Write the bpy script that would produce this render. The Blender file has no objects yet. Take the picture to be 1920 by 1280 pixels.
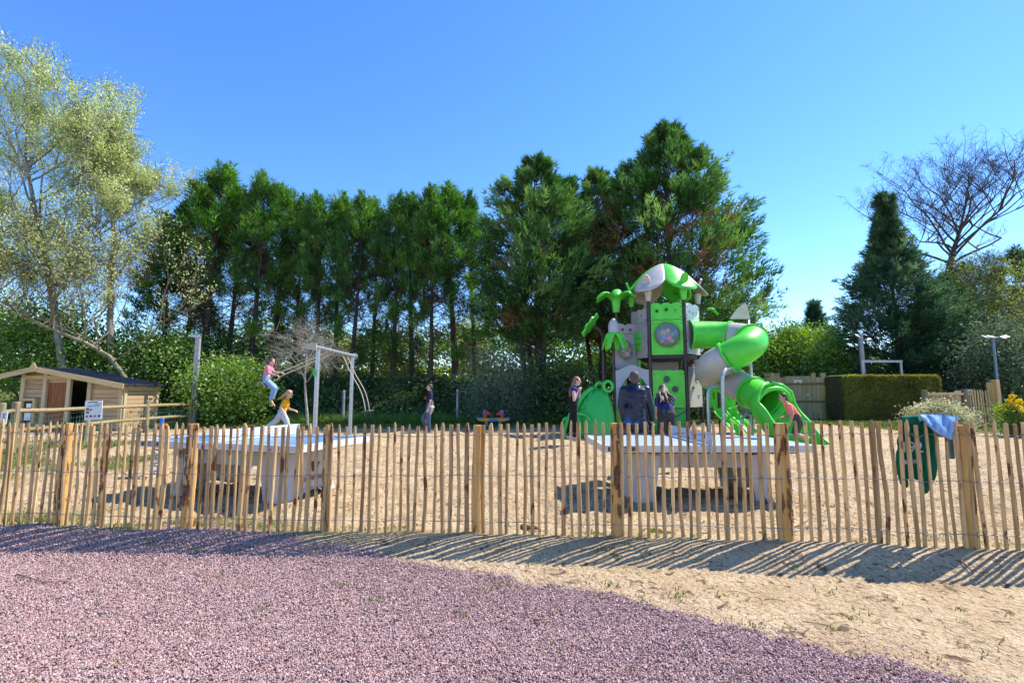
import bpy, bmesh, math, random
import numpy as np
from mathutils import Vector, Matrix
R = math.radians
rng = np.random.default_rng(7)
random.seed(7)
scene = bpy.context.scene
col = scene.collection

# ------------------------------------------------------------------ camera
FPX, CX, CY, HZ, CAMZ = 912.0, 960.0, 640.0, 98.0, 1.4
TILT = math.atan(HZ / FPX)
cam_d = bpy.data.cameras.new('camera')
cam_d.sensor_width = 36.0
cam_d.lens = FPX / 1920 * 36
cam_d.clip_start = 0.05
cam_d.clip_end = 3000
cam = bpy.data.objects.new('camera', cam_d)
col.objects.link(cam)
cam.location = (0, 0, CAMZ)
cam.rotation_euler = (R(90) + TILT, 0, 0)
scene.camera = cam

# ------------------------------------------------------------------ light
SUN = Vector((0.57, 0.265, 0.80)).normalized()      # direction towards the sun
SUN_EL = math.asin(SUN.z)
SUN_AZ = math.atan2(SUN.x, SUN.y)                    # clockwise from +Y
sl = bpy.data.lights.new('sun', 'SUN')
sl.energy = 3.9
sl.angle = R(0.55)
sl.color = (1.0, 0.94, 0.83)
so = bpy.data.objects.new('sun', sl)
col.objects.link(so)
so.rotation_euler = (-SUN).to_track_quat('-Z', 'Y').to_euler()
so.location = (20, 10, 30)

world = bpy.data.worlds.new('World')
scene.world = world
world.use_nodes = True
wn = world.node_tree
wn.nodes.clear()
sky = wn.nodes.new('ShaderNodeTexSky')
sky.sky_type = 'NISHITA'
sky.sun_disc = False
sky.sun_elevation = SUN_EL
sky.sun_rotation = SUN_AZ
sky.altitude = 900
sky.air_density = 1.0
sky.dust_density = 0.08
sky.ozone_density = 3.2
hsv = wn.nodes.new('ShaderNodeHueSaturation')
hsv.inputs['Saturation'].default_value = 1.24
hsv.inputs['Hue'].default_value = 0.508
hsv.inputs['Value'].default_value = 1.0
bg = wn.nodes.new('ShaderNodeBackground')
bg.inputs['Strength'].default_value = 0.15
wo = wn.nodes.new('ShaderNodeOutputWorld')
wn.links.new(sky.outputs[0], hsv.inputs['Color'])
wn.links.new(hsv.outputs[0], bg.inputs['Color'])
wn.links.new(bg.outputs[0], wo.inputs['Surface'])

vs = scene.view_settings
vs.view_transform = 'Standard'
vs.look = 'None'
vs.exposure = 1.15
vs.gamma = 1.0
vs.use_curve_mapping = False
scene.cycles.max_bounces = 5
scene.cycles.diffuse_bounces = 2
scene.cycles.glossy_bounces = 2
scene.cycles.transmission_bounces = 4
scene.cycles.transparent_max_bounces = 5
scene.cycles.use_denoising = True
scene.cycles.use_adaptive_sampling = True
scene.cycles.adaptive_threshold = 0.02
scene.cycles.sample_clamp_indirect = 6.0

# ------------------------------------------------------------------ helpers
_ct, _st = math.cos(TILT), math.sin(TILT)
def ray(u, v):
    cx = (u - CX) / FPX
    cy = (CY - v) / FPX
    return Vector((cx, _ct - cy * _st, _st + cy * _ct))
def P(u, v, Y):
    """the place that the photograph shows at pixel (u, v), Y metres ahead"""
    d = ray(u, v)
    s = Y / d.y
    return Vector((d.x * s, Y, CAMZ + d.z * s))
def PZ(u, v, z=0.0):
    d = ray(u, v)
    s = (z - CAMZ) / d.z
    return Vector((d.x * s, d.y * s, z))

class MB:
    """collects shapes that become ONE mesh object"""
    def __init__(self):
        self.v = []
        self.f = []
    def add(self, vs, fs):
        n = len(self.v)
        self.v.extend([tuple(x) for x in vs])
        self.f.extend([tuple(i + n for i in f) for f in fs])
        return self
    def box(self, c, s, rot=None, bev=0.0):
        hx, hy, hz = s[0] / 2, s[1] / 2, s[2] / 2
        M = rot if rot is not None else Matrix.Identity(3)
        c = Vector(c)
        if bev <= 0:
            vs = [c + M @ Vector((x * hx, y * hy, z * hz)) for x in (-1, 1) for y in (-1, 1) for z in (-1, 1)]
            fs = [(0, 1, 3, 2), (4, 6, 7, 5), (0, 4, 5, 1), (2, 3, 7, 6), (0, 2, 6, 4), (1, 5, 7, 3)]
            return self.add(vs, fs)
        b = min(bev, hx * .9, hy * .9, hz * .9)
        bm = bmesh.new()
        bmesh.ops.create_cube(bm, size=1.0)
        for v in bm.verts:
            v.co = Vector((v.co.x * 2 * hx, v.co.y * 2 * hy, v.co.z * 2 * hz))
        bmesh.ops.bevel(bm, geom=bm.edges[:], offset=b, segments=2, affect='EDGES', profile=0.7)
        bm.verts.index_update()
        vs = [c + M @ v.co for v in bm.verts]
        fs = [tuple(v.index for v in f.verts) for f in bm.faces]
        bm.free()
        return self.add(vs, fs)
    def beam(self, a, b, w, h, up=(0, 0, 1), bev=0.0):
        a, b = Vector(a), Vector(b)
        d = b - a
        L = d.length
        d.normalize()
        up = Vector(up)
        if abs(d.dot(up)) > .98:
            up = Vector((0, 1, 0))
        s = d.cross(up).normalized()
        u = s.cross(d).normalized()
        M = Matrix((d, s, u)).transposed()
        return self.box((a + b) / 2, (L, w, h), M, bev)
    def tube(self, pts, rad, seg=8, caps=True, closed=False):
        pts = [Vector(p) for p in pts]
        n = len(pts)
        if not hasattr(rad, '__len__'):
            rad = [rad] * n
        T = []
        for i in range(n):
            if closed:
                t = pts[(i + 1) % n] - pts[i - 1]
            else:
                t = pts[min(i + 1, n - 1)] - pts[max(i - 1, 0)]
            T.append(t.normalized() if t.length > 1e-9 else Vector((0, 0, 1)))
        ref = Vector((0, 0, 1)) if abs(T[0].z) < .9 else Vector((1, 0, 0))
        nrm = (ref - T[0] * ref.dot(T[0])).normalized()
        vs, fs = [], []
        for i in range(n):
            nrm = (nrm - T[i] * nrm.dot(T[i]))
            nrm = nrm.normalized() if nrm.length > 1e-6 else T[i].orthogonal().normalized()
            bn = T[i].cross(nrm)
            for k in range(seg):
                a = 2 * math.pi * k / seg
                vs.append(pts[i] + (nrm * math.cos(a) + bn * math.sin(a)) * rad[i])
        m = n if closed else n - 1
        for i in range(m):
            for k in range(seg):
                a0 = i * seg + k
                a1 = i * seg + (k + 1) % seg
                b0 = ((i + 1) % n) * seg + k
                b1 = ((i + 1) % n) * seg + (k + 1) % seg
                fs.append((a0, a1, b1, b0))
        if caps and not closed:
            fs.append(tuple(range(seg))[::-1])
            fs.append(tuple((n - 1) * seg + k for k in range(seg)))
        return self.add(vs, fs)
    def lathe(self, prof, seg=24, M=None, closed=False):
        """prof: [(r, z)]; turned round z, then moved by the 4x4 M"""
        M = M or Matrix.Identity(4)
        vs, fs = [], []
        n = len(prof)
        for r, z in prof:
            for k in range(seg):
                a = 2 * math.pi * k / seg
                vs.append(M @ Vector((r * math.cos(a), r * math.sin(a), z)))
        for i in range(n if closed else n - 1):
            for k in range(seg):
                j = (i + 1) % n
                fs.append((i * seg + k, i * seg + (k + 1) % seg, j * seg + (k + 1) % seg, j * seg + k))
        return self.add(vs, fs)
    def prism(self, poly, th, M=None, holes=()):
        """poly in the local XZ plane, extruded +-th/2 along Y, moved by M; holes: lists of points"""
        M = M or Matrix.Identity(4)
        bm = bmesh.new()
        loops = [list(poly)] + [list(h) for h in holes]
        edges = []
        for lp in loops:
            vv = [bm.verts.new((x, -th / 2, z)) for x, z in lp]
            for i in range(len(vv)):
                edges.append(bm.edges.new((vv[i], vv[(i + 1) % len(vv)])))
        bmesh.ops.triangle_fill(bm, use_beauty=True, use_dissolve=False, edges=edges)
        if holes:
            pass
        r = bmesh.ops.extrude_face_region(bm, geom=bm.faces[:])
        for g in r['geom']:
            if isinstance(g, bmesh.types.BMVert):
                g.co.y += th
        bmesh.ops.recalc_face_normals(bm, faces=bm.faces[:])
        bm.verts.index_update()
        vs = [M @ v.co for v in bm.verts]
        fs = [tuple(v.index for v in f.verts) for f in bm.faces]
        bm.free()
        return self.add(vs, fs)
    def ball(self, c, r, seg=14, rings=9, M=None):
        c = Vector(c)
        if not hasattr(r, '__len__'):
            r = (r, r, r)
        M = M or Matrix.Identity(3)
        vs = [c + M @ Vector((0, 0, -r[2]))]
        for i in range(1, rings):
            p = -math.pi / 2 + math.pi * i / rings
            for k in range(seg):
                a = 2 * math.pi * k / seg
                vs.append(c + M @ Vector((r[0] * math.cos(p) * math.cos(a), r[1] * math.cos(p) * math.sin(a), r[2] * math.sin(p))))
        vs.append(c + M @ Vector((0, 0, r[2])))
        fs = []
        for k in range(seg):
            fs.append((0, 1 + (k + 1) % seg, 1 + k))
        for i in range(rings - 2):
            for k in range(seg):
                a = 1 + i * seg + k
                b = 1 + i * seg + (k + 1) % seg
                fs.append((a, b, b + seg, a + seg))
        top = len(vs) - 1
        o = 1 + (rings - 2) * seg
        for k in range(seg):
            fs.append((o + k, o + (k + 1) % seg, top))
        return self.add(vs, fs)
    def mesh(self, name, mat=None, smooth=False):
        me = bpy.data.meshes.new(name)
        me.from_pydata(self.v, [], self.f)
        if mat:
            me.materials.append(mat)
        if smooth:
            me.polygons.foreach_set('use_smooth', [True] * len(me.polygons))
        me.update()
        return me
    def build(self, name, mat, parent=None, smooth=False, sharp=None):
        me = self.mesh(name, mat, smooth)
        if smooth and sharp:
            try:
                me.set_sharp_from_angle(angle=R(sharp))
            except Exception:
                pass
        return link(name, me, parent)

def link(name, me, parent=None, loc=None):
    o = bpy.data.objects.new(name, me)
    col.objects.link(o)
    if parent is not None:
        o.parent = parent
        if me is not None and parent.type == 'EMPTY' or parent.type == 'MESH':
            o.matrix_parent_inverse = parent_inv(parent)
    if loc is not None:
        o.location = loc
    return o
def parent_inv(p):
    M = Matrix.Identity(4)
    q = p
    chain = []
    while q is not None:
        chain.append(q)
        q = q.parent
    for q in reversed(chain):
        L = Matrix.LocRotScale(q.location, q.rotation_euler, q.scale)
        M = M @ (q.matrix_parent_inverse @ L if q.parent else L)
    return M.inverted()
def tag(o, label, cat, group=None, kind=None):
    if label: o['label'] = label
    if cat: o['category'] = cat
    if group: o['group'] = group
    if kind: o['kind'] = kind
    return o
def thing(name, loc, label, cat, group=None, rz=0.0):
    o = bpy.data.objects.new(name, None)
    col.objects.link(o)
    o.location = loc
    o.rotation_euler = (0, 0, rz)
    o.empty_display_size = .2
    return tag(o, label, cat, group)
def arr_mesh(name, V, F, mat=None, colors=None, smooth=False, mats=None, mat_idx=None):
    """V (n,3), F (m,k) numpy -> mesh; colors (n,) or (n,3) stored as the attribute 'tint'"""
    V = np.asarray(V, dtype=np.float32)
    F = np.asarray(F, dtype=np.int32)
    me = bpy.data.meshes.new(name)
    me.vertices.add(len(V))
    me.vertices.foreach_set('co', V.ravel())
    k = F.shape[1]
    me.loops.add(F.size)
    me.loops.foreach_set('vertex_index', F.ravel())
    me.polygons.add(len(F))
    me.polygons.foreach_set('loop_start', np.arange(0, F.size, k, dtype=np.int32))
    try:
        me.polygons.foreach_set('loop_total', np.full(len(F), k, dtype=np.int32))
    except Exception:
        pass
    if smooth:
        me.polygons.foreach_set('use_smooth', np.ones(len(F), dtype=bool))
    if colors is not None:
        c = np.asarray(colors, dtype=np.float32)
        a = me.attributes.new('tint', 'FLOAT', 'POINT')
        a.data.foreach_set('value', c.ravel())
    if mat: me.materials.append(mat)
    me.update(calc_edges=True)
    return me
def rotz(a): return Matrix.Rotation(a, 3, 'Z')
def frame(origin, xdir, up=(0, 0, 1)):
    """4x4: local x along xdir, z along up, y = into the panel"""
    x = Vector(xdir).normalized()
    z = Vector(up)
    z = (z - x * z.dot(x)).normalized()
    y = z.cross(x)
    M = Matrix((x, y, z)).transposed().to_4x4()
    M.translation = Vector(origin)
    return M
def circle(cx, cz, r, n=20, rz=None):
    rz = rz or r
    return [(cx + r * math.cos(2 * math.pi * k / n), cz + rz * math.sin(2 * math.pi * k / n)) for k in range(n)]
def catmull(pts, n=8):
    pts = [Vector(p) for p in pts]
    out = []
    for i in range(len(pts) - 1):
        p0 = pts[max(i - 1, 0)]; p1 = pts[i]; p2 = pts[i + 1]; p3 = pts[min(i + 2, len(pts) - 1)]
        for k in range(n):
            t = k / n
            out.append(0.5 * ((2 * p1) + (p2 - p0) * t + (2 * p0 - 5 * p1 + 4 * p2 - p3) * t * t + (3 * p1 - p0 - 3 * p2 + p3) * t ** 3))
    out.append(pts[-1])
    return out

# noise on arrays
_perm = np.random.default_rng(3).random((256, 256))
def vnoise(x, y):
    xi = np.floor(x).astype(int); yi = np.floor(y).astype(int)
    fx = x - xi; fy = y - yi
    fx = fx * fx * (3 - 2 * fx); fy = fy * fy * (3 - 2 * fy)
    a = _perm[xi % 256, yi % 256]; b = _perm[(xi + 1) % 256, yi % 256]
    c = _perm[xi % 256, (yi + 1) % 256]; d = _perm[(xi + 1) % 256, (yi + 1) % 256]
    return (a * (1 - fx) + b * fx) * (1 - fy) + (c * (1 - fx) + d * fx) * fy
def fbm(x, y, o=4):
    s = 0; a = .5; t = 0
    for i in range(o):
        s = s + a * vnoise(x + 17.3 * i, y - 9.1 * i); t += a
        x = x * 2.03; y = y * 2.03; a *= .5
    return s / t
def sstep(a, b, x):
    t = np.clip((x - a) / (b - a), 0, 1)
    return t * t * (3 - 2 * t)

# ------------------------------------------------------------------ materials
MATS = {}
def new_mat(name):
    m = bpy.data.materials.new(name)
    m.use_nodes = True
    nt = m.node_tree
    nt.nodes.clear()
    out = nt.nodes.new('ShaderNodeOutputMaterial')
    MATS[name] = m
    return m, nt, out
def nd(nt, typ, **kw):
    n = nt.nodes.new('ShaderNode' + typ)
    for k, v in kw.items():
        setattr(n, k, v)
    return n
def lk(nt, a, b): nt.links.new(a, b)
def c4(c): return (c[0], c[1], c[2], 1.0)
def ramp(nt, stops):
    r = nd(nt, 'ValToRGB')
    while len(r.color_ramp.elements) < len(stops):
        r.color_ramp.elements.new(.5)
    for e, (p, c) in zip(r.color_ramp.elements, stops):
        e.position = p
        e.color = c4(c)
    return r
def simple(name, c, rough=.5, var=.12, scale=6.0, bump=.0, bscale=60.0, metal=0.0, spec=.5, coat=0.0, stretch=(1, 1, 1)):
    """base colour with grain: a noise between c*(1-var) and c*(1+var), fine bump"""
    m, nt, out = new_mat(name)
    b = nd(nt, 'BsdfPrincipled')
    b.inputs['Roughness'].default_value = rough
    b.inputs['Metallic'].default_value = metal
    b.inputs['Specular IOR Level'].default_value = spec
    b.inputs['Coat Weight'].default_value = coat
    tc = nd(nt, 'TexCoord')
    mp = nd(nt, 'Mapping')
    mp.inputs['Scale'].default_value = stretch
    lk(nt, tc.outputs['Object'], mp.inputs[0])
    n = nd(nt, 'TexNoise')
    n.inputs['Scale'].default_value = scale
    n.inputs['Detail'].default_value = 5
    lk(nt, mp.outputs[0], n.inputs['Vector'])
    r = ramp(nt, [(.28, [x * (1 - var) for x in c]), (.72, [min(1, x * (1 + var)) for x in c])])
    lk(nt, n.outputs['Fac'], r.inputs[0])
    lk(nt, r.outputs[0], b.inputs['Base Color'])
    if bump > 0:
        n2 = nd(nt, 'TexNoise')
        n2.inputs['Scale'].default_value = bscale
        n2.inputs['Detail'].default_value = 4
        lk(nt, mp.outputs[0], n2.inputs['Vector'])
        bp = nd(nt, 'Bump')
        bp.inputs['Strength'].default_value = bump
        bp.inputs['Distance'].default_value = .01
        lk(nt, n2.outputs['Fac'], bp.inputs['Height'])
        lk(nt, bp.outputs[0], b.inputs['Normal'])
    lk(nt, b.outputs[0], out.inputs[0])
    return m
def wood(name, c1, c2, axis='Z', scale=9.0, stain=None, stain_lo=.62, rough=.75, rnd=.25):
    """grain along axis, object-random tone, optional stain patches"""
    m, nt, out = new_mat(name)
    b = nd(nt, 'BsdfPrincipled')
    b.inputs['Roughness'].default_value = rough
    b.inputs['Specular IOR Level'].default_value = .25
    tc = nd(nt, 'TexCoord')
    oi = nd(nt, 'ObjectInfo')
    add = nd(nt, 'VectorMath', operation='ADD')
    mul = nd(nt, 'VectorMath', operation='SCALE')
    mul.inputs['Scale'].default_value = 13.0
    cmb = nd(nt, 'CombineXYZ')
    for i in range(3): lk(nt, oi.outputs['Random'], cmb.inputs[i])
    lk(nt, cmb.outputs[0], mul.inputs[0])
    lk(nt, tc.outputs['Object'], add.inputs[0]); lk(nt, mul.outputs[0], add.inputs[1])
    mp = nd(nt, 'Mapping')
    s = {'X': (.08, 1, 1), 'Y': (1, .08, 1), 'Z': (1, 1, .08)}[axis]
    mp.inputs['Scale'].default_value = s
    lk(nt, add.outputs[0], mp.inputs[0])
    n = nd(nt, 'TexNoise')
    n.inputs['Scale'].default_value = scale * 4
    n.inputs['Detail'].default_value = 7
    lk(nt, mp.outputs[0], n.inputs['Vector'])
    r = ramp(nt, [(.3, c1), (.7, c2)])
    lk(nt, n.outputs['Fac'], r.inputs[0])
    hs = nd(nt, 'HueSaturation')
    mr = nd(nt, 'MapRange')
    mr.inputs['To Min'].default_value = 1 - rnd
    mr.inputs['To Max'].default_value = 1 + rnd
    lk(nt, oi.outputs['Random'], mr.inputs[0])
    lk(nt, mr.outputs[0], hs.inputs['Value'])
    lk(nt, r.outputs[0], hs.inputs['Color'])
    last = hs.outputs[0]
    if stain:
        n3 = nd(nt, 'TexNoise')
        n3.inputs['Scale'].default_value = 14
        n3.inputs['Detail'].default_value = 4
        mp3 = nd(nt, 'Mapping')
        mp3.inputs['Scale'].default_value = {'X': (.35, 1, 1), 'Y': (1, .35, 1), 'Z': (1, 1, .35)}[axis]
        lk(nt, add.outputs[0], mp3.inputs[0]); lk(nt, mp3.outputs[0], n3.inputs['Vector'])
        r3 = ramp(nt, [(stain_lo, (0, 0, 0)), (stain_lo + .05, (1, 1, 1))])
        lk(nt, n3.outputs['Fac'], r3.inputs[0])
        mx = nd(nt, 'MixRGB')
        mx.inputs[2].default_value = c4(stain)
        lk(nt, r3.outputs[0], mx.inputs[0]); lk(nt, last, mx.inputs[1])
        last = mx.outputs[0]
    lk(nt, last, b.inputs['Base Color'])
    bp = nd(nt, 'Bump')
    bp.inputs['Strength'].default_value = .35
    bp.inputs['Distance'].default_value = .004
    lk(nt, n.outputs['Fac'], bp.inputs['Height'])
    lk(nt, bp.outputs[0], b.inputs['Normal'])
    lk(nt, b.outputs[0], out.inputs[0])
    return m
def leaf(name, c_dark, c_mid, c_light, trans=.35, rough=.55, gloss=.04):
    """leaf colour from the per-clump attribute 'tint' (age of the shoot), thin translucent blade"""
    m, nt, out = new_mat(name)
    at = nd(nt, 'Attribute')
    at.attribute_name = 'tint'
    r = ramp(nt, [(0.0, c_dark), (.5, c_mid), (1.0, c_light)])
    lk(nt, at.outputs['Fac'], r.inputs[0])
    d = nd(nt, 'BsdfDiffuse')
    t = nd(nt, 'BsdfTranslucent')
    g = nd(nt, 'BsdfGlossy')
    g.inputs['Roughness'].default_value = rough
    lk(nt, r.outputs[0], d.inputs[0])
    hs = nd(nt, 'HueSaturation')
    hs.inputs['Hue'].default_value = .49
    hs.inputs['Saturation'].default_value = 1.15
    hs.inputs['Value'].default_value = 1.25
    lk(nt, r.outputs[0], hs.inputs['Color']); lk(nt, hs.outputs[0], t.inputs[0])
    m1 = nd(nt, 'MixShader'); m1.inputs[0].default_value = trans
    lk(nt, d.outputs[0], m1.inputs[1]); lk(nt, t.outputs[0], m1.inputs[2])
    m2 = nd(nt, 'MixShader'); m2.inputs[0].default_value = gloss
    lk(nt, m1.outputs[0], m2.inputs[1]); lk(nt, g.outputs[0], m2.inputs[2])
    lk(nt, m2.outputs[0], out.inputs[0])
    return m
# ================================================================== the ground
# the paling fence line: photograph column -> metres ahead
_FU = np.array([-1500, -400, 0, 240, 480, 900, 1200, 1440, 1600, 1780, 1920, 2300, 3200], float)
_FY = np.array([6.6, 5.45, 5.15, 5.02, 4.93, 4.83, 4.72, 4.60, 4.50, 4.38, 4.28, 4.05, 3.6], float)
_FX = (_FU - CX) / FPX * _FY * 1.003
def fence_y(x): return np.interp(x, _FX, _FY)

def ground_z(x, y, fine=True):
    x = np.asarray(x, float); y = np.asarray(y, float)
    d = y - fence_y(x)
    z = -0.07 * sstep(0.05, 0.62, -d) + .07 * np.exp(-(d / .38) ** 2)                                  # the fence stands on a low ridge
    z = z + 0.17 * sstep(7.5, 12.5, y)
    # bank under the trees, from the shed to the play tower
    side = 1 - sstep(1.0, 5.0, x - .05 * y)
    z = z + 1.35 * sstep(20.8, 24.6, y + .4 * fbm(x * .4, y * .2)) * side + .5 * sstep(24, 40, y) * (1 - side) * 0
    if fine:
        near = 1 - sstep(24, 34, y)
        sand = sstep(.1, .9, d)
        n1 = fbm(x * 1.1, y * 1.1, 3) - .5
        n2 = fbm(x * 4.2 + 5, y * 4.2, 3) - .5
        n3 = np.abs(fbm(x * 9.0 + 2, y * 9.0 + 7, 2) - .5)
        z = z + near * (0.035 * n1 + (0.03 + .085 * sand) * n2 * .8 - (.02 + .11 * sand) * n3 + sand * .10 * np.clip(.40 - fbm(x * 3.3 + 21, y * 3.3 + 4, 2), -.2, 0))
        # loose heap of dug sand along the foot of the fence
        heap = np.exp(-((d + .05) / .16) ** 2)
        z = z + heap * .035 * (fbm(x * 3.1, y * 2.0, 3) - .25)
    return z
def gz(x, y): return float(ground_z(np.array([x]), np.array([y]))[0])

# edge of the mauve gravel, traced in the photograph and laid on the ground
_ge = [(-900, 1008), (0, 1000), (240, 1008), (330, 992), (480, 1004), (560, 1022), (700, 1044), (850, 1062), (900, 1078), (1000, 1092), (1100, 1106),
       (1200, 1126), (1300, 1150), (1400, 1184), (1500, 1208), (1600, 1234), (1700, 1250), (1800, 1276), (2100, 1390)]
_gp = [PZ(u, v, .0 if v < 1030 else -.045 if v < 1070 else -.085) for u, v in _ge]
_gx = np.array([p.x for p in _gp]); _gy = np.array([p.y for p in _gp])
def gravel_mask(x, y):
    x = np.asarray(x, float); y = np.asarray(y, float)
    e = np.interp(x, _gx, _gy) + .22 * (fbm(x * 2.3, y * 2.3, 3) - .5) + .16 * (fbm(x * 9, y * 9, 2) - .5)
    return e - y          # > 0 on the gravel

def grass_mask(x, y):
    d = y - fence_y(x)
    base = fbm(x * .9 + 40, y * .9 + 3, 3)
    left = sstep(.5, -4.5, x)
    strip = np.exp(-((d - .35) / .55) ** 2) * (.25 + .75 * left) * sstep(.40, .62, base + .12 * left)
    front = np.exp(-((d + .32) / .2) ** 2) * sstep(-1.5, -4.0, x) * sstep(.38, .6, base + .1)
    pen = sstep(-5.2, -7.5, x + .12 * (y - 8)) * sstep(7.6, 9.0, y) * sstep(.42, .58, base + .03) * (1 - sstep(12, 14, y)) * .9
    foot = sstep(17.6, 18.6, y + .8 * (base - .5)) * sstep(2.0, .6, x - .02 * y)
    right = sstep(20.0, 20.8, y + (base - .5)) * sstep(3.0, 4.5, x)
    right2 = sstep(15.6, 17.0, y + 1.4 * (base - .5)) * sstep(12.5, 14.0, x)
    return np.clip(strip + front + pen + foot + right + right2, 0, 1)

ys = np.concatenate([-np.geomspace(90, 1.4, 22), np.linspace(-.6, 1.5, 14), np.geomspace(1.6, 30, 500), np.geomspace(30.6, 900, 60)])
rs = np.concatenate([-np.geomspace(9, 1.5, 22), np.linspace(-1.46, 1.46, 410), np.geomspace(1.5, 9, 22)])
YY, RR = np.meshgrid(ys, rs, indexing='ij')
XX = RR * (np.sqrt(YY ** 2 + .2) + .25)
ZZ = ground_z(XX, YY)
ZZ = np.where(gravel_mask(XX, YY) > 0, ZZ - .012, ZZ)
nr, nc = YY.shape
V = np.stack([XX.ravel(), YY.ravel(), ZZ.ravel()], 1)
ii = (np.arange(nr - 1)[:, None] * nc + np.arange(nc - 1)[None, :]).ravel()
F = np.stack([ii, ii + 1, ii + nc + 1, ii + nc], 1)
me = arr_mesh('ground', V, F, smooth=True)
for nm, val in (('gravel', np.clip(gravel_mask(XX, YY) / .06 * .5 + .5, 0, 1)), ('grass', grass_mask(XX, YY))):
    a = me.attributes.new(nm, 'FLOAT', 'POINT')
    a.data.foreach_set('value', val.ravel().astype(np.float32))

m, nt, out = new_mat('ground_sand')
b = nd(nt, 'BsdfPrincipled'); b.inputs['Roughness'].default_value = .95; b.inputs['Specular IOR Level'].default_value = .15
tc = nd(nt, 'TexCoord')
def noise(scale, det=5, dist=0.0):
    n = nd(nt, 'TexNoise'); n.inputs['Scale'].default_value = scale; n.inputs['Detail'].default_value = det
    n.inputs['Distortion'].default_value = dist
    lk(nt, tc.outputs['Object'], n.inputs['Vector']); return n
n1 = noise(2.2, 6, .4); n2 = noise(38, 4); n3 = noise(11, 5, 1.2)
rs1 = ramp(nt, [(.25, (.48, .335, .19)), (.55, (.65, .48, .29)), (.8, (.74, .57, .36))])
lk(nt, n1.outputs[0], rs1.inputs[0])
spk = ramp(nt, [(.32, (.45, .40, .35)), (.48, (1, 1, 1))])  # dark speckle: damp patches and dent shade put into the colour
lk(nt, n2.outputs[0], spk.inputs[0])
deb_shade = ramp(nt, [(.33, (.22, .19, .16)), (.42, (1, 1, 1))])       # scattered roots, leaf litter, and dent shade put into the sand colour
lk(nt, n3.outputs[0], deb_shade.inputs[0])
mA = nd(nt, 'MixRGB', blend_type='MULTIPLY'); mA.inputs[0].default_value = .75
lk(nt, rs1.outputs[0], mA.inputs[1]); lk(nt, spk.outputs[0], mA.inputs[2])
mB = nd(nt, 'MixRGB', blend_type='MULTIPLY'); mB.inputs[0].default_value = .85
lk(nt, mA.outputs[0], mB.inputs[1]); lk(nt, deb_shade.outputs[0], mB.inputs[2])
ag = nd(nt, 'Attribute'); ag.attribute_name = 'grass'
rg = ramp(nt, [(.3, (.07, .09, .02)), (.6, (.17, .19, .05)), (.8, (.30, .26, .11))])
lk(nt, n3.outputs[0], rg.inputs[0])
mC = nd(nt, 'MixRGB'); lk(nt, ag.outputs['Fac'], mC.inputs[0]); lk(nt, mB.outputs[0], mC.inputs[1]); lk(nt, rg.outputs[0], mC.inputs[2])
av = nd(nt, 'Attribute'); av.attribute_name = 'gravel'
vo = nd(nt, 'TexVoronoi'); vo.inputs['Scale'].default_value = 85
lk(nt, tc.outputs['Object'], vo.inputs['Vector'])
sx = nd(nt, 'SeparateColor'); lk(nt, vo.outputs['Color'], sx.inputs[0])
rv = ramp(nt, [(0, (.12, .08, .075)), (.5, (.36, .245, .23)), (1, (.55, .41, .38))])
lk(nt, sx.outputs[0], rv.inputs[0])
mD = nd(nt, 'MixRGB'); lk(nt, av.outputs['Fac'], mD.inputs[0]); lk(nt, mC.outputs[0], mD.inputs[1]); lk(nt, rv.outputs[0], mD.inputs[2])
lk(nt, mD.outputs[0], b.inputs['Base Color'])
n4 = noise(22, 6, .6); n5 = noise(120, 3)
ad = nd(nt, 'MixRGB'); ad.inputs[0].default_value = .3
lk(nt, n4.outputs[0], ad.inputs[1]); lk(nt, n5.outputs[0], ad.inputs[2])
bp = nd(nt, 'Bump'); bp.inputs['Strength'].default_value = 1.0; bp.inputs['Distance'].default_value = .085
lk(nt, ad.outputs[0], bp.inputs['Height']); lk(nt, bp.outputs[0], b.inputs['Normal'])
lk(nt, b.outputs[0], out.inputs[0])
me.materials.append(m)
ground = link('ground', me)
ground['kind'] = 'structure'

# ---------------------------------------------------------------- loose mauve gravel (nobody could count it)
m, nt, out = new_mat('crushed_stone')
b = nd(nt, 'BsdfPrincipled'); b.inputs['Roughness'].default_value = .8; b.inputs['Specular IOR Level'].default_value = .3
oi = nd(nt, 'ObjectInfo')
r = ramp(nt, [(0, (.19, .11, .098)), (.25, (.36, .22, .20)), (.6, (.48, .31, .285)), (.94, (.57, .40, .37)), (1, (.68, .54, .51))])
lk(nt, oi.outputs['Random'], r.inputs[0]); lk(nt, r.outputs[0], b.inputs['Base Color'])
lk(nt, b.outputs[0], out.inputs[0])
stone_mat = m
g = np.random.default_rng(11)
pts = []
for y0, y1, dens in ((1.9, 2.6, 20500), (2.6, 3.4, 17500), (3.4, 5.4, 12500)):
    w = 1.42 * y1 + .3
    n = int((y1 - y0) * 2 * w * dens)
    x = g.uniform(-w, w, n); y = g.uniform(y0, y1, n)
    k = (np.abs(x) < 1.38 * y + .3) & (gravel_mask(x, y) > -.5 * g.random(n) ** 5)
    pts.append(np.stack([x[k], y[k]], 1))
pts = np.concatenate(pts)
pz = ground_z(pts[:, 0], pts[:, 1]) - .010 + .011 * g.random(len(pts))
pm = bpy.data.meshes.new('gravel')
pm.vertices.add(len(pts))
pm.vertices.foreach_set('co', np.stack([pts[:, 0], pts[:, 1], pz], 1).astype(np.float32).ravel())
pm.update()
gravel = link('gravel', pm)
tag(gravel, 'loose mauve crushed stone covering the foreground', 'gravel', kind='stuff')
ng = bpy.data.node_groups.new('scatter_stones', 'GeometryNodeTree')
ng.interface.new_socket('Geometry', in_out='INPUT', socket_type='NodeSocketGeometry')
ng.interface.new_socket('Geometry', in_out='OUTPUT', socket_type='NodeSocketGeometry')
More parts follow.
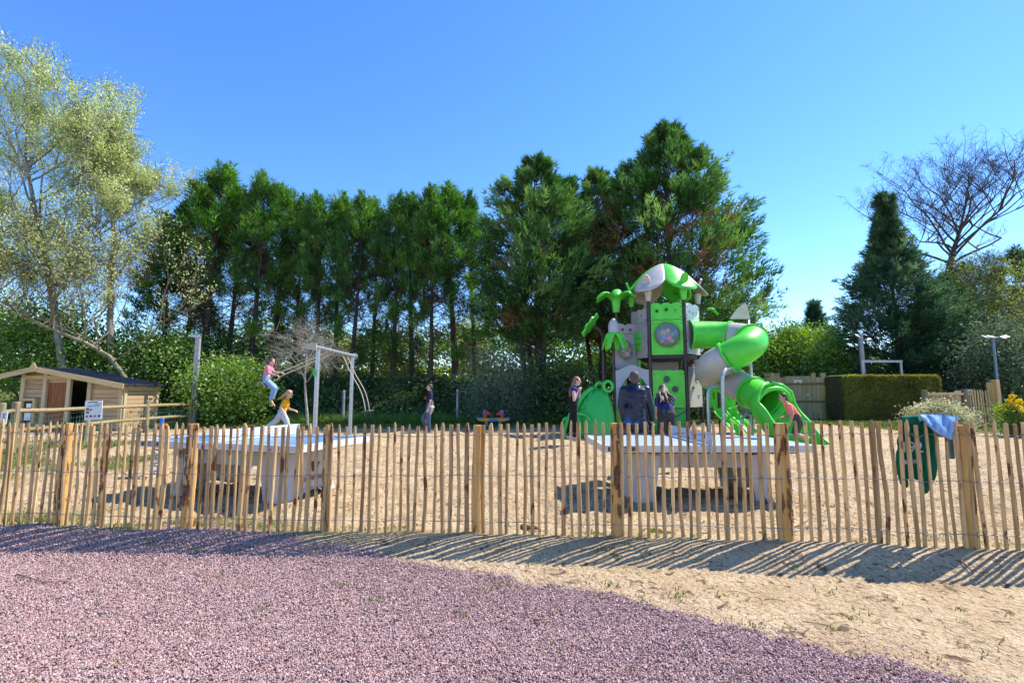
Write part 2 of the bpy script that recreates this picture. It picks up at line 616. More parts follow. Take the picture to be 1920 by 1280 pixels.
gi = ng.nodes.new('NodeGroupInput'); go = ng.nodes.new('NodeGroupOutput')
ico = ng.nodes.new('GeometryNodeMeshIcoSphere'); ico.inputs['Radius'].default_value = .0058; ico.inputs['Subdivisions'].default_value = 1
cub = ng.nodes.new('GeometryNodeMeshCube'); cub.inputs['Size'].default_value = (.0092, .0092, .0092)
def setm(src):
    s = ng.nodes.new('GeometryNodeSetMaterial'); s.inputs['Material'].default_value = stone_mat
    ng.links.new(src, s.inputs[0]); 
    f = ng.nodes.new('GeometryNodeSetShadeSmooth'); f.inputs['Shade Smooth'].default_value = False
    ng.links.new(s.outputs[0], f.inputs[0])
    return f.outputs[0]
gti = ng.nodes.new('GeometryNodeGeometryToInstance')
ng.links.new(setm(ico.outputs['Mesh']), gti.inputs[0]); ng.links.new(setm(cub.outputs['Mesh']), gti.inputs[0])
iop = ng.nodes.new('GeometryNodeInstanceOnPoints')
iop.inputs['Pick Instance'].default_value = True
ng.links.new(gi.outputs[0], iop.inputs['Points']); ng.links.new(gti.outputs[0], iop.inputs['Instance'])
ri = ng.nodes.new('FunctionNodeRandomValue'); ri.data_type = 'INT'
ri.inputs['Min'].default_value = 0 if not hasattr(ri.inputs['Min'], 'foo') else 0
for s in ri.inputs:
    if s.type == 'INT' and s.name == 'Min': s.default_value = 0
    if s.type == 'INT' and s.name == 'Max': s.default_value = 1
    if s.name == 'Seed': s.default_value = 5
ng.links.new([s for s in ri.outputs if s.type == 'INT'][0], iop.inputs['Instance Index'])
def rvec(lo, hi, seed):
    rv_ = ng.nodes.new('FunctionNodeRandomValue'); rv_.data_type = 'FLOAT_VECTOR'
    for s in rv_.inputs:
        if s.type == 'VECTOR' and s.name == 'Min': s.default_value = lo
        if s.type == 'VECTOR' and s.name == 'Max': s.default_value = hi
        if s.name == 'Seed': s.default_value = seed
    return [s for s in rv_.outputs if s.type == 'VECTOR'][0]
ng.links.new(rvec((0, 0, 0), (6.28, 6.28, 6.28), 1), iop.inputs['Rotation'])
ng.links.new(rvec((.4, .4, .3), (1.75, 1.25, .85), 2), iop.inputs['Scale'])
ng.links.new(iop.outputs[0], go.inputs[0])
md = gravel.modifiers.new('scatter', 'NODES'); md.node_group = ng

# ---------------------------------------------------------------- grass
def blades(name, pos, h, w, mat, label, tint=None, seed=1, lean=.5):
    q = np.random.default_rng(seed)
    n = len(pos)
    a = q.uniform(0, 2 * np.pi, n); L = h * q.uniform(.5, 1.3, n)
    dx = np.cos(a); dy = np.sin(a)
    la = q.uniform(0, 2 * np.pi, n); ll = q.uniform(.1, 1, n) * lean * L
    v0 = pos + np.stack([dx * w, dy * w, 0 * a - .005], 1)
    v1 = pos - np.stack([dx * w, dy * w, 0 * a + .005], 1)
    v2 = pos + np.stack([np.cos(la) * ll, np.sin(la) * ll, L], 1)
    V = np.stack([v0, v1, v2], 1).reshape(-1, 3)
    F = np.arange(3 * n).reshape(-1, 3)
    t = np.repeat(q.random(n) if tint is None else tint, 3)
    o = link(name, arr_mesh(name, V, F, mat, t))
    tag(o, label, 'grass', kind='stuff')
    return o
grass_mat = leaf('grass_blade', (.07, .12, .02), (.13, .20, .035), (.30, .30, .10), trans=.3)
q = np.random.default_rng(5)
n = 260000
x = q.uniform(-17, 20, n); y = 4.2 + 18 * q.random(n) ** 1.6
gm = grass_mask(x, y)
k = (gm > .15) & (q.random(n) < gm * .9) & (np.abs(x) < 1.25 * y + .5) & (gravel_mask(x, y) < .05)
x = x[k]; y = y[k]
pos = np.stack([x, y, ground_z(x, y)], 1)
blades('grass', pos, .055 + .009 * y[:, None].ravel() * .5, .003 + .0009 * y, grass_mat, 'patchy short grass along the fences and under the trees', seed=8) if False else None
hh = .028 + .004 * np.clip(y - 4, 0, 16)
def blades_var(name, pos, hh, mat, label, seed):
    q = np.random.default_rng(seed); n = len(pos)
    a = q.uniform(0, 2 * np.pi, n); L = hh * q.uniform(.5, 1.4, n); w = .0028 + .0009 * pos[:, 1]
    la = q.uniform(0, 2 * np.pi, n); ll = q.uniform(.1, .8, n) * L
    z = np.zeros(n)
    V = np.stack([pos + np.stack([np.cos(a) * w, np.sin(a) * w, z - .006], 1), pos - np.stack([np.cos(a) * w, np.sin(a) * w, z + .006], 1),
                  pos + np.stack([np.cos(la) * ll, np.sin(la) * ll, L], 1)], 1).reshape(-1, 3)
    o = link(name, arr_mesh(name, V, np.arange(3 * n).reshape(-1, 3), mat, np.repeat(q.random(n), 3)))
    return tag(o, label, 'grass', kind='stuff')
blades_var('grass', pos, hh, grass_mat, 'patchy short grass along the fences and under the trees', 8)
# sparse weeds in the sand
w = []
for i in range(110):
    cx_ = q.uniform(-1.2, 1.2); cy_ = q.uniform(2.6, 6.0)
    cx_ *= cy_
    if gravel_mask(np.array([cx_]), np.array([cy_]))[0] > .5 and q.random() > .25: continue
    m_ = int(q.integers(5, 26)); s_ = q.uniform(.015, .07)
    w.append(np.stack([cx_ + q.normal(0, s_, m_), cy_ + q.normal(0, s_, m_)], 1))
for (u_, v_, m_, s_) in ((1238, 1020, 160, .07), (1225, 1012, 60, .05), (1120, 1028, 40, .05), (940, 1098, 40, .05), (905, 1108, 30, .04), (1145, 1100, 30, .04), (1260, 1120, 30, .05)):
    p_ = PZ(u_, v_, -.08)
    w.append(np.stack([p_.x + q.normal(0, s_, m_), p_.y + q.normal(0, s_, m_)], 1))
w = np.concatenate(w)
pos = np.stack([w[:, 0], w[:, 1], ground_z(w[:, 0], w[:, 1])], 1)
blades_var('weeds', pos, np.full(len(pos), .024), grass_mat, 'sparse green weeds sprouting from sand and gravel', 9)
# ================================================================== chestnut paling fence
picket_mat = wood('split_chestnut', (.33, .18, .068), (.67, .435, .195), 'Z', 7, stain=(.15, .05, .018), stain_lo=.61, rnd=.27)
post_mat = wood('debarked_post', (.50, .23, .05), (.70, .40, .13), 'Z', 6, stain=(.20, .065, .018), stain_lo=.57, rnd=.14)
wire_mat = simple('galvanised_wire', (.20, .20, .21), .6, .2, 40, metal=.3)

def picket_mesh(i):
    q = random.Random(100 + i)
    H = 1.12
    w = q.uniform(.0165, .0245); t = q.uniform(.012, .017)
    ns = 6
    base = []
    for k in range(ns):
        a = 2 * math.pi * k / ns + q.uniform(-.2, .2)
        base.append((math.cos(a) * w * q.uniform(.85, 1.1), math.sin(a) * t * q.uniform(.85, 1.1)))
    rows = 11
    pts = []
    bx = by = 0
    off = []
    amp = q.choice([.002, .004, .006, .010])
    ph = q.uniform(0, 6); fr = q.uniform(2.5, 7)
    kn = q.uniform(.2, .8)
    for r in range(rows + 1):
        z = -.06 + (H - .075 + .06) * r / rows
        dx = amp * math.sin(ph + fr * z) + q.uniform(-.0015, .0015)
        dy = .5 * amp * math.sin(ph * 1.7 + fr * .8 * z)
        s = 1 + q.uniform(-.06, .06) + .22 * math.exp(-((z / H - kn) / .035) ** 2) * (1 if amp > .005 else 0)
        off.append((dx, dy, z, s))
    # tapered, axe-cut point
    dx, dy, z, s = off[-1]
    tip = q.uniform(.20, .5)
    cut = q.choice([1, 1, 1, 0])
    if cut:
        off.append((dx + q.uniform(-.002, .002), dy, z + .035, .86))
        off.append((dx + q.uniform(-.004, .004), dy, z + q.uniform(.066, .08), tip))
    else:
        off.append((dx, dy, z + .05, .95))
    v, f = [], []
    for dx, dy, z, s in off:
        for x, y in base:
            v.append((dx + x * s, dy + y * (s if s < .9 else 1), z))
    n = len(off)
    for r in range(n - 1):
        for k in range(ns):
            f.append((r * ns + k, r * ns + (k + 1) % ns, (r + 1) * ns + (k + 1) % ns, (r + 1) * ns + k))
    f.append(tuple(range(ns))[::-1])
    f.append(tuple((n - 1) * ns + k for k in range(ns)))
    mb = MB(); mb.add(v, f)
    return mb.mesh('picket', picket_mat)
PK = [picket_mesh(i) for i in range(16)]

tops = [25, 80, 125, 177, 232, 293, 330, 382, 438, 492, 528, 575, 628, 683, 712, 768, 806, 838, 905, 957, 1000, 1055, 1110, 1167, 1216, 1262, 1328,
        1380, 1432, 1480, 1541, 1590, 1632, 1690, 1740, 1792, 1838, 1890]
tu = [t / 4 for t in tops]
tu += [480 + t / 4 for t in (38, 108, 150, 205, 252, 318, 360, 408, 470, 535, 572, 630, 686, 750, 812, 872, 928, 990, 1043, 1100, 1156, 1210, 1275,
        1350, 1407, 1463, 1520, 1587, 1645, 1708, 1770, 1832, 1886)]
tu += [960 + t / 4 for t in (37, 97, 148, 203, 257, 320, 379, 438, 497, 560, 620, 680, 745, 810, 868, 932, 998, 1057, 1120, 1180, 1246, 1310, 1370,
        1442, 1510, 1578, 1652, 1716, 1776, 1848, 1910)]
tu += [1440 + t / 4 for t in (60, 135, 208, 277, 340, 413, 472, 552, 630, 703, 777, 840, 918, 982, 1048, 1108, 1180, 1258, 1325, 1400, 1475, 1548, 1635,
        1700, 1782, 1863, 1915)]
u0 = tu[0]
tu = [u0 - 12.6 * k + random.uniform(-2, 2) for k in range(22, 0, -1)] + tu
tu += [tu[-1] + 19 * k + random.uniform(-2, 2) for k in range(1, 42)]
ttop_u = np.array([-800, 0, 240, 480, 900, 1150, 1440, 1600, 1780, 1920, 2600], float)
ttop_v = np.array([782, 788, 793, 795, 791, 788, 788, 785, 786, 789, 800], float)

fence = thing('paling_fence', (0, 4.8, 0), 'long split chestnut paling fence wired together across the foreground', 'fence')
fline = []
rp = random.Random(3)
for i, u in enumerate(tu):
    Y = float(np.interp(u, _FU, _FY))
    v = float(np.interp(u, ttop_u, ttop_v)) + rp.uniform(-3.0, 3.0)
    if abs(u - (1440 + 1108 / 4)) < 1: v += 6
    top = P(u, v, Y)
    x = top.x
    y = float(fence_y(x)) + rp.uniform(-.006, .006)
    zb = gz(x, y)
    o = link('picket', PK[i % 16] if rp.random() < .7 else PK[rp.randrange(16)], fence)
    o.location = (x, y, zb - .02)
    hgt = top.z - zb + .02
    s = hgt / 1.12
    rz = rp.choice([0, math.pi]) + rp.uniform(-.5, .5)
    wd = rp.uniform(.74, 1.08)
    o.scale = (wd, wd, s)
    o.rotation_euler = (rp.uniform(-.008, .008), rp.uniform(-.006, .006), rz)
    fline.append((x, y, zb, hgt))

# stakes
def stake(u, v, r, bark, lean=0.0, dy=.045, off=0):
    Y = float(np.interp(u, _FU, _FY)) + dy
    top = P(u, v, Y)
    zb = gz(top.x, Y) - .1
    q = random.Random(int(u))
    n = 12; seg = 12
    vs, fs = [], []
    for i in range(n + 1):
        t = i / n
        z = zb + (top.z - zb) * t
        for k in range(seg):
            a = 2 * math.pi * k / seg
            rr = r * (1.12 - .16 * t) * (1 + q.uniform(-.035, .035) + .05 * math.sin(3 * a + off))
            vs.append((top.x + lean * (t - .5) + rr * math.cos(a) + .006 * math.sin(5 * t + off), Y + rr * math.sin(a), z))
    for i in range(n):
        for k in range(seg):
            fs.append((i * seg + k, i * seg + (k + 1) % seg, (i + 1) * seg + (k + 1) % seg, (i + 1) * seg + k))
    fs.append(tuple(n * seg + k for k in range(seg)))
    mb = MB(); mb.add(vs, fs)
    o = mb.build('stake', post_mat, fence)
    if bark:
        # strips of loose bark left on the stake
        b2 = MB()
        for s in range(34):
            a0 = bark + q.uniform(-.55, .55)
            z0 = zb + (top.z - zb) * q.uniform(.22, .95); L = q.uniform(.03, .12); wa = q.uniform(.08, .25)
            vv = []
            for zz in (z0, z0 + L * .5, z0 + L):
                for aa in (a0 - wa, a0, a0 + wa):
                    t = (zz - zb) / (top.z - zb); rr = r * (1.12 - .16 * t) + q.uniform(.004, .011)
                    vv.append((top.x + lean * (t - .5) + rr * math.cos(aa), Y + rr * math.sin(aa), zz))
            b2.add(vv, [(0, 1, 4, 3), (1, 2, 5, 4), (3, 4, 7, 6), (4, 5, 8, 7)])
        b2.build('bark', bark_strip, o)['kind'] = 'stuff'
    return o
bark_strip = simple('bark_strip', (.17, .07, .03), .9, .5, 22, bump=.6, bscale=40)
for u, v, r, bark, lean in ((-160, 800, .045, 0, 0), (128, 793, .052, -1.2, -.02), (363, 794, .050, -1.5, 0), (616, 801, .046, -1.5, 0), (895, 797, .046, 0, 0),
                            (1153, 793, .050, -1.2, 0), (1461, 793, .062, -1.0, 0), (1801, 797, .054, 0, 0), (2130, 800, .05, 0, 0), (2470, 806, .05, 0, 0)):
    stake(u, v, r, bark, lean, off=u)

# three twisted wire strands that weave past every picket
for s, frac in enumerate((.865, .505, .105)):
    pts = []
    q = random.Random(s)
    for i, (x, y, zb, h) in enumerate(fline):
        z = zb + h * frac + q.uniform(-.004, .004)
        side = -1 if (i % 2) else 1
        pts.append((x - .02, y - .022, z)); pts.append((x + .02, y - .022, z + .002))
        if i + 1 < len(fline):
            x2, y2, zb2, h2 = fline[i + 1]
            pts.append(((x + x2) / 2, (y + y2) / 2 - .004, (z + zb2 + h2 * frac) / 2 - .003))
    mb = MB(); mb.tube(pts, .0033, 5)
    mb.build('wire', wire_mat, fence)
# ================================================================== trees and shrubs
def nrm(a): return a / np.maximum(np.linalg.norm(a, axis=-1, keepdims=True), 1e-9)
class Leaves:
    def __init__(self, seed):
        self.q = np.random.default_rng(seed); self.V = []; self.T = []
    def plumes(self, C, A, L, Rr, nb, bl, bw, tint, spread=.7, jit=.35, tipt=.18):
        """feathery shoots: nb narrow blades round each axis A from C"""
        q = self.q
        C = np.asarray(C, float); n = len(C)
        if n == 0: return
        A = nrm(np.asarray(A, float)); L = np.broadcast_to(L, n); Rr = np.broadcast_to(Rr, n); tint = np.broadcast_to(tint, n)
        i = np.repeat(np.arange(n), nb); N = len(i)
        s = q.random(N) ** .85
        r = q.normal(size=(N, 3)); a = A[i]
        r = nrm(r - a * (r * a).sum(1, keepdims=True))
        rr = Rr[i] * (1 - .72 * s) * np.sqrt(q.random(N))
        base = C[i] + a * (L[i] * s)[:, None] + r * rr[:, None]
        d = nrm(a * .9 + r * spread + jit * q.normal(size=(N, 3)))
        side = nrm(np.cross(d, q.normal(size=(N, 3))))
        ln = bl * q.uniform(.6, 1.4, N); w = bw * q.uniform(.6, 1.3, N)
        V = np.stack([base + side * w[:, None], base - side * w[:, None], base + d * ln[:, None]], 1)
        t = tint[i] + q.normal(0, .08, N)
        T = np.stack([t, t, t + tipt], 1)
        self.V.append(V.reshape(-1, 3)); self.T.append(T.ravel())
    def leaves(self, C, size, tint, up=.4, flat=1.0):
        """single broad leaves, kite-shaped pairs of triangles"""
        q = self.q; C = np.asarray(C, float); n = len(C)
        if n == 0: return
        d = nrm(q.normal(size=(n, 3)) + np.array([0, 0, up]))
        s = nrm(np.cross(d, q.normal(size=(n, 3))))
        L = np.broadcast_to(size, n) * q.uniform(.6, 1.4, n); w = L * .36 * flat
        mid = C + d * (L * .45)[:, None]
        a, b, c, e = C, mid + s * w[:, None], C + d * L[:, None], mid - s * w[:, None]
        V = np.stack([a, b, c, a, c, e], 1)
        t = np.clip(np.broadcast_to(tint, n) + q.normal(0, .1, n), 0, 1)
        self.V.append(V.reshape(-1, 3)); self.T.append(np.repeat(t, 6))
    def mesh(self, name, mat):
        V = np.concatenate(self.V); T = np.clip(np.concatenate(self.T), 0, 1)
        return arr_mesh(name, V, np.arange(len(V)).reshape(-1, 3), mat, T)

bark_dark = simple('bark_dark', (.075, .055, .042), .95, .5, 7, bump=.8, bscale=30, stretch=(1, 1, .25))
bark_grey = simple('bark_grey', (.25, .23, .19), .95, .45, 6, bump=.7, bscale=26, stretch=(1, 1, .3))
bark_lichen = simple('bark_lichen', (.22, .19, .11), .95, .45, 6, bump=.7, bscale=26)
bark_pale = simple('bark_pale', (.36, .32, .26), .9, .35, 8, bump=.4, bscale=30)
leyland = leaf('leyland_foliage', (.022, .070, .012), (.062, .185, .024), (.21, .41, .06), trans=.36)
cypress = leaf('cypress_foliage', (.020, .062, .014), (.055, .155, .030), (.20, .36, .09), trans=.36)
bluefir = leaf('blue_cypress_foliage', (.026, .070, .034), (.066, .145, .065), (.20, .30, .13), trans=.36)
deadleaf = leaf('dead_foliage', (.06, .03, .015), (.17, .07, .022), (.34, .14, .035), trans=.2)
deadtwig = leaf('dead_twigs', (.035, .028, .022), (.09, .07, .055), (.20, .16, .125), trans=.0, gloss=0)
poplar = leaf('poplar_leaf', (.20, .30, .05), (.42, .52, .14), (.68, .72, .38), trans=.38)
shrubleaf = leaf('shrub_leaf', (.05, .115, .012), (.13, .25, .028), (.30, .46, .055), trans=.42, gloss=.06)
ivyleaf = leaf('ivy_leaf', (.035, .07, .015), (.085, .15, .03), (.19, .27, .06), trans=.36, gloss=.06)
greyleaf = leaf('grey_leaf', (.075, .115, .055), (.17, .23, .12), (.32, .38, .23), trans=.36)
springleaf = leaf('spring_leaf', (.14, .20, .03), (.30, .38, .06), (.52, .58, .15), trans=.42)
varleaf = leaf('variegated_leaf', (.10, .13, .05), (.40, .40, .20), (.72, .70, .45), trans=.25)
yellowflower = leaf('yellow_flower', (.45, .30, .01), (.75, .52, .01), (.85, .65, .03), trans=.3)

class Wood:
    """branches as tapering tubes, collected into one mesh"""
    def __init__(self): self.mb = MB()
    def limb(self, pts, r0, r1, seg=6):
        n = len(pts)
        self.mb.tube(pts, [r0 + (r1 - r0) * i / (n - 1) for i in range(n)], seg, caps=False)

def row_conifer(seed, H, Rc, sparse=1.0):
    """tall clipped-up conifer: bare stem, puffs of upright shoots, dense head. Local, base at 0"""
    q = np.random.default_rng(seed); L = Leaves(seed + 1); D = Leaves(seed + 2); W = Wood(); B = Leaves(seed + 3)
    stems = q.integers(1, 3)
    ax = []
    for s in range(stems):
        a = q.uniform(0, 6.28); o = .0 if s == 0 else .35
        pts = [Vector((o * math.cos(a) * (1 + t * .8) + .10 * math.sin(3 * t + a), o * math.sin(a) * (1 + t * .8) + .10 * math.cos(4 * t), H * t * (1 if s == 0 else .86))) for t in np.linspace(0, .97, 9)]
        pts[0].z = -.4
        W.limb(pts, .15 if s == 0 else .11, .02, 7); ax.append(pts)
    def stem_at(t, s):
        p = ax[s]; x = min(max(t / (.97 if s == 0 else .97 * .86), 0), .999) * 8; i = int(x)
        return p[i].lerp(p[i + 1], x - i)
    C = []; A = []; TT = []; LL = []; RR_ = []
    nbr = 105
    for k in range(nbr):
        t = .12 + .86 * (k + q.random()) / nbr
        dens = np.clip((t - .14) / .45, .24, .92) * sparse
        s = int(q.integers(0, stems)) if t < .8 else 0
        a = k * 2.399 + q.normal(0, .3)
        prof = Rc * (np.interp(t, [0, .3, .5, .68, .82, .93, 1.0], [.80, 1.0, 1.0, .84, .48, .20, .04]))
        Lb = prof * q.uniform(.75, 1.1)
        p0 = stem_at(t - .03, s)
        tip = p0 + Vector((math.cos(a) * Lb, math.sin(a) * Lb, Lb * q.uniform(.35, .8)))
        mid = p0.lerp(tip, .55) + Vector((0, 0, -.10 * Lb))
        W.limb([p0, mid, tip], .022, .006, 4)
        if q.random() < dens:
            npf = int(q.integers(5, 9)) if t > .45 else int(q.integers(4, 8))
            tone = .10 + .55 * q.random()
            for j in range(npf):
                f = q.uniform(.72, 1.10)
                c = p0.lerp(tip, f) + Vector(q.normal(0, .12, 3))
                C.append(c); A.append((math.cos(a) * .38 + q.normal(0, .16), math.sin(a) * .38 + q.normal(0, .16), 1.0)); TT.append(tone + .12 * q.normal())
                LL.append(q.uniform(.45, .8)); RR_.append(q.uniform(.16, .26))
        if q.random() < .25 and t < .75:
            D.plumes([p0.lerp(tip, q.uniform(.4, 1.0))], [(math.cos(a), math.sin(a), -.2)], .35, .16, 26, .13, .011, .2 + .6 * q.random(), spread=.9, jit=.6)
        # fine bare twigs
        m = 5 if t < .62 else 2
        cc = np.array([p0.lerp(tip, q.uniform(.2, 1)) for _ in range(m)])
        B.plumes(cc, nrm(q.normal(size=(m, 3)) + np.array([math.cos(a), math.sin(a), .1])), .3, .12, 7, .45, .006, .4 + .3 * q.random(), spread=.8, jit=.5, tipt=0)
    # head
    for k in range(26):
        z = H * (.86 + .19 * k / 25); a = q.uniform(0, 6.28); r = Rc * .34 * (1 - k / 26) ** 1.15
        C.append((r * math.cos(a), r * math.sin(a), z - .45)); A.append((.24 * math.cos(a), .24 * math.sin(a), 1)); TT.append(.25 + .4 * q.random()); LL.append(.6 - .01 * k); RR_.append(.17 - .004 * k)
    L.plumes(C, A, np.array(LL), np.array(RR_), 38, .195, .022, np.array(TT), spread=.5, jit=.22)
    return W.mb.mesh('trunk', bark_dark, True), L.mesh('crown', leyland), D.mesh('dead_foliage', deadleaf), B.mesh('twigs', deadtwig)

ROW_H = 11.0
ROWV = [row_conifer(300 + 11 * i, ROW_H, 1.28 if i != 2 else 1.42) for i in range(6)]
row = [  # column of the stem, column and row of the tip, metres ahead
    (300, 310, 395, 23.6), (352, 345, 335, 25.2), (384, 378, 292, 24.0), (425, 432, 338, 25.0), (470, 486, 308, 23.8), (520, 519, 332, 24.6), (556, 555, 350, 25.4), (594, 590, 346, 24.2),
    (628, 628, 350, 25.2), (662, 652, 338, 24.0), (700, 690, 356, 25.3), (732, 733, 338, 24.3), (770, 774, 352, 25.0), (806, 806, 331, 23.9), (850, 850, 324, 24.6), (890, 884, 345, 25.4)]
ordn = ['first', 'second', 'third', 'fourth', 'fifth', 'sixth', 'seventh', 'eighth', 'ninth', 'tenth', 'eleventh', 'twelfth', 'thirteenth', 'fourteenth', 'fifteenth', 'sixteenth']
rq = random.Random(77)
for i, (ub, ut, vt, Y) in enumerate(row):
    top = P(ut, vt, Y); bx = P(ub, 700, Y).x
    zb = gz(bx, Y)
    T = thing('row_conifer', (bx, Y, zb), '%s tall dark green conifer from the left in the row behind the swing' % ordn[i], 'conifer', 'conifers in the row behind the swing', rq.uniform(0, 6.28))
    sz = (top.z - zb - .8) / ROW_H
    sx = sz * rq.uniform(.95, 1.15) * (1.35 if i in (0, 2, 14) else 1.0)
    T.scale = (sx, sx, sz); T.rotation_euler = (rq.uniform(-.03, .03), rq.uniform(-.03, .03), T.rotation_euler[2])
    for nm, meh in zip(('trunk', 'crown', 'dead_foliage', 'twigs'), ROWV[i % 6]):
        o = bpy.data.objects.new(nm, meh); col.objects.link(o); o.parent = T
        if nm in ('dead_foliage', 'twigs', 'crown'): o['kind'] = 'stuff'

def big_cypress(name, u, vtop, Y, Rm, label, seed, mat, nclus, prof, dead=.12, nb=52, group=None, droop=0.0, stems=4, blen=.24, lean=0.0, tone=.42, bl=.20):
    """broad conifer: stems, rising limbs, feathery sprays in clumps with gaps"""
    q = np.random.default_rng(seed); L = Leaves(seed + 1); D = Leaves(seed + 2); W = Wood(); B = Leaves(seed + 5)
    top = P(u, vtop, Y); zb = gz(top.x, Y); H = top.z - zb - .72 * (1 + .012 * Y)
    Rm = Rm - .45
    base = Vector((top.x - lean, Y, zb))
    for s in range(stems):
        a = s * 6.28 / max(stems, 1) + .5; o = .45 if s else 0
        pts = [base + Vector((lean * t + o * math.cos(a) * (1 + 1.6 * t), o * math.sin(a) * (1 + 1.6 * t), H * t * (1 if s == 0 else .72))) + Vector((.08 * math.sin(5 * t + s), 0, 0)) for t in np.linspace(0, .95, 9)]
        pts[0].z -= .4
        W.limb(pts, .20 if s == 0 else .15, .02, 8)
    pt = np.array(prof)
    C = []; A = []; LL = []; TT = []; RR_ = []
    for k in range(nclus):
        t = pt[0, 0] + (1 - pt[0, 0]) * ((k + q.random()) / nclus) ** 1.08
        a = k * 2.399 + q.normal(0, .35)
        r = Rm * np.interp(t, pt[:, 0], pt[:, 1]) * (q.uniform(.55, 1.08) if q.random() < .78 else q.uniform(.2, .6))
        z = H * t
        c = base + Vector((lean * t + math.cos(a) * r, math.sin(a) * r, z))
        p0 = base + Vector((lean * t, 0, max(z - r * .75, .5)))
        W.limb([p0, p0.lerp(c, .5) + Vector((0, 0, -.1 * r)), c], .035, .008, 4)
        out_ = np.array([math.cos(a), math.sin(a), 0])
        m = int(q.integers(10, 17))
        tn = tone + .22 * q.normal()
        sc_ = float(np.clip((1.04 - t) * 2.3, .28, 1)); m = max(5, int(m * (.5 + .5 * sc_)))
        cs = np.array(c) + q.normal(0, 1, (m, 3)) * np.array([.32, .32, .24]) * (.75 + .35 * min(1, r / 2)) * sc_
        ax_ = nrm(out_ * (.75 + .4 * droop) + np.array([0, 0, .62 - droop]) + q.normal(0, .25, (m, 3)))
        isd = (q.random() < dead) and (r < Rm * .75 or q.random() < .5) and t < .72
        ln = q.uniform(.55, 1.05, m) * (.35 + .65 * sc_)
        if isd:
            D.plumes(cs, ax_, ln * .8, .2, int(nb * .6), blen * .9, .012, np.clip(q.normal(.5, .25, m), 0, 1), spread=.7, jit=.5)
        else:
            C.append(cs); A.append(ax_); LL.append(ln); TT.append(np.full(m, tn) + q.normal(0, .06, m)); RR_.append(q.uniform(.14, .24, m))
        mm = 4
        B.plumes(np.array([p0.lerp(c, x) for x in q.uniform(.2, .95, mm)]), nrm(out_ + q.normal(0, .5, (mm, 3))), .4, .15, 6, .55, .006, .35 + .3 * q.random(), spread=.8, jit=.5, tipt=0)
    # pointed head
    lead = [(0.0, 0.0, 1.05)] + ([(Rm * q.uniform(.25, .6) * math.cos(a_), Rm * .4 * math.sin(a_), np.interp(.5, [0, 1], [.80, .96]) + q.uniform(-.06, .05)) for a_ in q.uniform(0, 6.28, 6)] if stems > 1 else [])
    for lx, ly, lt in lead:
        for k in range(20):
            z = H * (lt - .17 + .17 * k / 19); a = q.uniform(0, 6.28); r = .42 * (1 - k / 20) * (.8 if stems == 1 else 1)
            C.append(np.array([[base.x + lean + lx + r * math.cos(a), Y + ly + r * math.sin(a), zb + z - .35]])); A.append(np.array([[(.35 + .6 * (stems == 1)) * math.cos(a), .35 * math.sin(a), 1]])); LL.append(np.array([.55 - .012 * k])); TT.append(np.array([tone + .12 * q.normal()])); RR_.append(np.array([.15 - .004 * k]))
    L.plumes(np.concatenate(C), np.concatenate(A), np.concatenate(LL), np.concatenate(RR_), int(nb * .55), bl * 1.25, .030, np.concatenate(TT), spread=.42, jit=.22, tipt=.22)
    T = thing(name, base, label, 'conifer', group)
    W.mb.build('trunk', bark_dark, T, True)
    for nm, me_ in (('crown', L.mesh('crown', mat)), ('twigs', B.mesh('twigs', deadtwig))) + ((('dead_foliage', D.mesh('dead_foliage', deadleaf)),) if D.V else ()):
        link(nm, me_, T)['kind'] = 'stuff'
    return T
PF1 = [(.30, .50), (.40, .85), (.48, .97), (.6, 1.0), (.75, .92), (.88, .62), (.96, .28), (1, .06)]
PF2 = [(.24, .55), (.29, .95), (.36, 1.0), (.5, .95), (.65, .80), (.8, .55), (.92, .26), (1, .05)]
big_cypress('cypress_tree', 1005, 276, 21.5, 2.75, 'broad rounded cypress with rusty patches left of the play tower roof', 501, cypress, 165, PF1, .24, stems=4)
big_cypress('cypress_tree', 1246, 216, 22.5, 4.35, 'tallest dark cypress rising straight behind the play tower', 502, cypress, 310, PF2, .26, stems=5, nb=48)
big_cypress('cypress_tree', 1120, 300, 24.0, 2.2, 'dark cypress squeezed between the two broad ones behind the tower', 503, cypress, 110, PF1, .2, stems=3)
PF3 = [(.08, .85), (.2, 1.0), (.34, .95), (.46, .74), (.58, .46), (.70, .22), (.82, .07), (.94, .02), (1, .0)]
big_cypress('blue_conifer', 1656, 345, 28.5, 3.65, 'blue-green conifer with drooping branches above the clipped hedge', 504, bluefir, 225, PF3, .05, droop=.22, stems=1, nb=56, tone=.36, bl=.22)
big_cypress('distant_conifer', 1524, 548, 40, 2.6, 'small blue-green conifer far behind the wooden gate', 505, bluefir, 95, PF3, 0, droop=.1, stems=1, tone=.36, bl=.26, nb=40)
big_cypress('distant_conifer', 1478, 605, 43, 2.9, 'low rounded blue conifer beside the slide, far behind', 506, bluefir, 90, PF2, 0, droop=.1, stems=1, tone=.36, bl=.28, nb=40)
big_cypress('distant_conifer', 1905, 450, 42, 3.6, 'dark conifer at the right edge behind the bare tree', 507, bluefir, 120, PF2, .1, droop=.1, stems=1, tone=.33, bl=.28, nb=40)
big_cypress('brown_cypress', 1762, 500, 30.0, 2.6, 'half dead cypress with rust brown branches behind the hedge', 508, cypress, 140, PF2, .55, stems=2, nb=44, droop=.15)

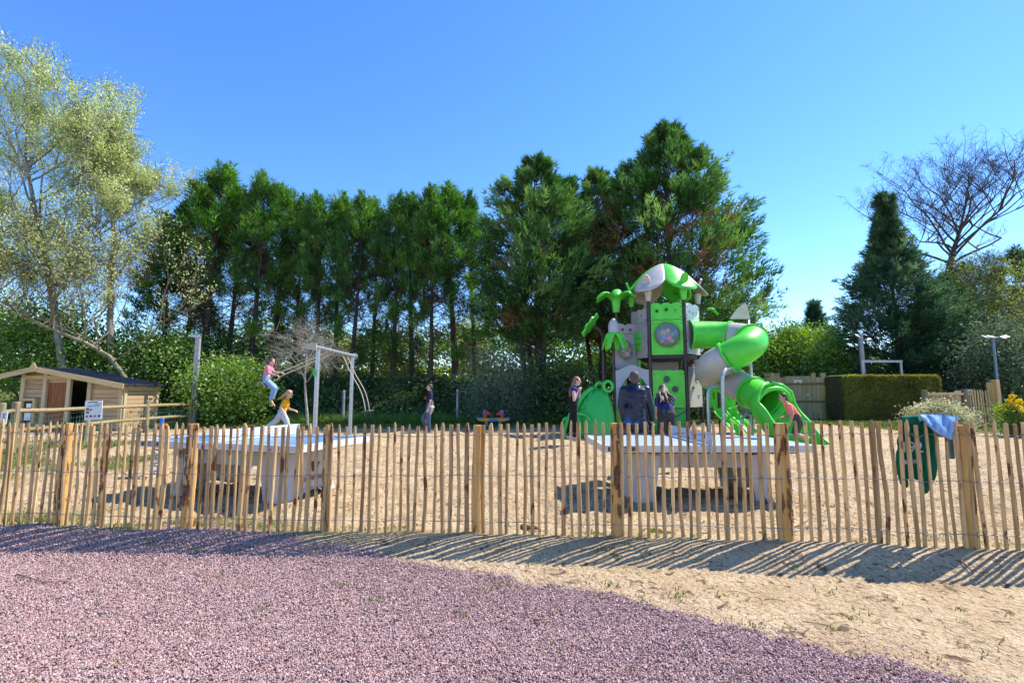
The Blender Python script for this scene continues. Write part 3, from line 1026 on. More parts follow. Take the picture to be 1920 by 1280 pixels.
def broadleaf(name, base, H, label, cat, seed, lmat, bmat, spread=.55, depth=4, r0=.2, nleaf=30000, lsize=.09, lean=(0, 0), limbs=5, twigs=0, start=.25, group=None, tone=.5, upturn=.25, clump=.28, forks=None, trunkpts=None, reach=1.0, leaf_lo=.0, twr=.007):
    """recursive branching tree; leaves hang round the outer twigs"""
    q = random.Random(seed); qn = np.random.default_rng(seed); W = Wood(); B = Leaves(seed + 7); ends = []
    base = Vector(base)
    def grow(p, d, L, r, lev):
        n = 4
        pts = [p]; dd = d.copy()
        for i in range(n):
            dd = (dd + Vector((q.gauss(0, .13), q.gauss(0, .13), q.gauss(0, .08) + upturn * .18 * lev))).normalized()
            pts.append(pts[-1] + dd * (L / n))
        W.limb(pts, r, r * .55, 7 if lev < 2 else 4 if lev < 4 else 3)
        if lev >= 3:
            ends.extend(pts[1:])
        if lev >= depth:
            ends.append(pts[-1]); return
        k = (3 if lev > 0 else limbs) + (1 if q.random() < .4 else 0)
        for j in range(k):
            f = q.uniform(.45, 1.0) if j < k - 1 else 1.0
            x = f * n; i = min(int(x), n - 1)
            p2 = pts[i].lerp(pts[i + 1], x - i)
            a = q.uniform(0, 6.28)
            side = Vector((math.cos(a), math.sin(a), q.uniform(-.1, .35)))
            d2 = (dd * (1 - spread) + side * spread * q.uniform(.7, 1.3) + Vector((0, 0, upturn))).normalized()
            grow(p2, d2, L * q.uniform(.58, .82), r * .52 * (1.1 if j == k - 1 else 1), lev + 1)
    if trunkpts is None:
        Lt = H * start
        grow(base + Vector((0, 0, -.3)), Vector((lean[0], lean[1], 1)).normalized(), Lt + .3, r0, 0) if False else None
        tp = [base + Vector((lean[0] * t * H + .12 * math.sin(4 * t + seed), lean[1] * t * H, H * t - (.3 if t == 0 else 0))) for t in np.linspace(0, .78, 9)]
    else:
        tp = [Vector(p) for p in trunkpts]
    W.limb(tp, r0, r0 * .28, 9)
    nL = limbs * 3
    for j in range(nL):
        t = start + (1 - start) * (j + q.random() * .8) / nL
        x = min(t, .999) * (len(tp) - 1); i = int(x)
        p = tp[i].lerp(tp[i + 1], x - i)
        a = j * 2.399 + q.uniform(-.4, .4)
        el = q.uniform(.25, .8) + .5 * t
        d = Vector((math.cos(a), math.sin(a), el)).normalized()
        grow(p, d, H * reach * q.uniform(.16, .26) * (1.15 - .55 * t), r0 * .36 * (1.15 - .6 * t), 1)
    grow(tp[-1], Vector((0, 0, 1)), H * .16, r0 * .28, 1)
    E = np.array([list(e) for e in ends])
    T = thing(name, base, label, cat, group)
    W.mb.build('trunk', bmat, T, True)
    if twigs:
        i = qn.integers(0, len(E), twigs)
        ctr = E.mean(0)
        out_ = nrm(E[i] - ctr + np.array([0, 0, .3]))
        B.plumes(E[i], nrm(out_ + qn.normal(0, .55, (twigs, 3))), .25, .06, 4, .55, twr, np.clip(qn.normal(.5, .2, twigs), 0, 1), spread=.6, jit=.45, tipt=0)
        link('twigs', B.mesh('twigs', deadtwig if bmat is not bark_pale else paletwig), T)['kind'] = 'stuff'
    if nleaf:
        Lf = Leaves(seed + 9)
        if leaf_lo > 0: E = E[E[:, 2] > base.z + H * leaf_lo]
        i = qn.integers(0, len(E), nleaf)
        tn = np.clip(tone + .18 * (qn.random(len(E)) - .5) * 2, 0, 1)
        Lf.leaves(E[i] + qn.normal(0, clump, (nleaf, 3)), lsize, tn[i], up=.3)
        link('crown', Lf.mesh('crown', lmat), T)['kind'] = 'stuff'
    return T
paletwig = leaf('pale_twigs', (.16, .14, .12), (.30, .27, .23), (.45, .41, .35), trans=0, gloss=0)

# white poplars at the left edge
def px(u, v, Y): return P(u, v, Y)
b1 = px(120, 760, 20.0); b1.z = .2
broadleaf('poplar_tree', b1, 14.2, 'tall pale-leaved poplar leaning at the left edge of the picture', 'tree', 601, poplar, bark_grey, spread=.5, r0=.17, nleaf=32000, lsize=.078, limbs=5, twigs=1200, start=.30, tone=.68, clump=.13, reach=1.0,
          trunkpts=[px(130, 770, 20), px(118, 690, 20), px(105, 600, 20), px(92, 520, 20), px(75, 440, 20), px(66, 400, 20), px(60, 365, 20), px(54, 330, 20), px(48, 300, 20)])
b2 = px(225, 760, 20.6); b2.z = .2
broadleaf('poplar_tree', b2, 13.2, 'pale-leaved poplar with fine spring leaves next to the conifer row', 'tree', 602, poplar, bark_grey, spread=.5, r0=.15, nleaf=34000, lsize=.078, limbs=5, twigs=1200, start=.34, tone=.72, clump=.13, reach=.74,
          trunkpts=[px(214, 770, 20.6), px(210, 690, 20.6), px(206, 600, 20.6), px(208, 520, 20.6), px(215, 440, 20.6), px(210, 410, 20.6), px(204, 385, 20.6), px(198, 365, 20.6), px(192, 345, 20.6)])
b3 = px(235, 700, 18.6); b3.z = .3
broadleaf('leaning_poplar', b3, 6.5, 'low lichen-covered poplar leaning left above the shed roof', 'tree', 603, poplar, bark_lichen, spread=.55, r0=.095, nleaf=13000, lsize=.075, limbs=6, twigs=2200, start=.25, tone=.7, clump=.13, reach=1.6, upturn=.32,
          trunkpts=[px(262, 775, 18.6), px(240, 715, 18.6), px(205, 668, 18.5), px(165, 645, 18.4), px(125, 628, 18.2), px(80, 610, 18.0), px(30, 580, 17.8), px(-20, 555, 17.6)])
b4 = px(-60, 760, 21.5); b4.z = .2
broadleaf('poplar_tree', b4, 10.6, 'pale poplar half outside the left edge', 'tree', 604, poplar, bark_grey, spread=.5, r0=.2, nleaf=20000, lsize=.08, limbs=5, twigs=800, start=.2, tone=.55, clump=.3)

# bare trees
b5 = px(1772, 760, 34); b5.z = .2; bp5 = [px(1772, 765, 34), px(1773, 650, 34), px(1775, 560, 34), px(1780, 500, 34), px(1786, 475, 34), px(1794, 450, 34), px(1802, 425, 34)]
broadleaf('bare_tree', b5, 14.5, 'big leafless tree with ivy on its trunk at the right', 'tree', 617, None, bark_dark, spread=.66, r0=.32, nleaf=0, limbs=5, twigs=2600, start=.50, depth=4, reach=1.42, upturn=.20, trunkpts=bp5, twr=.008)
b6 = px(575, 760, 19.4); b6.z = .3
broadleaf('bare_sapling', b6, 3.6, 'small leafless tree with pale twigs behind the swing frame', 'tree', 612, None, bark_pale, spread=.75, r0=.06, nleaf=0, limbs=3, twigs=260, start=.5, depth=4, reach=1.5, upturn=.06)

def bush(name, c, rad, n, lsize, mat, label, seed, cat='shrub', group=None, tone=.45, clumps=40, csize=.3, stems=True, flat=1.0, up=.4, bmat=None, shell=.55):
    """shrub: stems and leaf clumps through the volume"""
    q = np.random.default_rng(seed); L = Leaves(seed + 1)
    c = np.array(c, float); rad = np.array(rad, float)
    d = nrm(q.normal(size=(clumps, 3)) + np.array([0, 0, .25])); d[:, 2] = np.where(q.random(clumps) < .62, np.abs(d[:, 2]), -np.abs(d[:, 2]))
    rr = shell + (1.05 - shell) * q.random(clumps)[:, None]
    cc = c + d * rad * rr
    tn = np.clip(tone + .22 * q.normal(size=clumps), 0, 1)
    i = q.integers(0, clumps, n)
    pos = cc[i] + q.normal(0, 1, (n, 3)) * csize * rad.mean() * np.array([1, 1, .8])
    zg = ground_z(pos[:, 0], pos[:, 1], False)
    pos[:, 2] = np.maximum(pos[:, 2], zg + .03)
    L.leaves(pos, lsize, tn[i], up=up, flat=flat)
    base = Vector((c[0], c[1], gz(c[0], c[1])))
    T = thing(name, base, label, cat, group)
    W = Wood()
    for k in range(0, clumps, max(1, clumps // 14)):
        p = Vector(cc[k]); b_ = base + Vector((q.normal(0, .1), q.normal(0, .1), -.1))
        W.limb([b_, b_.lerp(p, .5) + Vector((0, 0, .15)), p], .03, .008, 5)
    W.mb.build('stem', bmat or bark_dark, T, True)
    link('foliage', L.mesh('foliage', mat), T)['kind'] = 'stuff'
    return T
def bpx(u, v, Y, dz=0):
    p = P(u, v, Y); return (p.x, p.y, p.z + dz)
bush('leafy_bush', bpx(425, 735, 19.5), (1.5, 1.1, 1.25), 15000, .10, shrubleaf, 'bright green bush left of the swinging girl', 701, tone=.55, clumps=70)
bush('leafy_bush', bpx(330, 700, 21.5), (1.6, 1.0, 1.7), 11000, .11, shrubleaf, 'dark green bush behind the leaning lamp post', 702, tone=.35, clumps=60)
bush('leafy_bush', bpx(60, 660, 21.0), (3.2, 1.2, 1.8), 13000, .12, shrubleaf, 'green thicket behind the left half of the shed', 703, tone=.38, clumps=70)
bush('leafy_bush', bpx(230, 690, 21.2), (2.0, 1.0, 1.5), 9000, .11, shrubleaf, 'dark thicket behind the shed roof end', 704, tone=.3, clumps=60)
bush('grey_willow_bush', bpx(935, 735, 20.3), (1.45, 1.0, 1.6), 14000, .10, greyleaf, 'grey-green willow bush behind the rocking toy', 705, tone=.45, clumps=70, flat=.5, up=.9)
bush('dark_bush', bpx(1055, 735, 20.5), (1.3, .9, 1.5), 8000, .11, ivyleaf, 'dark bush between the willow and the green dome', 706, tone=.5, clumps=50)
bush('laurel_bush', bpx(1475, 672, 27.5), (1.5, 1.2, 1.75), 12000, .13, shrubleaf, 'pale tipped laurel behind the slide', 707, tone=.5, clumps=60)
bush('laurel_bush', bpx(1428, 690, 27), (1.3, 1.0, 1.6), 8000, .13, shrubleaf, 'green laurel half hidden by the tube slide', 708, tone=.6, clumps=50)
bush('dark_bush', bpx(1190, 735, 24.5), (2.2, 1.0, 1.6), 9000, .13, ivyleaf, 'dark thicket behind the arch of the tower', 715, tone=.6, clumps=60)
bush('dark_bush', bpx(1310, 740, 25.0), (2.3, 1.0, 1.5), 9000, .13, ivyleaf, 'dark thicket behind the lower slide props', 716, tone=.6, clumps=60)
bush('green_bush', bpx(1545, 680, 29), (1.5, 1.0, 2.0), 8000, .14, shrubleaf, 'bright green bush beneath the blue conifer', 709, tone=.6, clumps=50)
bush('evergreen_bush', bpx(1890, 700, 23), (1.9, 1.2, 2.2), 17000, .11, greyleaf, 'dense evergreen bush behind the chunky timber post', 710, tone=.22, clumps=90)
bush('evergreen_bush', bpx(1800, 690, 27), (1.6, 1.0, 2.0), 9000, .12, shrubleaf, 'dark evergreen between the second hedge and the lamp', 711, tone=.3, clumps=60)
bush('variegated_shrub', bpx(1766, 792, 15.2), (1.0, .6, .55), 9000, .06, varleaf, 'cream variegated shrub in front of the small gate', 712, tone=.6, clumps=60, csize=.2)
bush('flowering_shrub', bpx(1902, 792, 14.6), (.36, .35, .55), 3500, .06, shrubleaf, 'green shrub carrying the yellow flower spikes', 713, tone=.6, clumps=30)
bush('flower_spikes', bpx(1902, 770, 14.5), (.26, .25, .42), 1600, .045, yellowflower, 'bright yellow flower spikes at the right edge', 714, cat='flowers', tone=.5, clumps=14, csize=.12, up=1.2)
b7 = px(1880, 760, 27.5); b7.z = .2
broadleaf('spring_tree', b7, 8.2, 'thin tree in fresh yellow-green leaf at the right edge', 'tree', 621, springleaf, bark_grey, spread=.6, r0=.14, nleaf=10000, lsize=.10, limbs=6, twigs=2600, start=.2, tone=.45, clump=.35, reach=1.35, upturn=.1)
b8 = px(1800, 760, 31.5); b8.z = .2
broadleaf('spring_tree', b8, 8.8, 'thin twiggy tree just leafing out below the bare tree', 'tree', 622, springleaf, bark_grey, spread=.6, r0=.13, nleaf=7000, lsize=.12, limbs=6, twigs=3600, start=.2, tone=.35, clump=.35, reach=1.2, upturn=.1)
# light green trees on the meadow beyond the railings
k = 0
for (u, v, Y, rx, rz, mt, wd) in ((40, 640, 48, 6, 3.2, shrubleaf, 'leftmost far tree seen past the poplars'), (330, 668, 52, 5, 2.6, springleaf, 'far yellow-green tree behind the first conifers'), (500, 660, 47, 5, 3.2, shrubleaf, 'far green tree behind the conifers above the girl'),
                               (640, 668, 50, 5, 2.6, springleaf, 'far yellow-green tree behind the swing frame'), (760, 662, 46, 4.6, 3.0, shrubleaf, 'far green tree behind the conifers above the boy'), (880, 662, 49, 5, 3.2, springleaf, 'far pale tree behind the willow bush'),
                               (1010, 660, 45, 4, 3.4, shrubleaf, 'far green tree behind the broad cypress'), (1130, 655, 47, 5, 3.6, shrubleaf, 'far green tree behind the palm topper'), (1330, 660, 46, 6, 4.2, shrubleaf, 'far green tree behind the slide')):
    bush('distant_tree', bpx(u, v, Y), (rx, 2, rz), 5200, .30, mt, wd, 720 + k, cat='tree', group='light green trees beyond the railings', tone=.6, clumps=60, csize=.22, shell=.25); k += 1

# ivy and bramble covering the bank
q = np.random.default_rng(31); n = 42000
x = q.uniform(-14, 3.4, n); y = 20.6 + 4.6 * q.random(n) ** .9
bump_ = fbm(x * .8, y * .8, 3)
z = ground_z(x, y, False) + q.random(n) ** 1.6 * (.25 + 1.0 * bump_) * sstep(20.4, 21.6, y)
Lf = Leaves(32); Lf.leaves(np.stack([x, y, z], 1), .15, np.clip(.35 + .8 * (fbm(x * .7 + 9, y * .7, 3) - .5), 0, 1), up=.5)
o = link('ivy_bank', Lf.mesh('ivy_bank', ivyleaf)); tag(o, 'dark ivy and brambles covering the bank below the conifers', 'ivy', kind='stuff')
n = 5200
x = q.uniform(-10, 3.0, n); y = 20.0 + 1.3 * q.random(n)
L2 = Leaves(33); L2.plumes(np.stack([x, y, ground_z(x, y, False)], 1), np.tile([0, -.15, 1.0], (n, 1)) + q.normal(0, .3, (n, 3)), .05, .05, 4, .38, .012, np.clip(q.normal(.4, .2, n), 0, 1), jit=.3)
o = link('long_grass', L2.mesh('long_grass', shrubleaf)); tag(o, 'long grass at the foot of the bank', 'grass', kind='stuff')

# thick far hedge that closes the view under the crowns
q = np.random.default_rng(41); n = 26000
x = q.uniform(-75, 75, n); hgt = 3.0 + 4.5 * fbm(x * .11 + 3, x * 0 + 1, 4)
y = 60 + 3 * q.random(n); z = 1.0 * q.random(n) ** .8 * hgt + .2 + 1.2 * sstep(-2, -8, x) * 0
Lf = Leaves(42); Lf.leaves(np.stack([x, y, z], 1), .62, np.clip(.45 + 1.0 * (fbm(x * .35, z * .5, 3) - .5), 0, 1), up=.4)
o = link('far_hedgerow', Lf.mesh('far_hedgerow', springleaf)); tag(o, 'far green hedgerow closing the view behind the trees', 'hedgerow', kind='stuff')
# ================================================================== shed, rails, gates, hedges, lamps
plank_mat = wood('larch_plank', (.33, .22, .12), (.52, .38, .225), 'X', 6, stain=(.22, .13, .06), stain_lo=.70, rnd=.14)
frame_mat = wood('treated_beam', (.42, .33, .19), (.58, .47, .29), 'Z', 5, rnd=.1)
frame_matx = wood('treated_fascia', (.44, .32, .14), (.62, .47, .24), 'X', 5, rnd=.08)
door_mat = wood('red_cedar_door', (.16, .055, .02), (.34, .14, .055), 'Z', 7, rnd=.12)
roof_mat = simple('dark_metal_roof', (.05, .058, .075), .38, .25, 3, spec=.5, metal=.3)
dark_in = simple('shed_interior_shade', (.05, .035, .025), .95, .3, 5)  # near-black colour standing in for the shade inside
rail_mat = wood('weathered_rail', (.17, .135, .065), (.33, .265, .14), 'X', 6, rnd=.14)
railpost_mat = wood('weathered_post', (.16, .125, .07), (.32, .26, .155), 'Z', 6, rnd=.14)
mesh_mat = simple('green_wire', (.05, .12, .09), .5, .2, 20)
white_board = simple('white_board', (.78, .78, .78), .5, .05, 5)
black_ink = simple('black_ink', (.03, .03, .04), .6, .1, 5)
red_ink = simple('red_ink', (.55, .08, .08), .6, .1, 5)
brown_ink = simple('brown_ink', (.25, .14, .05), .6, .2, 20)
galv = simple('galvanised_steel', (.42, .44, .46), .42, .16, 14, metal=.65, bump=.1, bscale=30)
galv_old = simple('weathered_galvanised', (.36, .36, .37), .6, .25, 9, metal=.35, bump=.2, bscale=20)

# ---- the shed: gable front faces the camera, lit long side to the right
YF = 16.9; xL = P(40, 740, YF).x; xR = P(231, 740, YF).x; ZR = P(82, 690, YF).z; XR_ = P(82, 690, YF).x
zR = P(234, 720, YF).z - .02; xEL = P(8, 707, YF).x; zEL = P(8, 707, YF).z
zg_ = .12; YB = YF + 1.65
shed = thing('animal_shed', ((xL + xR) / 2, YF + 1, zg_), 'small larch plank shed with dark roof and asymmetric gable', 'shed')
def roof_z(x):
    return np.interp(x, [xEL, XR_, xR + .25], [zEL, ZR, zR - .04])
def wplank(x0, x1, z, h, y, dy=.0, mat=plank_mat, name='plank'):
    MB().box(((x0 + x1) / 2, y + dy, z + h / 2), (x1 - x0, .024, h - .012), None, .004).build(name, mat, shed)
xs_ = [xL, P(84, 740, YF).x, P(129, 740, YF).x, P(168, 740, YF).x, P(228, 740, YF).x]
# planked bays: left bay, right bay
for (x0, x1) in ((xs_[0] + .1, xs_[1] - .05), (xs_[3] + .08, xs_[4] - .05)):
    z = zg_ + .05; n = 0
    while z < min(roof_z(x0), roof_z(x1)) - .20:
        wplank(x0, x1, z, .155, YF + .03, random.uniform(-.004, .004)); z += .155
# door boards
x = xs_[1] + .06
while x < xs_[2] - .05:
    w_ = min(.125, xs_[2] - .05 - x)
    MB().box((x + w_ / 2, YF + .05, zg_ + .85), (w_ - .006, .03, 1.62), None, .003).build('door_board', door_mat, shed); x += w_
# posts and beams
for x in (xs_[0] + .05, xs_[1], xs_[2], xs_[3], xs_[4]):
    h = roof_z(x) - .06 - zg_
    MB().box((x, YF, zg_ + h / 2), (.13, .10, h), None, .008).build('post', frame_mat, shed)
MB().box(((xs_[0] + xs_[2]) / 2, YF - .012, roof_z(xs_[0]) - .16), (xs_[2] - xs_[0] - .1, .07, .14), None, .006).build('beam', frame_matx, shed)
# feeding hatch: hooded frame with a small label
hx = P(54, 760, YF).x
hatch = MB(); hz = P(54, 772, YF).z
hatch.box((hx - .17, YF - .06, hz), (.09, .10, .78), None, .005); hatch.box((hx + .26, YF - .06, hz), (.09, .10, .78), None, .005); hatch.box((hx + .045, YF - .06, hz + .42), (.52, .12, .09), None, .005)
ho = hatch.build('hatch', frame_matx, shed); ho['kind'] = 'stuff'
MB().box((hx + .045, YF - .03, hz), (.34, .02, .76)).build('hatch_recess', dark_in, shed)  # near-black board, the hatch's inner shade put into its colour
MB().box((hx + .045, YF - .045, hz + .22), (.17, .008, .14)).build('hatch_label', white_board, shed)
MB().box((hx + .03, YF - .045, hz - .15), (.22, .008, .26)).build('hatch_notice', white_board, shed)
# right side wall, planked, with corner posts
Ln = YB - YF
z = zg_ + .03
while z < zR - .22:
    MB().box((xR - .02, YF + Ln / 2, z + .075), (.03, Ln - .16, .138), None, .004).build('plank', plank_side, shed) if False else MB().box((xR - .02, YF + Ln / 2, z + .075), (.03, Ln - .16, .138), None, .004).build('plank', plank_mat, shed)
    z += .15
for y_ in (YF + .06, YB - .06):
    MB().box((xR, y_, (zg_ + zR) / 2 - .05), (.11, .12, zR - zg_ - .1), None, .008).build('post', frame_mat, shed)
MB().box((xR + .015, YF + Ln / 2, zR - .12), (.09, Ln + .1, .17), None, .006).build('eaves_beam', frame_matx, shed)
# back and left walls; the bay's shade is put into the back wall's colour
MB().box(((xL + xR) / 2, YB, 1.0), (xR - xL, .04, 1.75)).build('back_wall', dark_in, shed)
MB().box((xL + .02, YF + Ln / 2, .95), (.04, Ln - .1, 1.65)).build('left_wall', plank_mat, shed)
# sticks leaning inside the open bay
for du in (0, 1):
    p = P(146 + 12 * du, 775, YF + .35)
    MB().tube([(p.x, p.y, .15), (p.x + .03, p.y + .1, .6), (p.x + .08, p.y + .25, 1.1)], .018, 6).build('stick', rail_mat, shed)
# roof slabs, ribs and barge boards
for (xa, za, xb, zb, nm) in ((xEL, zEL, XR_, ZR, 'roof_slope'), (XR_, ZR, xR + .25, zR - .02, 'roof_slope')):
    mb = MB(); y0, y1 = YF - .32, YB + .1
    mb.add([(xa, y0, za), (xb, y0, zb), (xb, y1, zb), (xa, y1, za), (xa, y0, za + .035), (xb, y0, zb + .035), (xb, y1, zb + .035), (xa, y1, za + .035)],
           [(0, 1, 2, 3), (4, 7, 6, 5), (0, 4, 5, 1), (1, 5, 6, 2), (2, 6, 7, 3), (3, 7, 4, 0)])
    ro = mb.build(nm, roof_mat, shed)
    ribs = MB(); n = 9
    for k in range(n):
        y = y0 + .06 + (y1 - y0 - .12) * k / (n - 1)
        ribs.beam((xa, y, za + .045), (xb, y, zb + .045), .035, .03)
    ribs.build('roof_rib', roof_mat, ro)['kind'] = 'stuff'
    MB().beam((xa - .02, y0 - .02, za - .04), (xb, y0 - .02, zb - .04), .04, .17, bev=.006).build('barge_board', frame_matx, shed)
fm = MB(); fm.prism([(-.10, -.16), (.10, -.16), (.10, .02), (0, .17), (-.10, .02)], .05, frame((XR_, YF - .37, ZR + .02), (1, 0, 0)))
fm.build('finial', frame_matx, shed)

for (x0, x1) in ((xs_[3] + .05, xs_[4] - .02), (xs_[1] + .05, xs_[2] - .03), (xs_[0] + .08, xs_[1] - .03)):
    za, zb_ = roof_z(x0) - .03, roof_z(x1) - .03; lo_ = min(roof_z(x0), roof_z(x1)) - .42
    if x0 > xs_[0] + 1.2 and x0 < xs_[2]: lo_ = zg_ + 1.62
    MB().prism([(x0, lo_), (x1, lo_), (x1, zb_), (x0, za)], .02, frame((0, YF + .055, 0), (1, 0, 0))).build('gable_board', plank_mat, shed)

# ---- post and rail fence in front of the shed with welded mesh
pf = thing('rail_fence', (-11.3, 13, .1), 'weathered post and rail fence with green wire mesh before the shed', 'fence')
pp = []
for (u, vt, Y, r) in ((-180, 745, 8.8, .075), (4, 755, 10.2, .075), (31, 753, 10.9, .075), (166, 751, 13.1, .07), (277, 749, 16.0, .065), (359, 748, 18.4, .065)):
    t = P(u, vt, Y); zb = gz(t.x, Y)
    q = random.Random(int(u + 999))
    MB().tube([(t.x, Y, zb - .1), (t.x + .01, Y, zb + .5), (t.x, Y, t.z - .02), (t.x, Y, t.z)], [r * 1.05, r, r * .97, r * .8], 12).build('post', railpost_mat, pf)
    pp.append(Vector((t.x, Y, t.z)))
for i in range(len(pp) - 1):
    for dz, rr in ((-.20, .05), (-.62, .048)):
        a = pp[i] + Vector((0, -.05, dz)); b_ = pp[i + 1] + Vector((0, -.05, dz))
        if i == 2 and dz == -.62: a.z -= .02
        m_ = (a + b_) / 2 + Vector((0, 0, random.uniform(-.02, .02)))
        MB().tube([a, m_, b_], [rr * 1.05, rr, rr * .95], 10).build('rail', rail_mat, pf)
    mb = MB(); a = pp[i]; b_ = pp[i + 1]; L = (b_ - a).length
    n = int(L / .10)
    for k in range(n + 1):
        p = a.lerp(b_, k / n); g_ = gz(p.x, p.y)
        mb.beam((p.x, p.y + .03, g_ + .02), (p.x, p.y + .03, p.z - .35), .006, .006)
    for k in range(7):
        f = k / 6
        mb.beam((a.x, a.y + .03, gz(a.x, a.y) + .05 + f * .7), (b_.x, b_.y + .03, gz(b_.x, b_.y) + .05 + f * .7), .006, .006)
    mb.build('wire_mesh', mesh_mat, pf)['kind'] = 'stuff'

def notice(name, u0, v0, u1, v1, Y, label, rows, pics, tilt=0):
    a = P(u0, v0, Y); b_ = P(u1, v1, Y)
    c = (a + b_) / 2; w = b_.x - a.x; h = a.z - b_.z
    T = thing(name, (c.x, Y, b_.z), label, 'sign')
    MB().box(c, (w, .012, h), Matrix.Rotation(tilt, 3, 'Y'), .003).build('board', white_board, T)
    ink = MB(); Rm_ = Matrix.Rotation(tilt, 3, 'Y')
    q = random.Random(5)
    for (f, x0, x1, th) in rows:
        x = x0
        while x < x1:
            l = min(q.uniform(.04, .11), x1 - x)
            ink.box(c + Rm_ @ Vector(((x + l / 2 - .5) * w, -.0085, (.5 - f) * h)), (l * w * .86, .003, th * h), Rm_); x += l
    if rows: ink.build('print', black_ink, T)['kind'] = 'stuff'
    for (fx, fy, s, mt) in pics:
        MB().box(c + Rm_ @ Vector(((fx - .5) * w, -.0085, (.5 - fy) * h)), (s * w, .003, s * h * .8), Rm_).build('picture', mt, T)
    return T
notice('notice_board', 161, 751, 190, 787, 12.75, 'white notice with small pictures fixed to the shed fence rails',
       [(.08, .15, .72, .05), (.16, .55, .95, .03), (.24, .12, .9, .022), (.29, .15, .85, .022)], [(.17, .43, .15, red_ink), (.17, .60, .15, brown_ink), (.35, .47, .1, black_ink)] + [(.14 + .23 * k, .80, .13, red_ink if k % 2 == 0 else black_ink) for k in range(4)], -.04)
notice('notice_board', 3, 771, 12, 795, 10.0, 'small white notice on the fence post at the left edge', [(.2, .2, .8, .04), (.5, .2, .8, .04)], [(.5, .35, .25, red_ink), (.5, .75, .2, black_ink)], .05)

# ---- galvanised lamp post that leans beside the shed
t = P(372, 632, 18.6); bb = P(361, 798, 18.6)
lp = thing('lamp_post', (bb.x, 18.6, bb.z), 'leaning galvanised lamp post beside the shed fence', 'lamp')
MB().beam((bb.x, 18.6, bb.z - .1), (t.x, 18.6, t.z), .17, .11, up=(0, 1, 0), bev=.02).build('pole', galv_old, lp)
MB().box((t.x - .10, 18.55, t.z + .03), (.42, .16, .09), Matrix.Rotation(.12, 3, 'Y'), .02).build('lamp_head', galv, lp)

# ---- twin floodlights
def flood(u, vt, Y, r, label, wid, heads, mt):
    t = P(u, vt, Y)
    T = thing('floodlight_post', (t.x, Y, gz(t.x, Y)), label, 'lamp')
    MB().tube([(t.x, Y, gz(t.x, Y) - .1), (t.x, Y, t.z)], r, 10).build('pole', mt, T)
    MB().beam((t.x - wid, Y, t.z - .02), (t.x + wid, Y, t.z - .02), .05, .05).build('arm', galv, T)
    for (dx, dz, rx, ry) in heads:
        o = MB().box((t.x + dx, Y - .1, t.z + dz), (.28, .20, .06), Matrix.Rotation(ry, 3, 'Y') @ Matrix.Rotation(rx, 3, 'X'), .02).build('lamp_head', galv_old, T)
flood(1613, 626, 25.0, .11, 'tall grey floodlight post behind the clipped hedge', .28, ((-.22, -.12, .7, .5), (.3, -.3, .5, -.3)), galv_old)
flood(1861, 631, 20.6, .05, 'slim blue-grey street lamp with two arms behind the timber post', .52, ((-.40, -.03, .5, .25), (.42, -.03, .5, -.25), (-.18, -.02, .5, .15)), simple('blue_grey_paint', (.16, .22, .30), .45, .1, 8))

# ---- short grey bollards
for k, (u, vt, vb, Y, wd) in enumerate(((645, 733, 790, 20.4, 'grey metal bollard just right of the swing frame'), (858, 731, 792, 20.2, 'grey metal bollard between the boy and the rocking toy'))):
    t = P(u, vt, Y); zb = gz(t.x, Y)
    T = thing('bollard', (t.x, Y, zb), wd, 'bollard', 'grey bollards by the bank')
    MB().tube([(t.x, Y, zb - .1), (t.x, Y, t.z - .02)], .052, 12).build('pole', galv_old, T, True, 40)
    MB().lathe([(0, .04), (.03, .035), (.058, .01), (.06, -.03), (.0, -.03)], 12, Matrix.Translation((t.x, Y, t.z))).build('cap', galv, T, True, 40)

# ---- tall close-board wall with a gate and a warning sign
board_mat = wood('close_board', (.40, .31, .17), (.58, .47, .28), 'Z', 5, stain=(.20, .14, .06), stain_lo=.68, rnd=.16)
YW = 25.6
pw = thing('board_wall', (P(1505, 780, YW).x, YW, .17), 'tall weathered board wall with a gate right of the slide', 'wall')
u = 1368.0; q = random.Random(9)
def yw(u): return 27.2 - 3.0 * (u - 1368) / 208
w0_, w1_ = P(1368, 740, yw(1368)), P(1577, 740, yw(1577)); wdir = Vector((w1_.x - w0_.x, w1_.y - w0_.y, 0)).normalized(); wrot = rotz(math.atan2(wdir.y, wdir.x)); wn_ = Vector((wdir.y, -wdir.x, 0))
while u < 1576:
    wpx = q.uniform(8.5, 10.5); a = P(u, 740, yw(u)); b_ = P(u + wpx, 740, yw(u + wpx))
    tv = 708 + q.uniform(-1, 1)
    if any(abs(u + 4 - x) < 5 for x in (1438, 1450, 1461, 1526, 1544, 1566)): tv = 699
    if 1466 < u < 1520: tv = 705
    if 1556 < u < 1564: tv = 714
    zt = P(u, tv, yw(u)).z
    MB().box(((a.x + b_.x) / 2, (a.y + b_.y) / 2 + q.uniform(-.01, .01), (.12 + zt) / 2), (Vector((b_.x - a.x, b_.y - a.y)).length - .012, .03, zt - .12), wrot, .004).build('board', board_mat, pw); u += wpx
for z_ in (1.0, 1.9): MB().beam(Vector((w0_.x, w0_.y, z_)) - wn_ * .06, Vector((w1_.x, w1_.y, z_)) - wn_ * .06, .06, .12).build('rail', rail_mat, pw)
p = P(1515, 740, yw(1515)) + wn_ * .05; lkx = MB().box(p, (.16, .05, .11), wrot, .015); lkx.box(p + Vector((.05, -.04, 0)), (.05, .06, .05), None, .01); lkx.build('lock', galv, pw)
a = P(1491, 712, yw(1497)) + wn_ * .05; b_ = P(1502, 721, yw(1497)) + wn_ * .05; c = (a + b_) / 2
T = thing('warning_sign', (c.x, YW, b_.z), 'small white sign with yellow warning triangle on the board wall', 'sign')
MB().box(c, (.36, .012, a.z - b_.z), wrot, .003).build('plate', white_board, T)
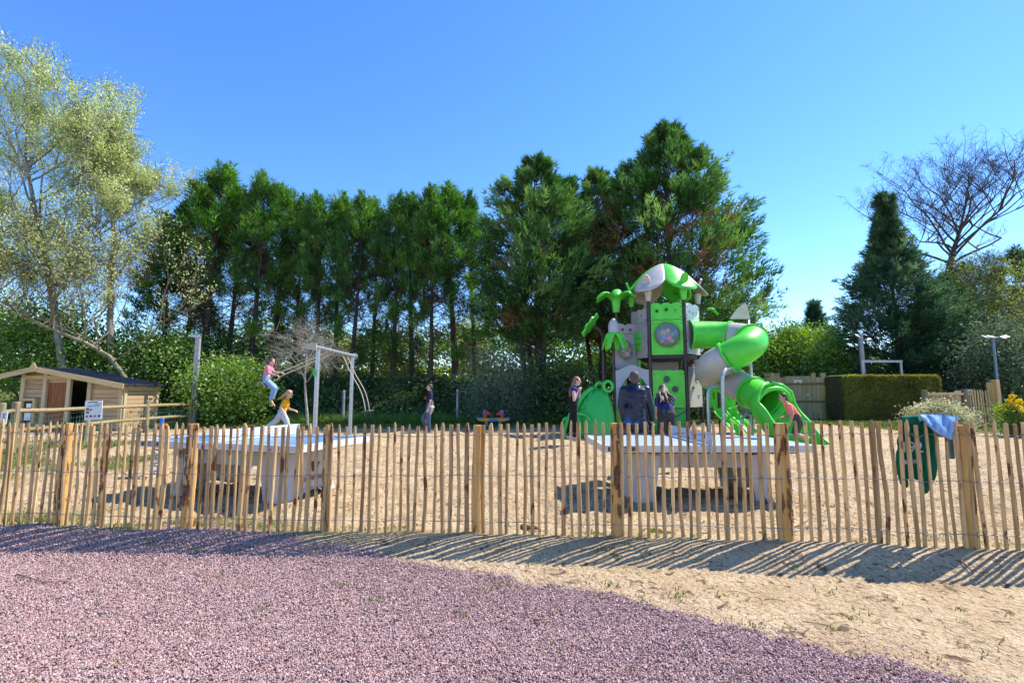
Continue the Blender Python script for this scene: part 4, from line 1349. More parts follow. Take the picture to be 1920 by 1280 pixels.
MB().prism([(-.08, -.06), (.08, -.06), (0, .08)], .006, frame(c + wn_ * .011, wdir)).build('triangle', simple('warning_yellow', (.75, .55, .01), .5, .05, 5), T)
MB().prism([(-.012, -.035), (.012, -.035), (.02, .0), (0, .04), (-.02, 0)], .004, frame(c + wn_ * .017, wdir)).build('symbol', black_ink, T)
# low flat hut roof glimpsed over the wall
T = thing('flat_roof_hut', (P(1500, 720, 28).x, 28.6, .2), 'low hut with slate blue flat roof behind the board wall', 'hut')
xa, xb = P(1434, 710, 29).x, P(1580, 710, 29).x; zt = P(1500, 704, 29).z
MB().box(((xa + xb) / 2, 30, (zt + .2) / 2), (xb - xa - .3, 1.6, zt - .3), None, .01).build('walls', simple('pale_render', (.45, .44, .40), .9, .15, 4), T)
MB().box(((xa + xb) / 2, 30, zt + .02), (xb - xa, 2.0, .12), None, .02).build('roof', simple('slate_blue_felt', (.12, .16, .24), .6, .15, 5), T)

# ---- white goal frame behind the hedge
p0 = P(1617, 681, 24.9); p1 = P(1689, 681, 24.9)
T = thing('goal_frame', (p0.x, 24.9, .2), 'white goal frame showing above the clipped hedge', 'goal')
wp = simple('worn_white_paint', (.62, .58, .52), .6, .15, 9)
for p in (p0, p1): MB().tube([(p.x, 24.9, .1), (p.x, 24.9, p.z + .05)], .06, 10).build('upright', wp, T)
MB().beam((p0.x - .06, 24.9, p0.z + .10), (p1.x + .06, 24.9, p1.z + .10), .12, .12, bev=.02).build('crossbar', wp, T)

# ---- clipped hedges: a solid box of twigs with short shoots all over
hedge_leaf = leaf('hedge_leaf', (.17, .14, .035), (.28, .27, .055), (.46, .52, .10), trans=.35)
hedge_core = simple('hedge_core', (.055, .05, .02), .95, .5, 12, bump=.8, bscale=30)
def hedge(u0, u1, vt, Y, depth, label, seed, n):
    a = P(u0, vt, Y); b_ = P(u1, vt, Y)
    x0, x1 = a.x, b_.x; zt = a.z; zb = gz((x0 + x1) / 2, Y) - .02
    T = thing('clipped_hedge', ((x0 + x1) / 2, Y + depth / 2, zb), label, 'hedge', 'clipped hedges')
    MB().box(((x0 + x1) / 2, Y + depth / 2, (zb + zt) / 2 - .03), (x1 - x0 - .16, depth - .16, zt - zb - .08), None, .18).build('branches', hedge_core, T, True, 60)
    q = np.random.default_rng(seed); L = Leaves(seed)
    w, h = x1 - x0, zt - zb
    areas = np.array([w * h, w * depth, depth * h, depth * h]); f = q.choice(4, n, p=areas / areas.sum())
    r1 = q.random(n); r2 = q.random(n)
    jit = q.normal(0, .035, n) + .14 * (fbm(r1 * w * 1.3, r2 * h * 1.3, 3) - .5)
    pos = np.zeros((n, 3)); nr_ = np.zeros((n, 3))
    k = f == 0; pos[k] = np.stack([x0 + r1[k] * w, Y - jit[k], zb + r2[k] * h], 1); nr_[k] = (0, -1, 0)
    k = f == 1; pos[k] = np.stack([x0 + r1[k] * w, Y + r2[k] * depth, zt + jit[k]], 1); nr_[k] = (0, 0, 1)
    k = f == 2; pos[k] = np.stack([x0 + jit[k], Y + r1[k] * depth, zb + r2[k] * h], 1); nr_[k] = (-1, 0, 0)
    k = f == 3; pos[k] = np.stack([x1 + jit[k], Y + r1[k] * depth, zb + r2[k] * h], 1); nr_[k] = (1, 0, 0)
    # rounded arrises
    cxm, cym = (x0 + x1) / 2, Y + depth / 2
    e = np.maximum(np.abs(pos[:, 0] - cxm) - (w / 2 - .22), 0) ** 2 + np.maximum(pos[:, 2] - (zt - .22), 0) ** 2
    s = 1 - .06 * np.clip(np.sqrt(e) / .22, 0, 1.4) ** 2
    pos[:, 0] = cxm + (pos[:, 0] - cxm) * s; pos[:, 2] = zb + (pos[:, 2] - zb) * s
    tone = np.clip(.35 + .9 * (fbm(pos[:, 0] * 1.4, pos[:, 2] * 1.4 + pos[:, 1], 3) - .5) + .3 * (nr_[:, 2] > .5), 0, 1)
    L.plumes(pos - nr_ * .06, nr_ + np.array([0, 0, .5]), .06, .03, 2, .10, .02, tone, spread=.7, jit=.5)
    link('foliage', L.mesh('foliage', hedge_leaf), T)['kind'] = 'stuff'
hedge(1577, 1765, 700, 22.6, 1.5, 'long clipped hedge to the right of the board wall', 61, 26000)
hedge(1752, 1818, 694, 26.0, 1.4, 'shorter clipped hedge behind the first one', 62, 9000)

# ---- small paling gate and fence with thick timber post at the right
thinp = wood('pale_paling', (.46, .31, .14), (.66, .49, .27), 'Z', 6, rnd=.16)
YG = 18.0
gt = thing('paling_gate', (P(1770, 790, YG).x, YG, .2), 'low paling gate with a rail between two grey posts', 'gate')
for u, vt in ((1733, 732), (1808, 731)):
    t = P(u, vt, YG); MB().box((t.x, YG, (t.z + .1) / 2), (.15, .13, t.z - .05), None, .015).build('post', railpost_mat, gt)
q = random.Random(4); u = 1739.
while u < 1803:
    t = P(u, 735 + q.uniform(-1.5, 1.5) - (u - 1739) * .03, YG)
    MB().tube([(t.x, YG + .02, .12), (t.x + q.uniform(-.01, .01), YG + .02, t.z - .05), (t.x, YG + .02, t.z)], [.021, .021, .008], 6).build('paling', thinp, gt); u += q.uniform(2.8, 4.2)
a = P(1736, 739, YG); b_ = P(1805, 738, YG)
MB().beam((a.x, YG - .03, a.z), (b_.x, YG - .03, b_.z), .05, .08, bev=.01).build('rail', thinp, gt)
MB().beam((a.x, YG - .03, a.z - .75), (b_.x, YG - .03, b_.z - .75), .05, .08, bev=.01).build('rail', thinp, gt)
g2 = thing('paling_fence', (P(1835, 790, YG).x, YG, .2), 'wired paling fence between the small gate and the timber post', 'fence')
u = 1813.; pts_ = []
while u < 1853:
    t = P(u, 730 + q.uniform(-1.5, 1.5), YG); zb = gz(t.x, YG)
    MB().tube([(t.x + q.uniform(0, .03), YG, zb - .05), (t.x, YG, t.z - .06), (t.x, YG, t.z)], [.024, .023, .008], 6).build('paling', thinp, g2); pts_.append((t.x, YG, t.z)); u += q.uniform(4.2, 6)
for dz in (-.14, -.6, -1.0):
    MB().tube([(x, y - .03, z + dz) for x, y, z in pts_], .006, 5).build('wire', wire_mat, g2)
t = P(1861, 712, 18.0); w_ = .30
tp = thing('timber_post', (t.x, 18.0, .18), 'thick square timber post with a small lamp at the right', 'post')
MB().box((t.x, 18.0, (t.z + .1) / 2), (w_, w_, t.z - .1), rotz(.5), .02).build('post', wood('new_oak', (.42, .24, .08), (.62, .40, .17), 'Z', 4, rnd=.05), tp)
p = P(1853, 714, 17.8)
MB().box(p, (.12, .12, .09), None, .02).build('lamp', simple('black_lamp', (.03, .03, .04), .4, .1, 5), tp)
for (u0, v0, u1, v1, mt, nm, wd) in ((1790, 732, 1803, 741, simple('blue_print', (.35, .42, .66), .5, .2, 60), 'print', 'small white and blue sign behind the gate'), (1811, 730, 1824, 740, simple('green_print', (.02, .25, .08), .5, .1, 60), 'emblem', 'small white sign with a green emblem right of the gate post')):
    a = P(u0, v0, YG + .25); b_ = P(u1, v1, YG + .25); c = (a + b_) / 2
    T = thing('gate_sign', (c.x, YG + .25, b_.z), wd, 'sign')
    MB().box(c, (b_.x - a.x, .012, a.z - b_.z), None, .003).build('plate', white_board, T)
    MB().box(c + Vector((.02, -.010, 0)), ((b_.x - a.x) * .45, .004, (a.z - b_.z) * .7), None, .002).build(nm, mt, T)
    MB().tube([(c.x, YG + .27, .1), (c.x, YG + .27, a.z)], .02, 8).build('stake', railpost_mat, T)
# low log edging by the bed
a = P(1868, 779, 19); b_ = P(1990, 782, 19)
tag(MB().tube([(a.x, 19, .32), ((a.x + b_.x) / 2, 19, .30), (b_.x, 19, .31)], [.09, .095, .09], 10).build('edging_log', railpost_mat, None, True), 'grey log edging the flower bed behind the timber post', 'log')

# ---- iron railings on the plateau beyond the conifers
T = thing('iron_railings', (-5, 26.8, 1.5), 'dark vertical bar railings beyond the conifer trunks', 'railings')
bars = MB(); iron = simple('dark_iron', (.045, .045, .04), .6, .2, 8)
x = -16.0
while x < 4.5:
    g_ = gz(x, 26.8)
    bars.beam((x, 26.8, g_ - .05), (x, 26.8, g_ + 1.28), .022, .022); x += .135
bars.build('bar', iron, T)['kind'] = 'stuff'
for dz in (.2, 1.1):
    MB().beam((-16, 26.83, gz(-16, 26.8) + dz), (4.5, 26.83, gz(-3, 26.8) + dz), .03, .045).build('rail', iron, T)
# ================================================================== table tennis tables
conc = simple('pale_concrete', (.50, .48, .45), .8, .10, 5, bump=.15, bscale=60)
edge_mat = simple('table_edge', (.60, .59, .57), .55, .06, 8)
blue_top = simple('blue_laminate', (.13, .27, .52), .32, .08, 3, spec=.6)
white_line = simple('white_line', (.75, .76, .78), .45, .04, 4)
seam_mat = simple('dark_seam', (.05, .05, .055), .7, .2, 10)
logo_mat = simple('charcoal_print', (.06, .06, .065), .6, .1, 10)
steel_net = simple('white_steel', (.74, .75, .77), .45, .05, 10)
blue_net = simple('brushed_net', (.38, .48, .66), .35, .12, 12, metal=.4)
def text_mesh(txt, size, M, mat, name, parent, ext=.002):
    cu = bpy.data.curves.new(name, 'FONT'); cu.body = txt; cu.size = size; cu.extrude = ext; cu.align_x = 'CENTER'; cu.align_y = 'CENTER'; cu.resolution_u = 3
    tmp = bpy.data.objects.new('tmp', cu); col.objects.link(tmp)
    dg = bpy.context.evaluated_depsgraph_get()
    me = bpy.data.meshes.new_from_object(tmp.evaluated_get(dg))
    bpy.data.objects.remove(tmp)
    me.transform(M @ Matrix.Rotation(R(90), 4, 'X'))
    me.materials.clear(); me.materials.append(mat)
    o = link(name, me, parent); o['kind'] = 'stuff'
    return o
def tt_table(origin, ang, label, net, zg, topmat):
    """origin = middle of the table on the ground; local x along the length"""
    M = Matrix.Translation((origin[0], origin[1], zg)) @ Matrix.Rotation(ang, 4, 'Z')
    M3 = M.to_3x3()
    T = thing('tennis_table', (origin[0], origin[1], zg), label, 'table')
    def bx(c, s, name, mat, bev=.006):
        return MB().box(M @ Vector(c), s, M3, bev).build(name, mat, T)
    L, W, H = 2.74, 1.525, .76
    bx((0, 0, H - .012), (L - .02, W - .02, .024), 'top', topmat, .004)
    for s in (-1, 1): bx((0, s * (W / 2 - .012), H - .045), (L, .03, .088), 'apron', edge_mat)
    for s in (-1, 1): bx((s * (L / 2 - .012), 0, H - .045), (.03, W - .06, .088), 'apron', edge_mat)
    # painted lines, a thin coat on the top
    for s in (-1, 1): bx((0, s * (W / 2 - .022), H + .0025), (L - .03, .03, .003), 'line', white_line, 0)
    for s in (-1, 1): bx((s * (L / 2 - .024), 0, H + .0027), (.03, W - .08, .003), 'line', white_line, 0)
    bx((0, 0, H + .0023), (L - .06, .008, .003), 'line', white_line, 0)
    # dark inset slab, then the beam
    bx((0, 0, H - .105), (L - .30, W - .34, .035), 'frame', seam_mat)
    for s in (-1, 1): bx((0, s * .40, H - .22), (1.50, .10, .21), 'beam', conc)
    # broad leg: bowed panel with a hollow, like an open book seen from the end
    for s in (-1, 1):
        leg = MB()
        poly = [(-.60, .60), (.60, .60), (.585, .34), (.62, .0), (.40, .0), (.34, .05), (.22, .10), (-.22, .10), (-.34, .05), (-.40, .0), (-.62, .0), (-.585, .34)]
        n = 14
        # curved in plan
        secs = []
        for (x_, z_) in poly: secs.append((x_, z_))
        vs, fs = [], []
        rows = [(z, hw) for z, hw in ((0, .60), (.12, .585), (.34, .565), (.50, .575), (.645, .60))]
        m_ = 12
        for side in (0, 1):
            for z, hw in rows:
                for k in range(m_ + 1):
                    t = -1 + 2 * k / m_
                    bow = .13 * (1 - t * t)
                    xx = s * (.80 + bow + (.05 if side else -.05) * 1.0 + .05 * (z < .05))
                    zz = z + (.10 * max(0, 1 - (t / .62) ** 2) if z == 0 else 0)
                    vs.append(M @ Vector((xx, t * hw, zz)))
        nr2 = len(rows); w2 = m_ + 1
        for side in (0, 1):
            o_ = side * nr2 * w2
            for i in range(nr2 - 1):
                for k in range(m_):
                    f = (o_ + i * w2 + k, o_ + i * w2 + k + 1, o_ + (i + 1) * w2 + k + 1, o_ + (i + 1) * w2 + k)
                    fs.append(f if (side == 0) == (s > 0) else f[::-1])
        S = nr2 * w2
        for k in range(m_):
            fs.append((k, k + 1, S + k + 1, S + k)); fs.append(((nr2 - 1) * w2 + k, (nr2 - 1) * w2 + k + 1, S + (nr2 - 1) * w2 + k + 1, S + (nr2 - 1) * w2 + k))
        for i in range(nr2 - 1):
            fs.append((i * w2, (i + 1) * w2, S + (i + 1) * w2, S + i * w2)); fs.append((i * w2 + m_, (i + 1) * w2 + m_, S + (i + 1) * w2 + m_, S + i * w2 + m_))
        leg.add(vs, fs)
        bm = bmesh.new(); me_ = leg.mesh('leg', conc, True); bm.from_mesh(me_); bmesh.ops.recalc_face_normals(bm, faces=bm.faces[:]); bm.to_mesh(me_); bm.free()
        me_.set_sharp_from_angle(angle=R(40))
        lo = link('leg', me_, T)
        # flanges that close the leg towards the middle
        for sy in (-1, 1):
            fl = MB(); fl.prism([(0, 0), (.11, 0), (.20, .60), (0, .645)], .06, M @ frame((s * .78, sy * .53, 0), (-s, 0, 0)))
            fl.build('flange', conc, lo)
    # net
    if net == 'perforated':
        hz = .155; nu, nv = 40, 3
        Wn = W + .12
        poly = [(-Wn / 2, 0), (Wn / 2, 0), (Wn / 2, hz), (-Wn / 2, hz)]
        holes = [circle(-Wn / 2 + .07 + (Wn - .14) * i / (nu - 1), .030 + .045 * j, .0125, 6) for i in range(nu) for j in range(nv)]
        mb = MB(); mb.prism(poly, .012, M @ frame((0, 0, H + .006), (0, 1, 0)), holes); mb.build('net', steel_net, T)
    else:
        no = MB().box(M @ Vector((0, 0, H + .085)), (.010, W + .10, .155), M3, .002).build('net', blue_net, T)
        for k in range(5):
            MB().box(M @ Vector((-.0085, 0, H + .022 + .031 * k)), (.006, W + .08, .010), M3, .001).build('slat', steel_net, no)
    for s in (-1, 1): bx((0, s * (W / 2 + .035), H + .03), (.035, .04, .26), 'net_post', galv, .008)
    return T, M
# left table, turned; right table square to the view
A_, B_ = Vector((-5.30, 6.98)), Vector((-2.62, 6.13))
ax_ = (B_ - A_).normalized(); per = Vector((-ax_.y, ax_.x))
cL = (A_ + B_) / 2 + per * 1.525 / 2
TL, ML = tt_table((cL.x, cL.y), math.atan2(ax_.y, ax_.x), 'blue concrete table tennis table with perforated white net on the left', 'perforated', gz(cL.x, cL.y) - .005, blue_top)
p1 = PZ(1126, 832, .76); p2 = PZ(1537, 832, .76)
cR = Vector(((p1.x + p2.x) / 2, p1.y + 1.525 / 2 + .02))
TR, MR = tt_table((cR.x, cR.y), 0.0, 'pale concrete table tennis table with blue slatted net in front of the tower', 'slatted', gz(cR.x, cR.y) - .005, simple('pale_laminate', (.44, .55, .70), .28, .05, 3, spec=.6))  # paler laminate for the right-hand top
# lettering and emblem
for (T, M, sx) in ((TL, ML, 1), (TR, MR, 1)):
    text_mesh('510', .085, M @ Matrix.Translation((1.00, -.7535 - .012, .715)) @ Matrix.Scale(1.35, 4, (1, 0, 0)), logo_mat, 'lettering', T)
    MB().prism([(-.19, -.028), (.15, -.028), (.19, .028), (-.19, .028)], .004, M @ frame((-1.12, -.7535 - .0125, .715), (1, 0, 0))).build('emblem', logo_mat, T)
    text_mesh('cornilleau', .045, M @ Matrix.Translation((-1.12, -.7535 - .016, .715)), white_line, 'lettering', T)
    # end panel emblem and word
    E = M @ frame((.80 + .13 + .05 + .012, 0.0, 0), (0, 1, 0))
    for k, (x0, h) in enumerate(((-.07, .14), (.0, .15), (.07, .12))):
        MB().prism([(x0 - .025, .33), (x0 + .005, .33), (x0 + .025, .33 + h * .6), (x0 + .055, .33 + h), (x0 + .01, .33 + h * .95), (x0 - .03, .33 + h * .5)], .006, E).build('emblem', logo_mat, T)
    text_mesh('cornilleau', .12, E @ Matrix.Translation((0, -.004, .25)), logo_mat, 'lettering', T)

# bats and ball left about
bat_red = simple('bat_rubber', (.45, .03, .05), .6, .1, 20); bat_blue = simple('bat_blue_rubber', (.03, .12, .35), .6, .1, 20); bat_grey = simple('bat_grey', (.30, .33, .40), .5, .1, 20)
def bat(p, ang, mat, label, tilt=0.0):
    T = thing('table_tennis_bat', p, label, 'bat')
    M = Matrix.Translation(p) @ Matrix.Rotation(ang, 4, 'Z') @ Matrix.Rotation(tilt, 4, 'Y') @ Matrix.Rotation(R(90), 4, 'X')
    MB().prism([(.085 * math.cos(a) + .0, .078 * math.sin(a)) for a in np.linspace(0, 6.28, 22)[:-1]], .012, M).build('blade', mat, T)
    MB().prism([(.07, -.013), (.18, -.016), (.18, .016), (.07, .013)], .022, M).build('handle', thinp, T)
pz_ = MR @ Vector((.72, .30, .772)); bat(pz_, .3, bat_red, 'red table tennis bat lying on the pale table')
pz_ = MR @ Vector((1.02, .12, .772)); bat(pz_, 2.6, bat_blue, 'blue table tennis bat lying on the pale table')
p = PZ(1488, 907, .02); bat((p.x, p.y, gz(p.x, p.y) + .03), -.5, bat_grey, 'grey table tennis bat dropped in the sand', .12)

# ================================================================== swing frame
zs = .17
pn = P(597, 652, 12.4); pfv = P(661, 667, 15.1)
xsw = (pn.x + pfv.x) / 2; zsw = (pn.z + pfv.z) / 2
sw = thing('swing_frame', (xsw, 13.7, zs), 'tall galvanised swing frame with two rope swings', 'swing')
for Y in (12.4, 15.1):
    MB().tube([(xsw, Y, zs - .2), (xsw, Y, zsw)], .055, 14).build('post', galv, sw, True, 40)
MB().tube([(xsw, 12.15, zsw), (xsw, 15.25, zsw)], .055, 14).build('crossbar', galv, sw, True, 40)
MB().prism([(-.24, .0), (-.20, .055), (-.05, .10), (.08, .09), (.08, -.09), (-.05, -.08), (-.20, -.05)], .04, frame((xsw, 12.10, zsw), (1, 0, 0))).build('end_plate', simple('beige_plate', (.42, .38, .30), .6, .1, 8), sw)
MB().tube([(xsw, 15.25, zsw), (xsw, 15.31, zsw)], .10, 16).build('end_cap', galv, sw, True, 40)
for Y in (12.75, 13.05, 13.35, 14.2, 14.6, 14.95):
    MB().tube([(xsw, Y - .025, zsw), (xsw, Y + .025, zsw)], .066, 14).build('clamp', galv_old, sw, True, 40)
pl = P(594, 698, 12.3)
o = MB().prism([(.045 * math.cos(a), .13 * math.sin(a) if abs(math.sin(a)) < .6 else .13 * math.copysign(.6, math.sin(a)) + .05 * (math.sin(a) - math.copysign(.6, math.sin(a)))) for a in np.linspace(0, 6.28, 20)[:-1]], .02, frame((xsw - .03, 12.31, pl.z), (1, 0, 0))).build('number_plate', simple('plate_green', (.02, .42, .10), .4, .05, 5), sw)
rope_mat = simple('pale_rope', (.50, .44, .36), .9, .2, 60)
seat_mat = simple('rubber_seat', (.08, .09, .12), .6, .15, 14)
YS = 13.25
seatc = P(499, 719, YS)
def rope_swing(y0, y1, seat, ctrl, label):
    for y_ in (y0, y1):
        a = Vector((xsw, y_, zsw - .06)); b_ = Vector((seat.x, y_ * .5 + seat.y * .5 if False else y_, seat.z))
        MB().tube(catmull([a] + [c + Vector((0, y_ - seat.y, 0)) for c in ctrl] + [b_], 6), .013, 6).build('rope', rope_mat, sw)
grip = P(525, 702, YS)
rope_swing(YS - .22, YS + .22, seatc, [Vector((xsw, YS, zsw - .06)).lerp(grip, .33), Vector((xsw, YS, zsw - .06)).lerp(grip, .66), grip, grip.lerp(seatc, .5)], '')
MB().box(seatc + Vector((0, 0, -.02)), (.20, .50, .035), Matrix.Rotation(.75, 3, 'Y'), .012).build('seat', seat_mat, sw)
YS2 = 14.45
seat2 = P(689, 769, YS2)
rope_swing(YS2 - .20, YS2 + .20, seat2, [P(662, 700, YS2), P(678, 728, YS2), P(685, 748, YS2)], '')
MB().box(seat2 + Vector((0, 0, -.02)), (.22, .52, .04), Matrix.Rotation(-.18, 3, 'Y'), .014).build('seat', seat_mat, sw)

# ================================================================== rocking toy with two red bird heads
YR = 19.0; c = P(925, 786, YR)
red_p = simple('red_plastic', (.60, .035, .025), .4, .08, 6); yel_p = simple('yellow_plastic', (.72, .40, .01), .4, .08, 6); blu_p = simple('blue_plastic', (.04, .16, .52), .4, .08, 6)
rk = thing('rocking_toy', (c.x, YR, gz(c.x, YR)), 'yellow and blue rocking seesaw with two red parrot heads', 'rocker')
zc = c.z
MB().prism([(-.64, .05), (-.60, -.02), (-.45, -.06), (.45, -.06), (.60, -.02), (.64, .05)], .05, frame((c.x, YR - .1, zc), (1, 0, 0))).build('side_board', yel_p, rk)
MB().prism([(-.64, .05), (-.60, -.02), (-.45, -.06), (.45, -.06), (.60, -.02), (.64, .05)], .05, frame((c.x, YR + .1, zc), (1, 0, 0))).build('side_board', yel_p, rk)
for s in (-1, 1):
    MB().box((c.x + s * .52, YR, zc + .065), (.30, .30, .03), None, .012).build('seat', blu_p, rk)
    hb = MB(); F4 = frame((c.x + s * .33, YR, zc + .03), (-s, 0, 0))
    hb.prism([(-.09, .0), (.08, .0), (.07, .10), (.12, .17), (.20, .12), (.22, .20), (.13, .27), (.05, .33), (-.04, .33), (-.085, .26), (-.05, .18), (-.07, .09)], .09, F4)
    ho = hb.build('bird_head', red_p, rk)
    MB().prism(circle(-.01, .25, .05, 14, .085), .115, F4).build('eye_patch', blu_p, ho)
    MB().prism(circle(-.02, .28, .02, 10), .130, F4).build('eye', yel_p, ho)
    MB().tube([(c.x + s * .27, YR, zc - .05), (c.x + s * .25, YR, gz(c.x, YR) + .02)], .06, 10).build('spring', galv_old, rk)
MB().prism([(-.17, -.07), (.17, -.07), (.15, .03), (-.15, .03)], .30, frame((c.x, YR, zc), (1, 0, 0))).build('badge', blu_p, rk)

# ================================================================== blue and orange spring toy behind the left table
YT = 8.6; c = P(302, 800, YT); T = thing('spring_toy', (c.x, YT, gz(c.x, YT)), 'blue spring rider with orange handle and seat, left', 'rocker')
ora = simple('orange_plastic', (.75, .20, .01), .4, .08, 6)
pts_ = []
zb = gz(c.x, YT); zt = P(302, 828, YT).z
for k in range(60):
    a = k / 60 * 2 * math.pi * 4.5
    pts_.append((c.x - .03 + .07 * math.cos(a), YT + .07 * math.sin(a), zb + (zt - zb) * k / 59))
MB().tube(pts_, .014, 6).build('spring', blu_p, T)
MB().box((c.x - .02, YT, zt + .02), (.24, .26, .035), None, .01).build('seat', ora, T)
top = P(304, 788, YT)
MB().tube([(c.x, YT, zt), (c.x + .01, YT, (zt + top.z) / 2), (top.x, YT, top.z)], .03, 10).build('stem', blu_p, T)
MB().ball((top.x, YT, top.z + .02), .035).build('knob', blu_p, T, True)
hb = P(303, 796, YT); MB().tube([(hb.x - .10, YT, hb.z), (hb.x + .10, YT, hb.z)], .022, 8).build('handle', ora, T)
# ================================================================== play tower
def plastic(name, c, rough=.38):
    return simple(name, c, rough, .11, 3.5, bump=.05, bscale=160, spec=.45)
G = plastic('green_plastic', (.085, .60, .045)); G2 = plastic('deep_green_plastic', (.03, .40, .055)); GL = plastic('lime_plastic', (.22, .65, .04))
TA = plastic('taupe_plastic', (.46, .43, .40), .42); TD = plastic('mid_grey_plastic', (.37, .35, .35), .45); CR = plastic('sunlit_grey_plastic', (.66, .65, .61), .4)  # the last one is grey with the lit side's paleness in its colour
BR = simple('brown_tube', (.052, .030, .028), .42, .12, 8, metal=.2); BK = simple('black_fitting', (.02, .02, .02), .5, .1, 9)
PHI = R(14); EX = Vector((math.cos(PHI), -math.sin(PHI), 0)); EY = Vector((math.sin(PHI), math.cos(PHI), 0))
AB = P(1253, 700, 15.1); S_ = 1.06
C0 = Vector((AB.x, AB.y, 0)) + EY * .918
def loc2(x, y, z=0.0): return C0 + EX * x + EY * y + Vector((0, 0, z))
def zt(v): return P(1253, v, 15.1).z
HX = {'A': (-.53, -.918), 'B': (.53, -.918), 'C': (-1.06, 0), 'D': (1.06, 0), 'E': (-.53, .918), 'F': (.53, .918)}
HXP = {k: loc2(*v) for k, v in HX.items()}
gz0 = .15
tower = thing('play_tower', (C0.x, C0.y, gz0), 'green and grey climbing tower with petal roof, palm toppers and tube slide', 'playground')
def post(p, ztop, r=.05, clamps=(), name='post'):
    o = MB().tube([(p.x, p.y, gz0 - .1), (p.x, p.y, ztop)], r, 12).build(name, BR, tower, True, 40)
    for z in clamps:
        MB().tube([(p.x, p.y, z - .03), (p.x, p.y, z + .03)], r + .016, 12).build('clamp', BK, o, True, 40)
    return o
rim = zt(552)
for k in 'ABCDEF':
    post(HXP[k], rim + .1, .052, [zt(v) for v in (573, 598, 640, 666, 690, 762)] if k in 'ABD' else [])
Pp = HXP['A'] - EX * 1.12; Lp = Pp + EY * 1.0
post(Pp, zt(640), .05, [zt(v) for v in (690, 720, 745)]); post(Lp, zt(690), .045)
post(HXP['A'] - EX * 1.02 + EY * .55, zt(575), .045)                                # carries the palm head
# decks
def hexplate(z, t, mat, sc=.97):
    mb = MB(); vv = [C0 + (HXP[k] - C0) * sc for k in 'ABDFEC']
    mb.add([(p.x, p.y, z - t) for p in vv] + [(p.x, p.y, z) for p in vv], [tuple(range(6))[::-1], tuple(range(6, 12))] + [(i, (i + 1) % 6, 6 + (i + 1) % 6, 6 + i) for i in range(6)])
    return mb.build('deck', mat, tower)
hexplate(zt(665), .10, BK); hexplate(zt(742), .08, BK)
mb = MB(); vv = [Pp, HXP['A'], HXP['A'] + EY * 1.0, Lp]; z = zt(748)
mb.add([(p.x, p.y, z - .07) for p in vv] + [(p.x, p.y, z) for p in vv], [(0, 3, 2, 1), (4, 5, 6, 7)] + [(i, (i + 1) % 4, 4 + (i + 1) % 4, 4 + i) for i in range(4)])
mb.build('deck', BK, tower)
def wavy(x0, x1, z, amp, n=3, m=24, rev=False):
    pts = []
    for i in range(m + 1):
        t = i / m
        pts.append((x0 + (x1 - x0) * t, z + amp * (abs(math.sin(math.pi * n * t)) ** .6 - .3)))
    return pts[::-1] if rev else pts
def panel(pa, pb, z0, z1, mat, name, top=('flat', 0), holes=(), off=.0, th=.06, inset=.06, bottom=None, parent=None):
    pa, pb = Vector((pa.x, pa.y, 0)), Vector((pb.x, pb.y, 0))
    w = (pb - pa).length; d = (pb - pa).normalized()
    F4 = frame(pa, d); F4 = F4 @ Matrix.Translation((0, off, 0))
    x0, x1 = inset, w - inset
    bot = bottom(x0, x1) if bottom else [(x0, z0), (x1, z0)]
    tp_ = wavy(x0, x1, z1, top[1], top[0], rev=True) if top[0] != 'flat' else [(x1, z1), (x0, z1)]
    hl = [circle(x0 + (x1 - x0) * fx, hz_, r_, 18) for fx, hz_, r_ in holes]
    o = MB().prism(bot + tp_, th, F4, hl).build(name, mat, parent or tower)
    for fx, hz_, r_ in holes:                       # raised moulded collar round each hole
        if r_ < .2:
            pts = [F4 @ Vector((x0 + (x1 - x0) * fx + (r_ + .022) * math.cos(a), -th / 2, hz_ + (r_ + .022) * math.sin(a))) for a in np.linspace(0, 2 * math.pi, 21)[:-1]]
            MB().tube(pts, .016, 6, closed=True).build('hole_rim', mat, o, True)
    for fx in (.05, .95):                           # bolts
        for hz_ in (z0 + .07, z1 - .10):
            q_ = F4 @ Vector((x0 + (x1 - x0) * fx, -th / 2, hz_)); n_ = F4.to_3x3() @ Vector((0, -1, 0))
            MB().tube([q_, q_ + n_ * .012], .016, 8).build('bolt', BK, o)
    return F4, w, o
# ---- upper front: lime panel with bubble window
A_, B_, C_, D_, E_, F_ = (HXP[k] for k in 'ABCDEF')
glass, nt, out = new_mat('bubble_plastic')
tr = nd(nt, 'BsdfTransparent'); tr.inputs[0].default_value = (.86, .92, .97, 1); gl = nd(nt, 'BsdfPrincipled'); gl.inputs['Base Color'].default_value = (.55, .66, .80, 1); gl.inputs['Roughness'].default_value = .12  # bluish tint puts the sky's reflection into the bubble colour
mx = nd(nt, 'MixShader'); mx.inputs[0].default_value = .24; lk(nt, tr.outputs[0], mx.inputs[1]); lk(nt, gl.outputs[0], mx.inputs[2]); lk(nt, mx.outputs[0], out.inputs[0])
flower_cols = [plastic('flower_' + n, c) for n, c in (('pink', (.75, .12, .25)), ('orange', (.85, .33, .03)), ('blue', (.05, .16, .6)), ('red', (.7, .04, .03)), ('yellow', (.85, .55, .02)), ('green', (.03, .30, .12)))]
